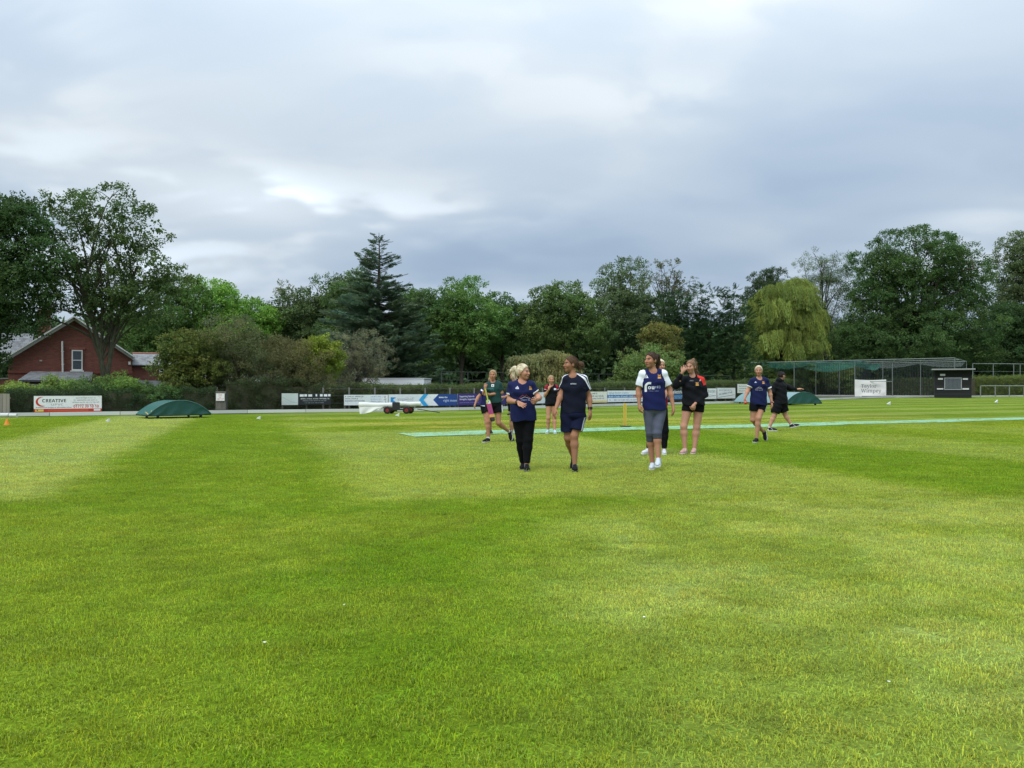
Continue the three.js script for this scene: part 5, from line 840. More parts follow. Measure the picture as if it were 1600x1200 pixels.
function person(o) {
  const { label, crop: [ox, oy, sc], d, foot, skin = [0.44, 0.25, 0.165], w = 1, male = false } = o;
  const fx = X(ox + foot / sc, d), gy = fieldY(fx, d);
  const root = thing('person', label, 'person', [fx, gy, -d], 0, o.group);
  const J = ([cx, cy, z = 0]) => { const dd = d - z; return V(X(ox + cx / sc, dd) - fx, Y(oy + cy / sc, dd) - gy, z); };
  const j = {}; for (const k of ['neck', 'chest', 'waist', 'pelvis', 'head']) j[k] = J(o[k]);
  for (const k of ['sh', 'el', 'wr', 'hand', 'hip', 'knee', 'ankle', 'toe']) j[k] = o[k].map(J);
  const B = axes((o.torsoYaw ?? 0) * Math.PI / 180), HB = axes(o.yaw * Math.PI / 180, (o.pitch ?? 0) * Math.PI / 180, (o.roll ?? 0) * Math.PI / 180);
  for (let s = 0; s < 2; s++) { j.sh[s].lerp(j.chest, 0.10); j.sh[s].y -= 0.012; }
  // keep both shoes on or above the ground
  for (let s = 0; s < 2; s++) { const pl = o.plant?.[s] ?? true; if (pl) { j.ankle[s].y = 0.088; j.toe[s].y = 0.03; } }
  // body -------------------------------------------------------------
  const body = [ell(j.chest, 0.150 * w, 0.175, 0.102 * w, B), ell(j.waist, 0.122 * w, 0.15, 0.092 * w, B), ell(j.pelvis, 0.158 * w, 0.125, 0.115 * w, B), cone(j.neck, along(j.head, HB, 0, -0.03, -0.015), male ? 0.058 : 0.049, male ? 0.052 : 0.043)];
  for (let s = 0; s < 2; s++) {
    body.push(cone(j.neck.clone().lerp(j.chest, 0.15), j.sh[s], 0.050, 0.046 * w));
    body.push(cone(j.sh[s], j.el[s], 0.048 * w, 0.039 * w), cone(j.el[s], j.el[s].clone().lerp(j.wr[s], 0.3), 0.038 * w, 0.040 * w), cone(j.el[s].clone().lerp(j.wr[s], 0.3), j.wr[s], 0.040 * w, 0.0255));
    body.push(cone(j.hip[s], j.knee[s], 0.088 * w, 0.055 * w), cone(j.knee[s], j.knee[s].clone().lerp(j.ankle[s], 0.3).add(V(0, 0, -0.012)), 0.053 * w, 0.056 * w), cone(j.knee[s].clone().lerp(j.ankle[s], 0.3).add(V(0, 0, -0.012)), j.ankle[s], 0.056 * w, 0.034));
  }
  const bodyF = join(body, 0.035), pts = [j.neck, j.head, j.chest, j.pelvis, ...j.sh, ...j.el, ...j.wr, ...j.knee, ...j.ankle], [lo, hi] = bounds(pts, 0.13);
  const tone = (x, y, z) => { const v = 0.94 + 0.14 * (noise3(x * 9, y * 9, z * 9 + fx) - 0.5); let k = v; return [skin[0] * k * 1.10, skin[1] * k * 0.98 * (1 - 0.06 * noise3(x * 14, y * 14, z * 14)), skin[2] * k * 0.90]; };
  const flesh = [paint(netMesh(bodyF, lo, hi, 0.0105), tone)];
  // head -------------------------------------------------------------
  const h = j.head, at = (x, y, z) => along(h, HB, x, y, z), wide = male ? 1.06 : 1;
  const skull = [ell(at(0, 0.022, -0.012), 0.074 * wide, 0.092, 0.094, HB), ell(at(0, -0.040, 0.028), 0.055 * wide, 0.062, 0.058, HB), ell(at(0, -0.085, 0.058), 0.026 * wide, 0.022, 0.024, HB), ell(at(0.036, -0.022, 0.058), 0.026, 0.026, 0.026, HB), ell(at(-0.036, -0.022, 0.058), 0.026, 0.026, 0.026, HB), cone(j.neck, at(0, -0.045, -0.018), male ? 0.056 : 0.047, male ? 0.05 : 0.041)];
  const fine = [cone(at(0, 0.012, 0.083), at(0, -0.024, 0.103), 0.007, 0.0125), ell(at(0, -0.027, 0.094), 0.017, 0.009, 0.011, HB), ell(at(0, -0.054, 0.083), 0.024, 0.006, 0.010, HB), ell(at(0, -0.064, 0.081), 0.020, 0.007, 0.010, HB), ell(at(0, 0.027, 0.078), 0.045, 0.007, 0.012, HB)];
  for (const s of [-1, 1]) fine.push(ell(at(0.076 * wide * s, -0.006, -0.008), 0.010, 0.030, 0.018, HB));
  const skullF = join(skull, 0.022), fineF = join(fine, 0.006), sock = [-1, 1].map((s) => ell(at(0.031 * s, 0.010, 0.094), 0.017, 0.009, 0.014, HB)), balls = [-1, 1].map((s) => ell(at(0.031 * s, 0.008, 0.070), 0.013, 0.0115, 0.0135, HB));
  const HQ = 1.07, headIn = (x, y, z) => { let q = smin(skullF(x, y, z), fineF(x, y, z), 0.010); for (let i = 0; i < 2; i++) { q = Math.max(q, -sock[i](x, y, z)); q = Math.min(q, balls[i](x, y, z)); } return q; };
  const headF = (x, y, z) => headIn(h.x + (x - h.x) / HQ, h.y + (y - h.y) / HQ, h.z + (z - h.z) / HQ) * HQ;
  const hairRGB = o.hair.colour, browRGB = o.brow ?? hairRGB.map((c) => c * 0.45);
  const [hlo, hhi] = bounds([h], 0.16), face = netMesh(headF, hlo, hhi, 0.0046);
  paint(face, (x, y, z) => {
    const p = V(x, y, z).sub(h).divideScalar(HQ), u = p.dot(HB[0]), v = p.dot(HB[1]), f = p.dot(HB[2]); let c = tone(x, y, z);
    if (f > 0.04) {
      const eu = (Math.abs(u) - 0.031) / 0.0155, ev = (v - 0.009) / 0.0062; if (eu * eu + ev * ev < 1) c = Math.abs(Math.abs(u) - 0.031) < 0.0075 || v > 0.0138 ? [0.035, 0.028, 0.024] : [0.30, 0.27, 0.25];
      else if (Math.abs(Math.abs(u) - 0.032) < 0.019 && Math.abs(v - 0.032 + 12 * (Math.abs(u) - 0.029) ** 2) < 0.004) c = browRGB;
      else { const lu = u / 0.024, lv = (v + 0.059) / 0.012; if (lu * lu + lv * lv < 1) c = Math.abs(v + 0.0595) < 0.0022 ? [0.16, 0.06, 0.05] : [c[0] * 0.92, c[1] * 0.58, c[2] * 0.62]; else { const ck = Math.exp(-((Math.abs(u) - 0.040) ** 2 + (v + 0.025) ** 2) / 0.0004) * 0.12; c = [c[0] * (1 + ck * 0.3), c[1] * (1 - ck), c[2] * (1 - ck)]; } }
    }
    return c;
  });
  flesh.push(face);
  // hands ------------------------------------------------------------
  for (let s = 0; s < 2; s++) { const hs = o.hands?.[s] ?? {}; flesh.push(paint(handShape(j.wr[s], j.hand[s], V(...(hs.palm ?? [s ? -1 : 1, 0, 0.15])), hs.curl ?? 0.45, hs.spread ?? 0.6, 0.93 * (male ? 1.1 : 1), hs.side ?? 1, hs.grip), tone)); }
  part('body', mergeSkin(flesh), new THREE.MeshPhysicalMaterial({ vertexColors: true, roughness: 0.7, specularIntensity: 0.28 }), root);
  // hair -------------------------------------------------------------
  {
    const H = o.hair, g = [], cap = ell(at(0, 0.026, -0.014), 0.083 * wide, 0.099, 0.102, HB), hp = [at(0, 0, 0)];
    const n1 = V(0, -0.60, 0.80), line = H.line ?? 0.006;
    const capF = (x, y, z) => { const p = V(x, y, z).sub(h), v = p.dot(HB[1]), f = p.dot(HB[2]), u = p.dot(HB[0]); return Math.max(cap(x, y, z), f * n1.z + v * n1.y - line - Math.abs(u) * 0.12, -v - (H.low ?? 0.075)); };
    for (const [a, b, ra, rb] of H.tail ?? []) { const A = at(...a), E = at(...b); g.push(cone(A, E, ra, rb)); hp.push(A, E); }
    const tails = g.length ? join(g, 0.02) : () => 1e9;
    const f = (X1, Y1, Z1) => { const x = h.x + (X1 - h.x) / HQ, y = h.y + (Y1 - h.y) / HQ, z = h.z + (Z1 - h.z) / HQ, p = V(x, y, z).sub(h), u = p.dot(HB[0]), v = p.dot(HB[1]), w2 = p.dot(HB[2]); return smin(capF(x, y, z), tails(x, y, z), 0.012) + 0.0022 * Math.sin(u * 160 + v * 50 + 6 * noise3(x * 30, y * 30, z * 30)) + 0.004 * (noise3(u * 60, v * 22, w2 * 30) - 0.5); };
    const [l2, h2] = bounds(hp, 0.16), hg = netMesh(f, l2, h2, 0.0055);
    paint(hg, (x, y, z) => { const k = 0.72 + 0.6 * noise3(x * 70, y * 18, z * 70); return hairRGB.map((c) => c * k); });
    // loose strands: over the crown and out of the tail
    const rs = rng(Math.round(fx * 1000) + 77), strands = [], lift = (q) => q.sub(h).multiplyScalar(HQ).add(h), T = H.tail ?? [];
    for (let i = 0; i < 90; i++) {
      let P;
      if (T.length && i < 50) { const sg = T[Math.floor(rs() * T.length)], a = at(...sg[0]), e = at(...sg[1]), o1 = unit(rs).multiplyScalar(sg[2] * 0.9), o2 = unit(rs).multiplyScalar(sg[2] * 1.5).addScaledVector(HB[1], -0.012); P = [a.clone().add(o1), a.clone().lerp(e, 0.5).addScaledVector(o1, 1.15), e.clone().add(o2), e.clone().addScaledVector(o2, 1.5).addScaledVector(e.clone().sub(a), 0.25)]; }
      else { const u = (rs() - 0.5) * 2, v = 0.3 + 0.7 * rs(), f0 = 0.35 - 1.1 * rs(), q = V(u * 0.8, v, f0).normalize(), back = V(0, -0.25 - 0.3 * rs(), -1); P = [0, 1, 2, 3].map((k) => { const w2 = q.clone().addScaledVector(back, k * 0.16).normalize(); const out = 1.0 + 0.012 * k + 0.02 * rs(); return at(w2.x * 0.083 * out, 0.026 + w2.y * 0.099 * out, -0.014 + w2.z * 0.102 * out); }); }
      const g2 = tube(P.map(lift), [0.0022, 0.0024, 0.0018, 0.0006], 4); g2.deleteAttribute('uv'); const k = 0.8 + 0.6 * rs(); strands.push(paint(g2, () => hairRGB.map((c) => c * k)));
    }
    part('hair', mergeSkin([hg, ...strands]), new THREE.MeshPhysicalMaterial({ vertexColors: true, roughness: 0.65, specularIntensity: 0.22 }), root);
  }
  // shoes and socks --------------------------------------------------
  for (let s = 0; s < 2; s++) {
    const A = j.ankle[s], T = j.toe[s], S = o.shoe, shin = A.clone().sub(j.knee[s]).normalize().negate();
    const heel0 = A.clone(); let dir = T.clone().sub(A).add(V(0, (o.plant?.[s] ?? true) ? 0.058 : 0, 0)).normalize(); if (o.plant?.[s] ?? true) { dir.y = 0; dir.normalize(); }
    const side = V().crossVectors(dir, shin).normalize(), up = V().crossVectors(side, dir).normalize(), FB = [side, up, dir], size = male ? 1.1 : 0.98;
    const sole = A.clone().addScaledVector(up, -0.084).addScaledVector(dir, -0.055), P = (a, hh, q = 0) => sole.clone().addScaledVector(dir, a * size).addScaledVector(up, hh * size).addScaledVector(side, q * size);
    const upper = join([ell(P(0.062, 0.050), 0.038 * size, 0.046 * size, 0.066 * size, FB), ell(P(0.165, 0.038), 0.045 * size, 0.036 * size, 0.100 * size, FB), cone(P(0.060, 0.05), P(0.055, 0.092), 0.040 * size, 0.040 * size, true), cone(P(0.09, 0.075), P(0.19, 0.045), 0.028 * size, 0.03 * size)], 0.025), cutSole = (x, y, z) => { const p = V(x, y, z).sub(sole); return p.dot(up) - 0.018 * size; };
    const shoeF = (x, y, z) => Math.max(upper(x, y, z) , -cutSole(x, y, z));
    const foot2 = join([cone(P(0.045, 0), P(0.12, 0), 0.040 * size, 0.040 * size), cone(P(0.12, 0), P(0.225, 0), 0.042 * size, 0.046 * size)], 0.02);
    const soleF = (x, y, z) => { const p = V(x, y, z).sub(sole), hh = p.dot(up), q = p.clone().addScaledVector(up, -hh).add(sole); return Math.max(foot2(q.x, q.y, q.z), Math.abs(hh - 0.011 * size) - 0.0125 * size); };
    const [l3, h3] = bounds([P(0, 0), P(0.27, 0), A], 0.075), sh = part('shoe', netMesh(shoeF, l3, h3, 0.0065), new THREE.MeshPhysicalMaterial({ color: C(...S.colour), roughness: 0.8, specularIntensity: 0.2 }), root);
    part('sole', netMesh(soleF, l3, h3, 0.0065), mat(...S.sole, 0.6), sh);
    if (S.mark) part('flash', [-1, 1].map((q) => { const g = netMesh((x, y, z) => { const p = V(x, y, z).sub(sole), a = p.dot(dir) / size, hh = p.dot(up) / size, b = p.dot(side) * q; return Math.max(upper(x, y, z) - 0.0015, -b + 0.02, Math.abs(a - 0.13 + (hh - 0.04) * 0.8) - 0.012, 0.022 - hh); }, l3, h3, 0.0065); return g; }), mat(...S.mark, 0.6), sh);
    if (o.sock) { const u = j.knee[s].clone().sub(A).normalize(); part('sock', netMesh(cone(A.clone().addScaledVector(u, 0.03), A.clone().addScaledVector(u, -0.04), 0.0385, 0.043, false), ...bounds([A, A.clone().addScaledVector(u, 0.08)], 0.06), 0.007), mat(...o.sock, 0.9), root); }
  }
  // clothes ----------------------------------------------------------
  const c = o.top, hemY = J([0, c.hem]).y, segs = (a, b, t) => b.clone().lerp(a, 1 - t);
  {
    const lo2 = c.loose ?? 0.018, rg = c.raglan ?? 0.1, sl = [0, 1].map((s) => c.sleeve <= 1 ? [[j.sh[s].clone().lerp(j.neck, rg), j.sh[s], 0.046 + lo2 * 0.4, 0.052 * w + lo2 * 0.5], [j.sh[s], segs(j.sh[s], j.el[s], c.sleeve), 0.052 * w + lo2 * 0.5, 0.050 * w + lo2 * 0.8]] : [[j.sh[s].clone().lerp(j.neck, rg), j.sh[s], 0.046 + lo2 * 0.4, 0.052 * w + lo2 * 0.5], [j.sh[s], j.el[s], 0.054 * w + lo2 * 0.5, 0.046 * w + lo2 * 0.8], [j.el[s], segs(j.el[s], j.wr[s], c.sleeve - 1), 0.047 * w + lo2 * 0.8, 0.036]]);
    const hemC = V(j.pelvis.x, hemY - 0.01, j.pelvis.z), under = j.chest.clone().add(V(0, -0.03, 0));
    const plainCore = [ell(j.chest, 0.146 * w + lo2, 0.185, 0.102 * w + lo2, B), drape(under, hemC, 0.146 * w + lo2, 0.104 * w + lo2, (c.hemWide ?? 0.158) * w + lo2 * 1.2, 0.116 * w + lo2 * 1.3, B)];
    if (!male) for (const s of [-1, 1]) plainCore.push(ell(along(j.chest, B, 0.066 * s * w, -0.015, 0.068 * w), 0.066 * w, 0.070, 0.052 * w + lo2 * 0.4, B));
    if (c.raglan === undefined) for (const s of [0, 1]) plainCore.push(cone(j.neck.clone().lerp(j.chest, 0.25), j.sh[s].clone().lerp(j.neck, 0.38), 0.062, 0.056));
    const core = [...plainCore, cone(j.neck.clone().lerp(j.chest, 0.25), j.sh[0], 0.060, 0.048 * w + lo2 * 0.4), cone(j.neck.clone().lerp(j.chest, 0.25), j.sh[1], 0.060, 0.048 * w + lo2 * 0.4)];
    const cuts = c.hood ? [] : [cone(along(j.neck, B, 0, c.neckLow ?? -0.005, 0.045), along(j.head, B, 0, 0.02, 0.03), 0.062, 0.095)];
    if (c.hood) core.push(ell(along(j.neck, B, 0, 0.005, -0.075), 0.105, 0.075, 0.075, B), ell(along(j.neck, B, 0, 0.0, 0.02), 0.085, 0.045, 0.075, B));
    garment(c.name, root, { core, plain: plainCore, limbs: sl, k: 0.035, hem: hemY, cuts, fold: c.fold ?? 0.006, centre: j.chest, yaw: (o.torsoYaw ?? 0) * Math.PI / 180, draw: c.draw, base: c.base, points: [j.neck, j.pelvis, V(0, hemY, 0).add(V(j.pelvis.x, 0, 0)), ...j.sh, ...sl.map((q) => q.at(-1)[1]), ...j.sh, ...(c.sleeve > 1 ? j.el : [])], label: c.label });
  }
  const b = o.bottom;
  {
    const L = b.loose ?? 0.010, legs = [0, 1].map((s) => b.length <= 1 ? [[j.hip[s], segs(j.hip[s], j.knee[s], b.length), 0.090 * w + L, lerp(0.090, 0.055, b.length) * w + L * 1.5]] : (() => { const cf = j.knee[s].clone().lerp(j.ankle[s], 0.3).add(V(0, 0, -0.012)), first = [j.hip[s], j.knee[s], 0.090 * w + L, 0.058 * w + L]; return b.length > 1.5 ? [first, [j.knee[s], cf, 0.058 * w + L, 0.058 * w + L], [cf, segs(j.knee[s], j.ankle[s], b.length - 1), 0.058 * w + L, 0.037 + L]] : [first, [j.knee[s], j.knee[s].clone().lerp(cf, (b.length - 1) / 0.3), 0.058 * w + L, 0.058 * w + L]]; })());
    garment(b.name, root, { core: [ell(j.pelvis, 0.160 * w + L, 0.13, 0.117 * w + L, B), ell(j.pelvis.clone().lerp(j.waist, 0.6), 0.132 * w + L, 0.12, 0.1 * w + L, B)], limbs: legs, top: j.waist.y + 0.02, k: b.length < 1 ? 0.008 : 0.02, fold: b.fold ?? 0.003, centre: j.pelvis, yaw: (o.torsoYaw ?? 0) * Math.PI / 180, draw: b.draw, base: b.base, points: [j.waist, j.pelvis, ...j.hip, ...legs.map((q) => q.at(-1)[1]), ...j.knee], size: 256, rough: b.rough ?? 0.85 });
  }
  o.extra?.({ root, j, J, at, HB, B, part });
  return { root, j };
}
const BLACK = '#121317', NAVY = '#1b2148', INK = '#131727';
const blondeHair = [0.62, 0.52, 0.36], brownHair = [0.075, 0.045, 0.028], fairHair = [0.34, 0.23, 0.13], honeyHair = [0.42, 0.28, 0.15];
const band = (a, dir, r, h, m) => (R) => R;
function wristband(root, name, wr, el, r, h, m) { const u = wr.clone().sub(el).normalize(), a = wr.clone().addScaledVector(u, -0.02), g = rod(a.clone().addScaledVector(u, -h / 2), a.clone().addScaledVector(u, h / 2), r, r, 14); return part(name, g, m, root); }
const stripes3 = (g, s, from = 0, to = 1) => g.limb(s, (c, H) => { c.fillStyle = '#e6e6ea'; for (const x of [-0.075, 0, 0.075]) c.fillRect((x - 0.022) * H, from * H, 0.044 * H, (to - from) * H); });
const cuff = (g, col = '#e8e8ea', at = 0.86) => { for (const s of [0, 1]) g.limb(s, (c, H) => { c.fillStyle = col; c.fillRect(-H / 2, at * H, H, 0.2 * H); }); };
const C1 = [740, 540, 5.715], C2 = [980, 530, 5.4533], CA = [736, 570, 9.225], CD = [840, 575, 10.91], CG = [1150, 560, 8.573];

// blonde woman in front, talking to the right
person({ label: 'blonde woman in navy shirt and long black leggings, gesturing as she talks', crop: C1, d: 12, foot: 455, w: 1.12, skin: [0.47, 0.27, 0.185],
  head: [442, 238, 0.02], yaw: 58, neck: [430, 325], chest: [428, 405], waist: [440, 520], pelvis: [448, 625], torsoYaw: 8,
  sh: [[335, 350], [520, 348]], el: [[322, 490, 0.0], [580, 462, 0.0]], wr: [[398, 505, 0.2], [578, 478, 0.20]], hand: [[465, 548, 0.26], [545, 492, 0.28]], hands: [{ palm: [0.2, 0.5, 0.9], curl: 0.22, spread: 1 }, { palm: [-0.9, 0.1, -0.2], curl: 0.7 }],
  hip: [[405, 650], [490, 650]], knee: [[424, 850, 0.0], [486, 840, 0.06]], ankle: [[442, 1040, -0.10], [474, 1040, 0.10]], toe: [[428, 1090, 0.08], [482, 1090, 0.30]],
  hair: { colour: blondeHair, tail: [[[0, 0.03, -0.10], [0.01, 0.055, -0.15], 0.030, 0.034], [[0.01, 0.055, -0.15], [0.0, 0.02, -0.205], 0.034, 0.022], [[0.01, 0.05, -0.15], [0.02, -0.06, -0.165], 0.032, 0.030], [[0.02, -0.06, -0.165], [0.015, -0.105, -0.135], 0.028, 0.010], [[0, 0.06, -0.15], [0.02, 0.045, -0.225], 0.02, 0.006]] },
  shoe: { colour: [0.010, 0.010, 0.011], sole: [0.10, 0.10, 0.10], mark: [0.16, 0.16, 0.17] },
  top: { name: 'shirt', hem: 672, sleeve: 0.60, loose: 0.024, base: NAVY, neckLow: -0.03, draw: (g) => { g.front((c, M) => { TRI(c, -0.085 * M, -0.055 * M, 0.048 * M); CREST(c, 0.125 * M, -0.05 * M, 0.055 * M); c.strokeStyle = '#c8573a'; c.lineWidth = 0.006 * M; c.beginPath(); c.moveTo(-0.06 * M, 0.115 * M); c.lineTo(-0.01 * M, 0.065 * M); c.lineTo(0.025 * M, 0.085 * M); c.lineTo(0.05 * M, 0.06 * M); c.lineTo(0.13 * M, 0.115 * M); c.stroke(); c.strokeStyle = '#d8d8dc'; c.beginPath(); c.moveTo(-0.04 * M, 0.118 * M); c.lineTo(0.03 * M, 0.09 * M); c.lineTo(0.12 * M, 0.118 * M); c.stroke(); scrawl(c, -0.03 * M, 0.135 * M, 0.14 * M, 0.024 * M, '#c9cdd6', 3); }); cuff(g); } },
  bottom: { name: 'leggings', length: 1.93, base: '#0c0d10' },
  extra: ({ root, j }) => wristband(root, 'wristband', j.wr[0], j.el[0], 0.033, 0.03, mat(0.02, 0.018, 0.018, 0.5)) });
// dark haired woman with white stripes on her sleeves, looking left
person({ label: 'woman in navy shirt and shorts with white stripes, looking towards the blonde', crop: C1, d: 12, foot: 890, w: 1.06, skin: [0.36, 0.20, 0.125],
  head: [866, 168, 0.0], yaw: -72, neck: [888, 265], chest: [900, 368], waist: [902, 495], pelvis: [888, 612], torsoYaw: -12,
  sh: [[822, 292], [985, 290]], el: [[786, 430, -0.02], [1030, 452, -0.04]], wr: [[732, 568, 0.12], [1041, 582, 0.05]], hand: [[706, 668, 0.16], [1043, 690, 0.08]], hands: [{ palm: [0.9, 0, -0.4], curl: 0.4 }, { palm: [-0.8, 0, -0.6], curl: 0.4 }],
  hip: [[845, 640], [935, 640]], knee: [[842, 822, 0.0], [900, 805, 0.08]], ankle: [[892, 1000, -0.30], [903, 1050, 0.10]], toe: [[872, 1092, -0.18], [905, 1100, 0.30]], plant: [false, true],
  hair: { colour: [0.080, 0.046, 0.026], tail: [[[0, 0.01, -0.10], [0, -0.01, -0.155], 0.030, 0.052], [[0, -0.01, -0.155], [0.01, -0.05, -0.14], 0.05, 0.03]] },
  shoe: { colour: [0.012, 0.012, 0.013], sole: [0.03, 0.03, 0.03], mark: [0.16, 0.16, 0.16] }, sock: null,
  top: { name: 'shirt', hem: 600, sleeve: 0.66, raglan: 0.75, loose: 0.026, base: INK, neckLow: 0.005, draw: (g) => { g.front((c, M) => { txt(c, 'adidas', 0.0 * M, -0.05 * M, 0.030 * M, '#d8dade', { align: 'center' }); }); stripes3(g, 0); stripes3(g, 1); } },
  bottom: { name: 'shorts', length: 0.72, loose: 0.028, base: '#151a35', fold: 0.007, draw: (g) => { g.limb(1, (c, H) => { c.fillStyle = '#dadce2'; for (const x of [-0.07, 0, 0.07]) c.fillRect((x - 0.02) * H, 0, 0.04 * H, H); c.fillRect(0.30 * H, 0.74 * H, 0.10 * H, 0.07 * H); }); } },
  extra: ({ root, j }) => { const u = j.wr[1].clone().sub(j.el[1]).normalize(), wt = part('watch', [rod(j.wr[1].clone().addScaledVector(u, -0.055), j.wr[1].clone().addScaledVector(u, -0.025), 0.034, 0.033, 14)], mat(0.012, 0.012, 0.013, 0.5), root); const dial = new THREE.CylinderGeometry(0.021, 0.021, 0.012, 16).rotateX(Math.PI / 2).translate(j.wr[1].x + 0.012, j.wr[1].y + 0.04, j.wr[1].z + 0.03); part('dial', dial, mat(0.01, 0.01, 0.011, 0.2), wt); } });
// woman with white sleeves and grey leggings
person({ label: 'woman in navy shirt with white sleeves and grey knee length leggings', crop: C2, d: 12.04, foot: 235, w: 0.98, skin: [0.40, 0.225, 0.145],
  head: [203, 180, 0.02], yaw: -52, neck: [218, 262], chest: [220, 358], waist: [228, 490], pelvis: [235, 592], torsoYaw: -3,
  sh: [[127, 288], [312, 286]], el: [[97, 436, -0.02], [362, 430, -0.03]], wr: [[103, 560, 0.04], [392, 575, 0.05]], hand: [[110, 645, 0.08], [401, 685, 0.08]], hands: [{ palm: [0.9, 0, -0.2], curl: 0.65 }, { palm: [-0.9, 0, -0.3], curl: 0.45 }],
  hip: [[188, 615], [280, 615]], knee: [[196, 812, 0.0], [256, 800, 0.10]], ankle: [[214, 1012, -0.04], [264, 1016, 0.16]], toe: [[203, 1075, 0.14], [250, 1058, 0.40]], plant: [true, false],
  hair: { colour: [0.055, 0.032, 0.022], tail: [[[0, 0.06, -0.095], [-0.005, 0.065, -0.145], 0.024, 0.034], [[-0.005, 0.065, -0.145], [-0.015, -0.03, -0.172], 0.036, 0.034], [[-0.015, -0.03, -0.172], [-0.02, -0.125, -0.155], 0.034, 0.016]] },
  shoe: { colour: [0.52, 0.56, 0.60], sole: [0.60, 0.61, 0.62], mark: [0.22, 0.24, 0.27] },
  top: { name: 'shirt', hem: 604, sleeve: 0.72, loose: 0.030, hemWide: 0.150, base: '#1c2250', neckLow: -0.015, draw: (g) => { for (const s of [0, 1]) g.limb(s, (c, H) => { c.fillStyle = '#e4e7ee'; c.fillRect(-H / 2, 0, H, H); }); g.front((c, M) => { TRI(c, -0.115 * M, -0.075 * M, 0.055 * M); CREST(c, 0.085 * M, -0.075 * M, 0.062 * M); c.strokeStyle = '#eceef2'; c.lineWidth = 0.034 * M; c.beginPath(); c.arc(-0.070 * M, 0.085 * M, 0.055 * M, Math.PI, Math.PI * 1.55); c.lineTo(-0.045 * M, 0.032 * M); c.moveTo(-0.125 * M, 0.08 * M); c.lineTo(-0.122 * M, 0.165 * M); c.stroke(); txt(c, 'ou', -0.095 * M, 0.098 * M, 0.085 * M, '#eceef2'); txt(c, 'r#3', 0.012 * M, 0.092 * M, 0.055 * M, '#aab4cc'); scrawl(c, -0.08 * M, 0.15 * M, 0.15 * M, 0.016 * M, '#b4bcd0', 7); }); } },
  bottom: { name: 'leggings', length: 1.22, base: '#565a6a', fold: 0.003, draw: (g) => { for (const s of [0, 1]) g.limb(s, (c, H) => { c.fillStyle = '#474a52'; c.fillRect(-H / 2, 0.82 * H, H, 0.2 * H); for (let i = 0; i < 90; i++) { c.fillStyle = i % 2 ? '#5b5e66' : '#3c3f46'; c.fillRect(((i * 37) % 100 / 100 - 0.5) * H, (0.82 + ((i * 53) % 18) / 100) * H, 2, 2); } }); } } });
// woman in black and red sports top, hand at her face
person({ label: 'woman in black sports top with red shoulders, one hand over her face', crop: C2, d: 14.8, foot: 535, w: 1.12, skin: [0.50, 0.295, 0.215],
  head: [543, 235, 0.03], yaw: -38, pitch: 8, neck: [556, 308], chest: [558, 398], waist: [560, 490], pelvis: [562, 560], torsoYaw: -10,
  sh: [[480, 340], [634, 345]], el: [[418, 392, 0.06], [655, 470, 0.0]], wr: [[470, 282, 0.20], [575, 553, 0.18]], hand: [[508, 218, 0.20], [545, 604, 0.20]], hands: [{ palm: [0.3, 0.1, -1], curl: 0.35, spread: 1 }, { palm: [-0.3, -0.2, -1], curl: 0.9 }],
  hip: [[516, 582], [608, 582]], knee: [[482, 742, 0.05], [592, 750, 0.0]], ankle: [[492, 895, 0.06], [572, 912, 0.02]], toe: [[452, 968, 0.24], [556, 972, 0.22]],
  hair: { colour: [0.20, 0.12, 0.07], tail: [[[0, 0.085, -0.07], [0.01, 0.11, -0.10], 0.02, 0.028], [[0.01, 0.11, -0.10], [0.02, 0.05, -0.15], 0.028, 0.026], [[0.02, 0.05, -0.15], [0.03, -0.10, -0.15], 0.028, 0.014]] },
  shoe: { colour: [0.52, 0.30, 0.26], sole: [0.60, 0.50, 0.44], mark: [0.70, 0.66, 0.64] },
  top: { name: 'sports_top', hem: 562, sleeve: 1.9, raglan: 0.6, loose: 0.030, fold: 0.010, base: '#15161b', neckLow: 0.01, draw: (g) => { g.limb(1, (c, H) => { c.fillStyle = '#d2382e'; c.fillRect(-0.18 * H, 0, 0.38 * H, 0.30 * H); c.fillStyle = '#d8d8dc'; c.fillRect(0.20 * H, 0, 0.04 * H, 0.34 * H); c.strokeStyle = '#d8d8dc'; c.lineWidth = 0.03 * H; c.beginPath(); c.moveTo(-0.5 * H, 0.60 * H); c.lineTo(-0.1 * H, 0.72 * H); c.lineTo(0.5 * H, 0.92 * H); c.stroke(); c.fillStyle = '#7c1626'; c.beginPath(); c.moveTo(-0.5 * H, 0.63 * H); c.lineTo(-0.1 * H, 0.75 * H); c.lineTo(0.0, 0.85 * H); c.lineTo(-0.5 * H, 0.8 * H); c.fill(); }); g.limb(0, (c, H) => { c.fillStyle = '#c8342c'; c.fillRect(-0.14 * H, 0.36 * H, 0.2 * H, 0.22 * H); }); g.front((c, M) => { scrawl(c, -0.06 * M, -0.10 * M, 0.065 * M, 0.02 * M, '#dcdce0', 9); CREST(c, 0.075 * M, -0.04 * M, 0.065 * M); c.strokeStyle = '#dcdce0'; c.lineWidth = 0.012 * M; c.beginPath(); c.moveTo(0.09 * M, -0.24 * M); c.quadraticCurveTo(0.16 * M, -0.17 * M, 0.13 * M, -0.09 * M); c.stroke(); }); } },
  bottom: { name: 'shorts', length: 0.22, base: '#0d0e11', loose: 0.010 } });
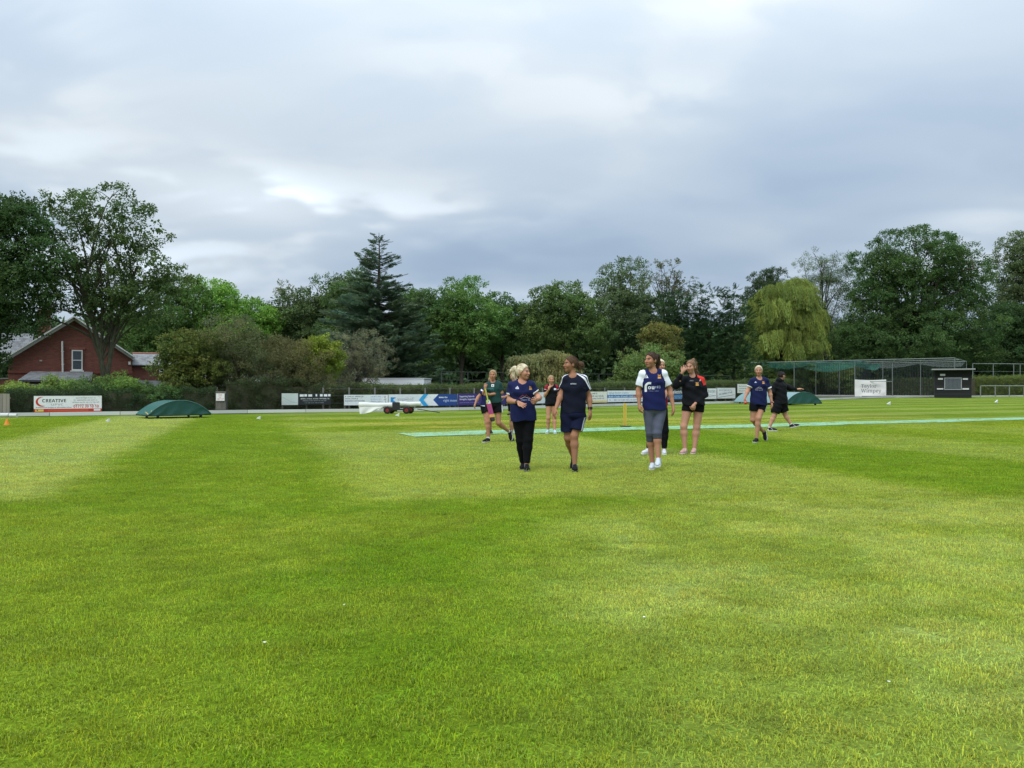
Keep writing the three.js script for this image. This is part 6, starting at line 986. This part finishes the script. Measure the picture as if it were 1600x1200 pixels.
// smiling woman in green, bat in hand
const batter = person({ label: 'smiling woman in dark green shirt striding left, holding a cricket bat', crop: CA, d: 18.1, foot: 300, w: 1.03, skin: [0.43, 0.24, 0.155],
  head: [314, 152, 0.02], yaw: -8, neck: [320, 242], chest: [326, 335], waist: [330, 465], pelvis: [328, 572], torsoYaw: -8,
  sh: [[236, 275], [412, 270]], el: [[186, 412, 0.02], [440, 402, 0.0]], wr: [[206, 355, 0.20], [268, 430, 0.20]], hand: [[206, 290, 0.22], [205, 420, 0.24]], hands: [{ palm: [0.5, 0, -0.8], curl: 0.5, grip: true }, { palm: [-0.2, 0.3, -1], curl: 0.8, grip: true }],
  hip: [[270, 600], [386, 600]], knee: [[246, 820, 0.08], [396, 840, 0.08]], ankle: [[248, 1035, 0.08], [548, 962, -0.28]], toe: [[190, 1095, 0.20], [560, 1120, -0.20]], plant: [true, false],
  hair: { colour: fairHair, tail: [[[0, 0.06, -0.10], [0, 0.05, -0.14], 0.03, 0.035]] },
  shoe: { colour: [0.016, 0.016, 0.018], sole: [0.55, 0.55, 0.55] }, sock: [0.66, 0.66, 0.64],
  top: { name: 'shirt', hem: 545, sleeve: 0.75, loose: 0.026, base: '#25423f', neckLow: 0.0, draw: (g) => { g.front((c, M) => { c.fillStyle = '#e2e6e6'; c.fillRect(-0.035 * M, -0.09 * M, 0.065 * M, 0.062 * M); c.fillStyle = '#25423f'; c.fillRect(-0.012 * M, -0.072 * M, 0.022 * M, 0.03 * M); scrawl(c, -0.15 * M, 0.005 * M, 0.17 * M, 0.026 * M, '#6fb6bd', 11); scrawl(c, -0.14 * M, 0.038 * M, 0.16 * M, 0.024 * M, '#6fb6bd', 12); }); } },
  bottom: { name: 'shorts', length: 0.40, loose: 0.022, base: '#101114', fold: 0.006, draw: (g) => g.limb(1, (c, H) => { c.fillStyle = '#dcdcde'; c.fillRect(-0.09 * H, 0, 0.2 * H, H); c.fillStyle = '#2a2b30'; c.fillRect(-0.02 * H, 0.1 * H, 0.05 * H, 0.7 * H); }) } });
// person behind her, mostly hidden
person({ label: 'person in navy top with white sleeve, almost hidden behind the woman in green', crop: CA, d: 21.1, foot: 250, w: 1.0,
  head: [300, 222, 0], yaw: 20, neck: [282, 300], chest: [268, 380], waist: [246, 490], pelvis: [232, 590], torsoYaw: 0,
  sh: [[190, 338], [352, 338]], el: [[100, 470, 0.05], [390, 470, 0]], wr: [[62, 560, 0.12], [380, 560, 0.1]], hand: [[38, 628, 0.14], [370, 620, 0.12]],
  hip: [[190, 610], [268, 610]], knee: [[218, 785, 0.06], [268, 790, -0.02]], ankle: [[240, 960, 0.1], [280, 950, -0.12]], toe: [[225, 1000, 0.25], [292, 1000, 0.05]],
  hair: { colour: fairHair }, shoe: { colour: [0.02, 0.02, 0.02], sole: [0.1, 0.1, 0.1] },
  top: { name: 'shirt', hem: 600, sleeve: 0.62, loose: 0.024, base: '#201f4c', draw: (g) => { cuff(g, '#e8e8ec', 0.4); g.front((c, M) => { c.fillStyle = '#d8d8e0'; c.fillRect(-0.3 * M, 0.385 * M, 0.6 * M, 0.012 * M); }); } },
  bottom: { name: 'shorts', length: 0.5, base: '#101116', loose: 0.015 } });
// person behind the blonde
person({ label: 'person standing behind the blonde woman, only hand, hair and shoe showing', crop: CA, d: 18.6, foot: 620, w: 0.98, skin: [0.5, 0.30, 0.22],
  head: [618, 178, 0], yaw: 5, neck: [628, 262], chest: [632, 345], waist: [630, 460], pelvis: [625, 560], torsoYaw: 5,
  sh: [[568, 295], [700, 295]], el: [[560, 440, -0.02], [735, 430, 0]], wr: [[488, 462, 0.16], [720, 540, 0.1]], hand: [[410, 468, 0.2], [710, 600, 0.14]], hands: [{ palm: [0, -0.8, -0.5], curl: 0.8, grip: true }, {}],
  hip: [[590, 590], [665, 590]], knee: [[590, 790, 0.04], [680, 790, 0.0]], ankle: [[580, 1000, 0.0], [672, 1000, -0.1]], toe: [[598, 1085, 0.14], [690, 1085, 0.08]],
  hair: { colour: honeyHair, low: 0.1 }, shoe: { colour: [0.018, 0.018, 0.02], sole: [0.1, 0.1, 0.1] },
  top: { name: 'shirt', hem: 560, sleeve: 0.5, loose: 0.016, base: NAVY, draw: (g) => cuff(g) }, bottom: { name: 'shorts', length: 0.4, base: '#101116', loose: 0.012 } });
// small far woman in black and red
person({ label: 'farther woman in black polo with red shoulders and pale blue shoes, hand at chin', crop: CD, d: 21.6, foot: 235, w: 0.97, skin: [0.50, 0.285, 0.19],
  head: [229, 205, 0.02], yaw: 12, neck: [234, 282], chest: [236, 375], waist: [236, 490], pelvis: [228, 590], torsoYaw: 4,
  sh: [[150, 322], [328, 322]], el: [[124, 470, 0.04], [365, 455, 0]], wr: [[190, 365, 0.18], [388, 570, 0.06]], hand: [[214, 292, 0.16], [395, 650, 0.1]], hands: [{ palm: [0.6, 0.2, -0.7], curl: 0.8 }, {}],
  hip: [[188, 615], [276, 615]], knee: [[186, 850, 0.04], [288, 850, 0.02]], ankle: [[176, 1020, -0.02], [290, 1045, 0.1]], toe: [[160, 1090, 0.14], [302, 1105, 0.28]],
  hair: { colour: fairHair, tail: [[[0, 0.07, -0.08], [0, 0.085, -0.11], 0.03, 0.03]] }, shoe: { colour: [0.38, 0.56, 0.58], sole: [0.62, 0.64, 0.64] },
  top: { name: 'polo_shirt', hem: 620, sleeve: 0.55, loose: 0.016, base: '#17181d', draw: (g) => { for (const s of [0, 1]) g.limb(s, (c, H) => { c.fillStyle = '#9c1c30'; c.fillRect(-H / 2, 0, H, 0.55 * H); c.fillStyle = '#d0c0c4'; c.fillRect(-H / 2, 0.55 * H, H, 0.08 * H); }); g.front((c, M) => { c.fillStyle = '#9c1c30'; c.fillRect(-0.4 * M, -0.4 * M, 0.8 * M, 0.30 * M); c.fillStyle = '#17181d'; c.beginPath(); c.moveTo(-0.08 * M, -0.4 * M); c.lineTo(0.08 * M, -0.4 * M); c.lineTo(0.11 * M, -0.09 * M); c.lineTo(-0.11 * M, -0.09 * M); c.fill(); c.fillStyle = '#d8dae0'; c.fillRect(0.055 * M, -0.05 * M, 0.075 * M, 0.05 * M); c.fillStyle = '#b8904a'; c.fillRect(-0.1 * M, -0.045 * M, 0.04 * M, 0.05 * M); }); } },
  bottom: { name: 'shorts', length: 0.16, base: '#0d0e11', loose: 0.008 } });
// person hidden behind the woman with white sleeves
person({ label: 'person in dark top and black leggings hidden behind the white sleeved woman', crop: C2, d: 14.7, foot: 250, w: 1.0, skin: [0.48, 0.28, 0.19],
  head: [283, 228, 0], yaw: 10, neck: [272, 305], chest: [266, 395], waist: [262, 495], pelvis: [260, 580], torsoYaw: 0,
  sh: [[195, 340], [328, 342]], el: [[180, 440, 0], [335, 440, 0.05]], wr: [[185, 530, 0.1], [318, 500, 0.15]], hand: [[190, 580, 0.14], [300, 540, 0.18]],
  hip: [[225, 600], [300, 600]], knee: [[205, 780, 0.02], [322, 780, 0.04]], ankle: [[182, 930, 0.0], [314, 935, 0.05]], toe: [[140, 975, 0.12], [318, 975, 0.24]],
  hair: { colour: blondeHair, low: 0.1 }, shoe: { colour: [0.58, 0.58, 0.60], sole: [0.64, 0.64, 0.64], mark: [0.3, 0.3, 0.32] },
  top: { name: 'shirt', hem: 585, sleeve: 0.6, loose: 0.022, base: '#1b1c3c', draw: (g) => { g.limb(1, (c, H) => { c.fillStyle = '#9c2030'; c.fillRect(-0.2 * H, 0, 0.4 * H, H); }); g.front((c, M) => { c.fillStyle = '#8c1c2c'; c.fillRect(0.12 * M, 0.05 * M, 0.3 * M, 0.5 * M); }); } },
  bottom: { name: 'leggings', length: 1.92, base: '#0c0d10' } });
// fair woman with the red ball
const bowler = person({ label: 'fair haired woman in navy shirt and black shorts walking with a red ball', crop: CG, d: 18.1, foot: 300, w: 1.06, skin: [0.46, 0.265, 0.18],
  head: [304, 168, 0.02], yaw: -18, neck: [310, 258], chest: [308, 350], waist: [306, 480], pelvis: [300, 590], torsoYaw: -6,
  sh: [[212, 290], [408, 288]], el: [[162, 425, -0.01], [452, 445, -0.02]], wr: [[118, 530, 0.1], [478, 600, 0.05]], hand: [[112, 600, 0.14], [490, 700, 0.08]], hands: [{ palm: [0.75, 0, 0.65], curl: 0.85, grip: true }, { palm: [-0.9, 0, -0.3], curl: 0.5 }],
  hip: [[244, 622], [352, 622]], knee: [[226, 822, 0.0], [302, 800, 0.10]], ankle: [[368, 985, -0.28], [276, 1040, 0.10]], toe: [[380, 1092, -0.20], [240, 1105, 0.26]], plant: [false, true],
  hair: { colour: [0.50, 0.41, 0.28], low: 0.06, tail: [[[0.0, -0.01, -0.09], [0.02, -0.03, -0.115], 0.03, 0.022]] }, shoe: { colour: [0.018, 0.018, 0.02], sole: [0.50, 0.50, 0.50] },
  top: { name: 'shirt', hem: 622, sleeve: 0.68, loose: 0.024, base: NAVY, neckLow: -0.03, draw: (g) => { g.front((c, M) => { TRI(c, -0.10 * M, -0.06 * M, 0.042 * M, '#cfd6ea'); CREST(c, 0.075 * M, -0.05 * M, 0.06 * M); c.strokeStyle = '#b0a8a4'; c.lineWidth = 0.008 * M; c.beginPath(); c.moveTo(-0.11 * M, 0.12 * M); c.quadraticCurveTo(-0.02 * M, 0.0 * M, 0.06 * M, 0.12 * M); c.moveTo(-0.08 * M, 0.12 * M); c.lineTo(-0.04 * M, 0.075 * M); c.lineTo(0.0, 0.1 * M); c.lineTo(0.03 * M, 0.075 * M); c.stroke(); scrawl(c, -0.10 * M, 0.13 * M, 0.15 * M, 0.024 * M, '#d0d2d8', 5); }); cuff(g); } },
  bottom: { name: 'shorts', length: 0.42, base: '#101117', loose: 0.016, draw: (g) => g.limb(1, (c, H) => { c.fillStyle = '#d8dade'; for (const x of [-0.07, 0, 0.07]) c.fillRect((x - 0.022) * H, 0.05 * H, 0.044 * H, 0.9 * H); }) },
  extra: ({ root, j }) => wristband(root, 'wristband', j.wr[1], j.el[1], 0.032, 0.025, mat(0.25, 0.03, 0.04, 0.5)) });
// man in a black hooded jacket walking away to the right
person({ label: 'man in black hooded jacket, cap and shorts walking right with arm outstretched', crop: CG, d: 22.9, foot: 590, w: 1.18, male: true, skin: [0.50, 0.30, 0.22],
  head: [612, 232, 0], yaw: 112, neck: [596, 296], chest: [585, 390], waist: [585, 500], pelvis: [590, 590], torsoYaw: 130,
  sh: [[528, 345, 0.05], [645, 345, -0.03]], el: [[490, 450, 0.05], [735, 402, 0.02]], wr: [[480, 560, 0.02], [830, 412, 0.05]], hand: [[485, 610, 0.02], [900, 402, 0.06]], hands: [{ palm: [1, 0, 0], curl: 0.5 }, { palm: [0, -1, 0], curl: 0.3 }],
  hip: [[560, 610, 0.05], [615, 610, -0.03]], knee: [[512, 765, 0.05], [655, 745, -0.02]], ankle: [[442, 908, 0.05], [738, 890, 0.0]], toe: [[505, 950, 0.07], [832, 872, 0.02]], plant: [true, false],
  hair: { colour: [0.03, 0.025, 0.022], low: 0.05 }, shoe: { colour: [0.02, 0.02, 0.022], sole: [0.52, 0.52, 0.53], mark: [0.4, 0.4, 0.4] }, sock: [0.66, 0.66, 0.66],
  top: { name: 'hooded_jacket', hem: 605, sleeve: 1.95, loose: 0.034, fold: 0.011, base: '#141518', hood: true },
  bottom: { name: 'shorts', length: 0.80, base: '#111216', loose: 0.040, fold: 0.009 },
  extra: ({ root, at, HB, j }) => { const dome = ell(at(0, 0.034, -0.012), 0.094, 0.098, 0.112, HB), f = (x, y, z) => { const p = V(x, y, z).sub(j.head); return Math.max(dome(x, y, z), 0.028 - p.dot(HB[1])); }; const cap = part('cap', netMesh(f, ...bounds([j.head], 0.17), 0.007), mat(0.014, 0.014, 0.016, 0.9), root); part('cap_band', netMesh((x, y, z) => { const p = V(x, y, z).sub(j.head); return Math.max(dome(x, y, z) - 0.004, Math.abs(p.dot(HB[1]) - 0.036) - 0.012); }, ...bounds([j.head], 0.17), 0.007), mat(0.03, 0.012, 0.014, 0.9), cap); } });
// ---------------------------------------------------------------- things in hands and on the field
// cricket ball in the fair woman's hand
{
  const j = bowler.j, r = bowler.root.position, p = j.wr[0].clone().lerp(j.hand[0], 0.85).add(V(0.012, -0.01, 0.045)).add(r);
  const b = thing('cricket_ball', 'bright red cricket ball in the hand of the fair haired woman', 'ball', [p.x, p.y, p.z]);
  part('leather', new THREE.SphereGeometry(0.037, 24, 16), mat(0.55, 0.045, 0.03, 0.35), b); part('seam', new THREE.TorusGeometry(0.0365, 0.0016, 6, 32).rotateY(0.7).rotateX(0.5), mat(0.6, 0.5, 0.45, 0.7), b);
}
// cricket bat hanging from the hands of the woman in green
{
  const j = batter.j, r = batter.root.position, top = V(X(CA[0] + 206 / CA[2], 17.85), Y(CA[1] + 350 / CA[2], 17.85), -17.85), low = V(X(CA[0] + 316 / CA[2], 17.72), Y(CA[1] + 812 / CA[2], 17.72), -17.72), dir = low.clone().sub(top), L = dir.length(); dir.normalize();
  const b = thing('cricket_bat', 'cricket bat with yellow grip and pink and green printed blade', 'bat', [top.x, top.y, top.z]), q = new THREE.Quaternion().setFromUnitVectors(V(0, -1, 0), dir); b.quaternion.copy(q).multiply(new THREE.Quaternion().setFromAxisAngle(V(0, 1, 0), 0.85));
  part('grip', [new THREE.CylinderGeometry(0.017, 0.016, 0.28, 12).translate(0, -0.13, 0), ...[0, 1, 2, 3, 4, 5, 6, 7].map((i) => new THREE.TorusGeometry(0.017, 0.002, 6, 14).rotateX(Math.PI / 2).translate(0, -0.03 - i * 0.03, 0))], mat(0.42, 0.46, 0.09, 0.8), b);
  const s = new THREE.Shape(); s.moveTo(-0.018, -0.26); s.quadraticCurveTo(-0.054, -0.28, -0.054, -0.33); s.lineTo(-0.054, -L + 0.03); s.quadraticCurveTo(-0.05, -L, 0, -L); s.quadraticCurveTo(0.05, -L, 0.054, -L + 0.03); s.lineTo(0.054, -0.33); s.quadraticCurveTo(0.054, -0.28, 0.018, -0.26);
  const bl = new THREE.ExtrudeGeometry(s, { depth: 0.03, bevelEnabled: true, bevelSize: 0.006, bevelThickness: 0.008, bevelSegments: 2, curveSegments: 8 }).translate(0, 0, -0.015), p = bl.attributes.position, uv = bl.attributes.uv; for (let i = 0; i < p.count; i++) uv.setXY(i, p.getX(i) / 0.12 + 0.5, 1 + p.getY(i) / L);
  part('blade', bl, new THREE.MeshStandardMaterial({ roughness: 0.45, map: canvasTexture(64, 512, (c) => { c.fillStyle = '#c9ac78'; c.fillRect(0, 0, 64, 512); c.fillStyle = '#9aa838'; c.fillRect(0, 150, 64, 70); c.fillStyle = '#e4e6e2'; c.fillRect(8, 190, 40, 46); c.fillStyle = '#2c2c30'; c.fillRect(14, 200, 18, 18); c.fillStyle = '#a83c6c'; c.fillRect(0, 236, 64, 170); c.fillStyle = '#8e2f60'; c.fillRect(8, 260, 14, 130); c.fillStyle = '#d89a52'; c.fillRect(0, 406, 64, 50); c.fillStyle = '#2a1c18'; c.fillRect(0, 452, 64, 60); }) }), b);
}
// second bat, its dark tip showing beside the blonde woman's shirt
{
  const a = V(X(795.0, 17.9), Y(647.0, 17.9), -17.9), e = V(X(808, 18.0), Y(640.5, 18), -18.0), b = thing('cricket_bat', 'pale bat handle with black end poking out beside the navy shirt', 'bat', [a.x, a.y, a.z]), z = e.sub(a), o = V(0, 0, 0);
  part('grip', [rod(o, z, 0.018, 0.018, 12)], mat(0.55, 0.6, 0.35, 0.7), b); part('end_cap', [rod(z.clone().multiplyScalar(-0.14), z.clone().multiplyScalar(0.12), 0.022, 0.021, 12)], mat(0.015, 0.015, 0.015, 0.6), b);
}
// stumps on a spring base
{
  const d = 24.6, s = thing('cricket_stumps', 'set of yellow spring-back stumps on a black base by the pitch', 'stumps', [X(976.5, d), fieldY(X(976.5, d), d) + 0.02, -d], Math.atan2(PITCH.ud, PITCH.ux) + Math.PI / 2), m = mat(0.62, 0.42, 0.06, 0.45);
  for (const x of [-0.065, 0, 0.065]) part('stump', new THREE.LatheGeometry([[0, 0.03], [0.017, 0.035], [0.018, 0.7], [0.019, 0.705], [0.017, 0.72], [0.008, 0.728], [0, 0.728]].map(([r, y]) => new THREE.Vector2(r, y)), 14).translate(x, 0, 0), m, s);
  for (const x of [-0.033, 0.033]) part('bail', rod(V(x - 0.031, 0.735, 0), V(x + 0.031, 0.735, 0), 0.008), m, s);
  part('base', [box(0.36, 0.03, 0.14, 0, 0.015, 0), box(0.12, 0.02, 0.24, 0.0, 0.012, 0.1)], mat(0.02, 0.02, 0.02, 0.6), s);
}
// arched pitch covers on wheels
function pitchCover(label, px, d, turn, w, len, rise, pale) {
  const x = X(px, d), g = thing('pitch_cover', label, 'pitch cover', [x, fieldY(x, d), -d], turn, 'arched pitch covers'), n = 28, m = 18, y0 = 0.16, pos = [], idx = [], r = rng(Math.round(px));
  const arch = (t) => { const a = (t - 0.5) * 2; return [a * w / 2, y0 + rise * (1 - a * a * (0.86 + 0.14 * a * a))]; };
  for (let k = 0; k <= m; k++) for (let i = 0; i <= n; i++) { const [ax, ay] = arch(i / n), z = -k / m * len, dip = 0.012 * Math.abs(Math.sin(k / m * Math.PI * 4)); pos.push(ax, ay - dip + 0.006 * noise2(i * 0.8, k * 1.3), z); if (i && k) { const q = k * (n + 1) + i; idx.push(q - n - 2, q - n - 1, q - 1, q - 1, q - n - 1, q); } }
  const sg = new THREE.BufferGeometry(); sg.setAttribute('position', new THREE.Float32BufferAttribute(pos, 3)); sg.setIndex(idx); sg.computeVertexNormals();
  const cloth = mat(...pale, 0.42, { side: THREE.DoubleSide }), dark = mat(0.012, 0.075, 0.060, 0.5, { side: THREE.DoubleSide });
  part('canopy', sg, cloth, g);
  for (const z of [0.004, -len - 0.004]) {                // end curtains, gently creased
    const ep = [], ei = []; for (let k = 0; k <= 8; k++) for (let i = 0; i <= n; i++) { const [ax, ay] = arch(i / n), v = k / 8; ep.push(ax * (1 - 0.0 * v), lerp(ay - 0.004, y0 - 0.02, v), z + (z > 0 ? 1 : -1) * (0.025 * noise2(i * 0.9 + v * 3, v * 2) + 0.018 * Math.sin(i * 0.9 + v * 5) * v)); if (i && k) { const q = k * (n + 1) + i; ei.push(q - n - 2, q - 1, q - n - 1, q - 1, q, q - n - 1); } }
    const eg = new THREE.BufferGeometry(); eg.setAttribute('position', new THREE.Float32BufferAttribute(ep, 3)); eg.setIndex(ei); eg.computeVertexNormals(); part('end_curtain', eg, dark, g);
  }
  const hoop = []; for (let i = 0; i <= 16; i++) { const [ax, ay] = arch(i / 16); hoop.push(V(ax, ay + 0.008, 0.02)); }
  part('hoop', tube(hoop, hoop.map(() => 0.016), 6), mat(0.05, 0.14, 0.12, 0.5), g);
  part('frame', [box(w, 0.05, 0.05, 0, y0 - 0.03, -0.03), box(w, 0.05, 0.05, 0, y0 - 0.03, -len + 0.03), box(0.05, 0.05, len - 0.1, -w / 2 + 0.05, y0 - 0.03, -len / 2), box(0.05, 0.05, len - 0.1, w / 2 - 0.05, y0 - 0.03, -len / 2)], mat(0.02, 0.03, 0.03, 0.6), g);
  for (const [sx, z] of [[-0.34, -0.1], [0.34, -0.1], [-0.34, -len + 0.1], [0.34, -len + 0.1]]) { const wh = part('wheel', new THREE.CylinderGeometry(0.085, 0.085, 0.06, 16).rotateZ(Math.PI / 2).translate(w * sx, 0.085, z), mat(0.015, 0.015, 0.015, 0.8), g); part('hub', new THREE.CylinderGeometry(0.03, 0.03, 0.07, 10).rotateZ(Math.PI / 2).translate(w * sx, 0.085, z), mat(0.2, 0.2, 0.2, 0.5), wh); }
  part('strap', [box(0.05, 0.02, 0.3, -w / 2 + 0.02, y0 + 0.06, -0.2, 0.2, 0.4), box(0.03, 0.015, 0.25, -w / 2 + 0.16, y0 + 0.14, -0.1, -0.3, 0.3)], mat(0.42, 0.30, 0.12, 0.9), g);
  return g;
}
pitchCover('dark green arched pitch cover on small wheels near the left hedge', 282, 32.4, 0.72, 2.55, 1.7, 0.58, [0.028, 0.115, 0.095]);
pitchCover('long pale and dark green arched cover behind the fair haired woman', 1256, 54.8, 0.30, 3.05, 6.4, 0.78, [0.16, 0.26, 0.26]);
// rolled white sheet on a wheeled carrier
{
  const d = 37.6, k = d / F, x0 = X(622, d), g = thing('sheet_roller', 'rolled white ground sheet on a carrier with red hubbed wheels', 'sheet roller', [x0, fieldY(x0, d), -d], 0.12), px = (p) => X(p, d) - x0, py = (p) => Y(p, d), r = rng(12);
  const roll = (a, b, y, r0, r1) => { const P = [], R = []; for (let i = 0; i <= 16; i++) { const t = i / 16; P.push(V(lerp(px(a), px(b), t), py(y) + 0.01 * Math.sin(t * 9), 0.01 * Math.sin(t * 14))); R.push(lerp(r0, r1, t) * (1 + 0.08 * (noise2(t * 9, a) - 0.5))); } const t = tube(P, R, 18); return [t, new THREE.CircleGeometry(r0 * 0.97, 18).rotateY(-Math.PI / 2).translate(px(a), py(y), 0), new THREE.CircleGeometry(r1 * 0.97, 18).rotateY(Math.PI / 2).translate(px(b), py(y), 0)]; };
  const sheetM = mat(0.62, 0.62, 0.56, 0.75, { side: THREE.DoubleSide });
  const s1 = part('rolled_sheet', roll(562, 614, 633.5, 0.16, 0.125), sheetM, g); part('rolled_sheet', roll(624, 657, 631.5, 0.13, 0.11), sheetM, g);
  const fp = [], fi = []; for (let j = 0; j <= 10; j++) for (let i = 0; i <= 16; i++) { const u = i / 16, v = j / 10, y = lerp(py(635), lerp(py(647.6), py(640), u), v); fp.push(lerp(px(562.5 + 1.5 * v), px(600 - 8 * v), u), y, 0.15 + 0.10 * v + 0.05 * Math.sin(u * 10 + v * 2) * v); if (i && j) { const q = j * 17 + i; fi.push(q - 18, q - 1, q - 17, q - 1, q, q - 17); } }
  const fg = new THREE.BufferGeometry(); fg.setAttribute('position', new THREE.Float32BufferAttribute(fp, 3)); fg.setIndex(fi); fg.computeVertexNormals(); part('loose_sheet', fg, sheetM, s1);
  part('bracket', [box(0.36, 0.32, 0.30, px(619), py(633.5), 0), box(0.10, 0.3, 0.1, px(619), py(638), 0)], mat(0.02, 0.02, 0.022, 0.6), g);
  part('chassis', [box(1.15, 0.06, 0.08, px(622), 0.2, 0.12), box(1.15, 0.06, 0.08, px(622), 0.2, -0.25)], mat(0.02, 0.02, 0.02, 0.6), g);
  for (const [p, z] of [[605.5, 0.24], [635, 0.24], [611.5, -0.34], [641, -0.34]]) { const w = part('wheel', new THREE.TorusGeometry(0.125, 0.055, 10, 24).translate(px(p), 0.18, z), mat(0.015, 0.015, 0.015, 0.85), g); part('hub', [new THREE.CylinderGeometry(0.085, 0.085, 0.07, 16).rotateX(Math.PI / 2).translate(px(p), 0.18, z), new THREE.CylinderGeometry(0.025, 0.025, 0.1, 10).rotateX(Math.PI / 2).translate(px(p), 0.18, z)], mat(0.30, 0.028, 0.022, 0.5), w); }
  part('handle', [rod(V(px(652), 0.22, 0), V(px(687), 0.05, 0.1), 0.02)], mat(0.02, 0.02, 0.02, 0.5), g);
  part('strap', [box(0.05, 0.14, 0.012, px(648), 0.30, 0.135), box(0.05, 0.14, 0.012, px(606), 0.32, 0.15)], mat(0.25, 0.25, 0.24, 0.8), g);
}
// rolled sheet lying by the plank fence
{
  const d = 33.0, x = X(12, d), g = thing('rolled_cover', 'white rolled sheet lying on the grass by the plank fence', 'roll', [x, fieldY(x, d), -d]), m = mat(0.55, 0.56, 0.53, 0.8);
  part('roll', [rod(V(-1.6, 0.09, 0), V(0.06, 0.09, 0), 0.095, 0.09, 16)], m, g); part('roll', [rod(V(0.10, 0.085, 0.02), V(0.42, 0.08, 0.03), 0.085, 0.08, 16)], m, g); part('tie', [rod(V(0.05, 0.09, 0), V(0.11, 0.09, 0), 0.07, 0.07, 12)], mat(0.02, 0.02, 0.02), g);
}
// boundary markers: small white triangular wedges, and one orange cone
const flagLabels = [[170, 656.5, 'white boundary marker in front of the red and white sign'], [405, 652.5, 'white boundary marker right of the plank gate'], [621, 647.5, 'white boundary marker below the sheet roller'], [1388, 630.2, 'white boundary marker in front of the cage banner'], [1556, 627.6, 'white boundary marker right of the score hut']];
flagLabels.forEach(([px, py, label], i) => {
  const d = EYE * F / (py + 2.6 - HORIZON), x = X(px, d), k = d / F, s = new THREE.Shape([new THREE.Vector2(-3.6 * k, 1.6 * k), new THREE.Vector2(2.6 * k, 0), new THREE.Vector2(3.0 * k, 5.2 * k)]);
  const f = thing('boundary_marker', label, 'marker', [x, fieldY(x, d), -d], 0.25 * (i - 2), 'white boundary markers');
  part('wedge', new THREE.ExtrudeGeometry(s, { depth: 0.06, bevelEnabled: true, bevelSize: 0.006, bevelThickness: 0.006, bevelSegments: 1 }), mat(0.70, 0.70, 0.66, 0.7), f); part('peg', rod(V(2.4 * k, -0.03, 0.03), V(2.4 * k, 2 * k, 0.03), 0.012), mat(0.2, 0.2, 0.2), f);
});
{
  const d = EYE * F / (664 - HORIZON), x = X(11, d), c = thing('marker_cone', 'small orange marker cone on the grass by the plank fence', 'cone', [x, fieldY(x, d), -d]);
  part('cone', new THREE.LatheGeometry([[0.085, 0.012], [0.075, 0.03], [0.05, 0.12], [0.034, 0.19], [0.026, 0.2]].map(([r, y]) => new THREE.Vector2(r, y)), 20), mat(0.75, 0.24, 0.02, 0.6, { side: THREE.DoubleSide }), c); part('base', box(0.2, 0.015, 0.2, 0, 0.01, 0), mat(0.7, 0.22, 0.02, 0.6), c);
}
// bits lying on the turf
[[414, 1010, 'tiny white petal on the near grass left of centre', 0.010], [1006, 970, 'small pale leaf on the near grass below the middle of the field', 0.011], [1388, 1072, 'pale curled leaf scrap on the near grass at the right', 0.007], [538, 950, 'straw coloured leaf scrap on the grass', 0.007]].forEach(([px, py, label, s], i) => {
  const d = EYE * F / (py - HORIZON), x = X(px, d), g = new THREE.SphereGeometry(s, 10, 8), p = g.attributes.position; for (let k = 0; k < p.count; k++) { p.setY(k, p.getY(k) * 0.35 + 0.2 * p.getX(k) ** 2 / s); p.setZ(k, p.getZ(k) * 0.6); } g.computeVertexNormals();
  single('petal', label, 'petal', g, mat(0.72, 0.72, 0.62, 0.8), [x, fieldY(x, d) + 0.022, -d], i * 1.3);
});
renderer.render(scene, camera);
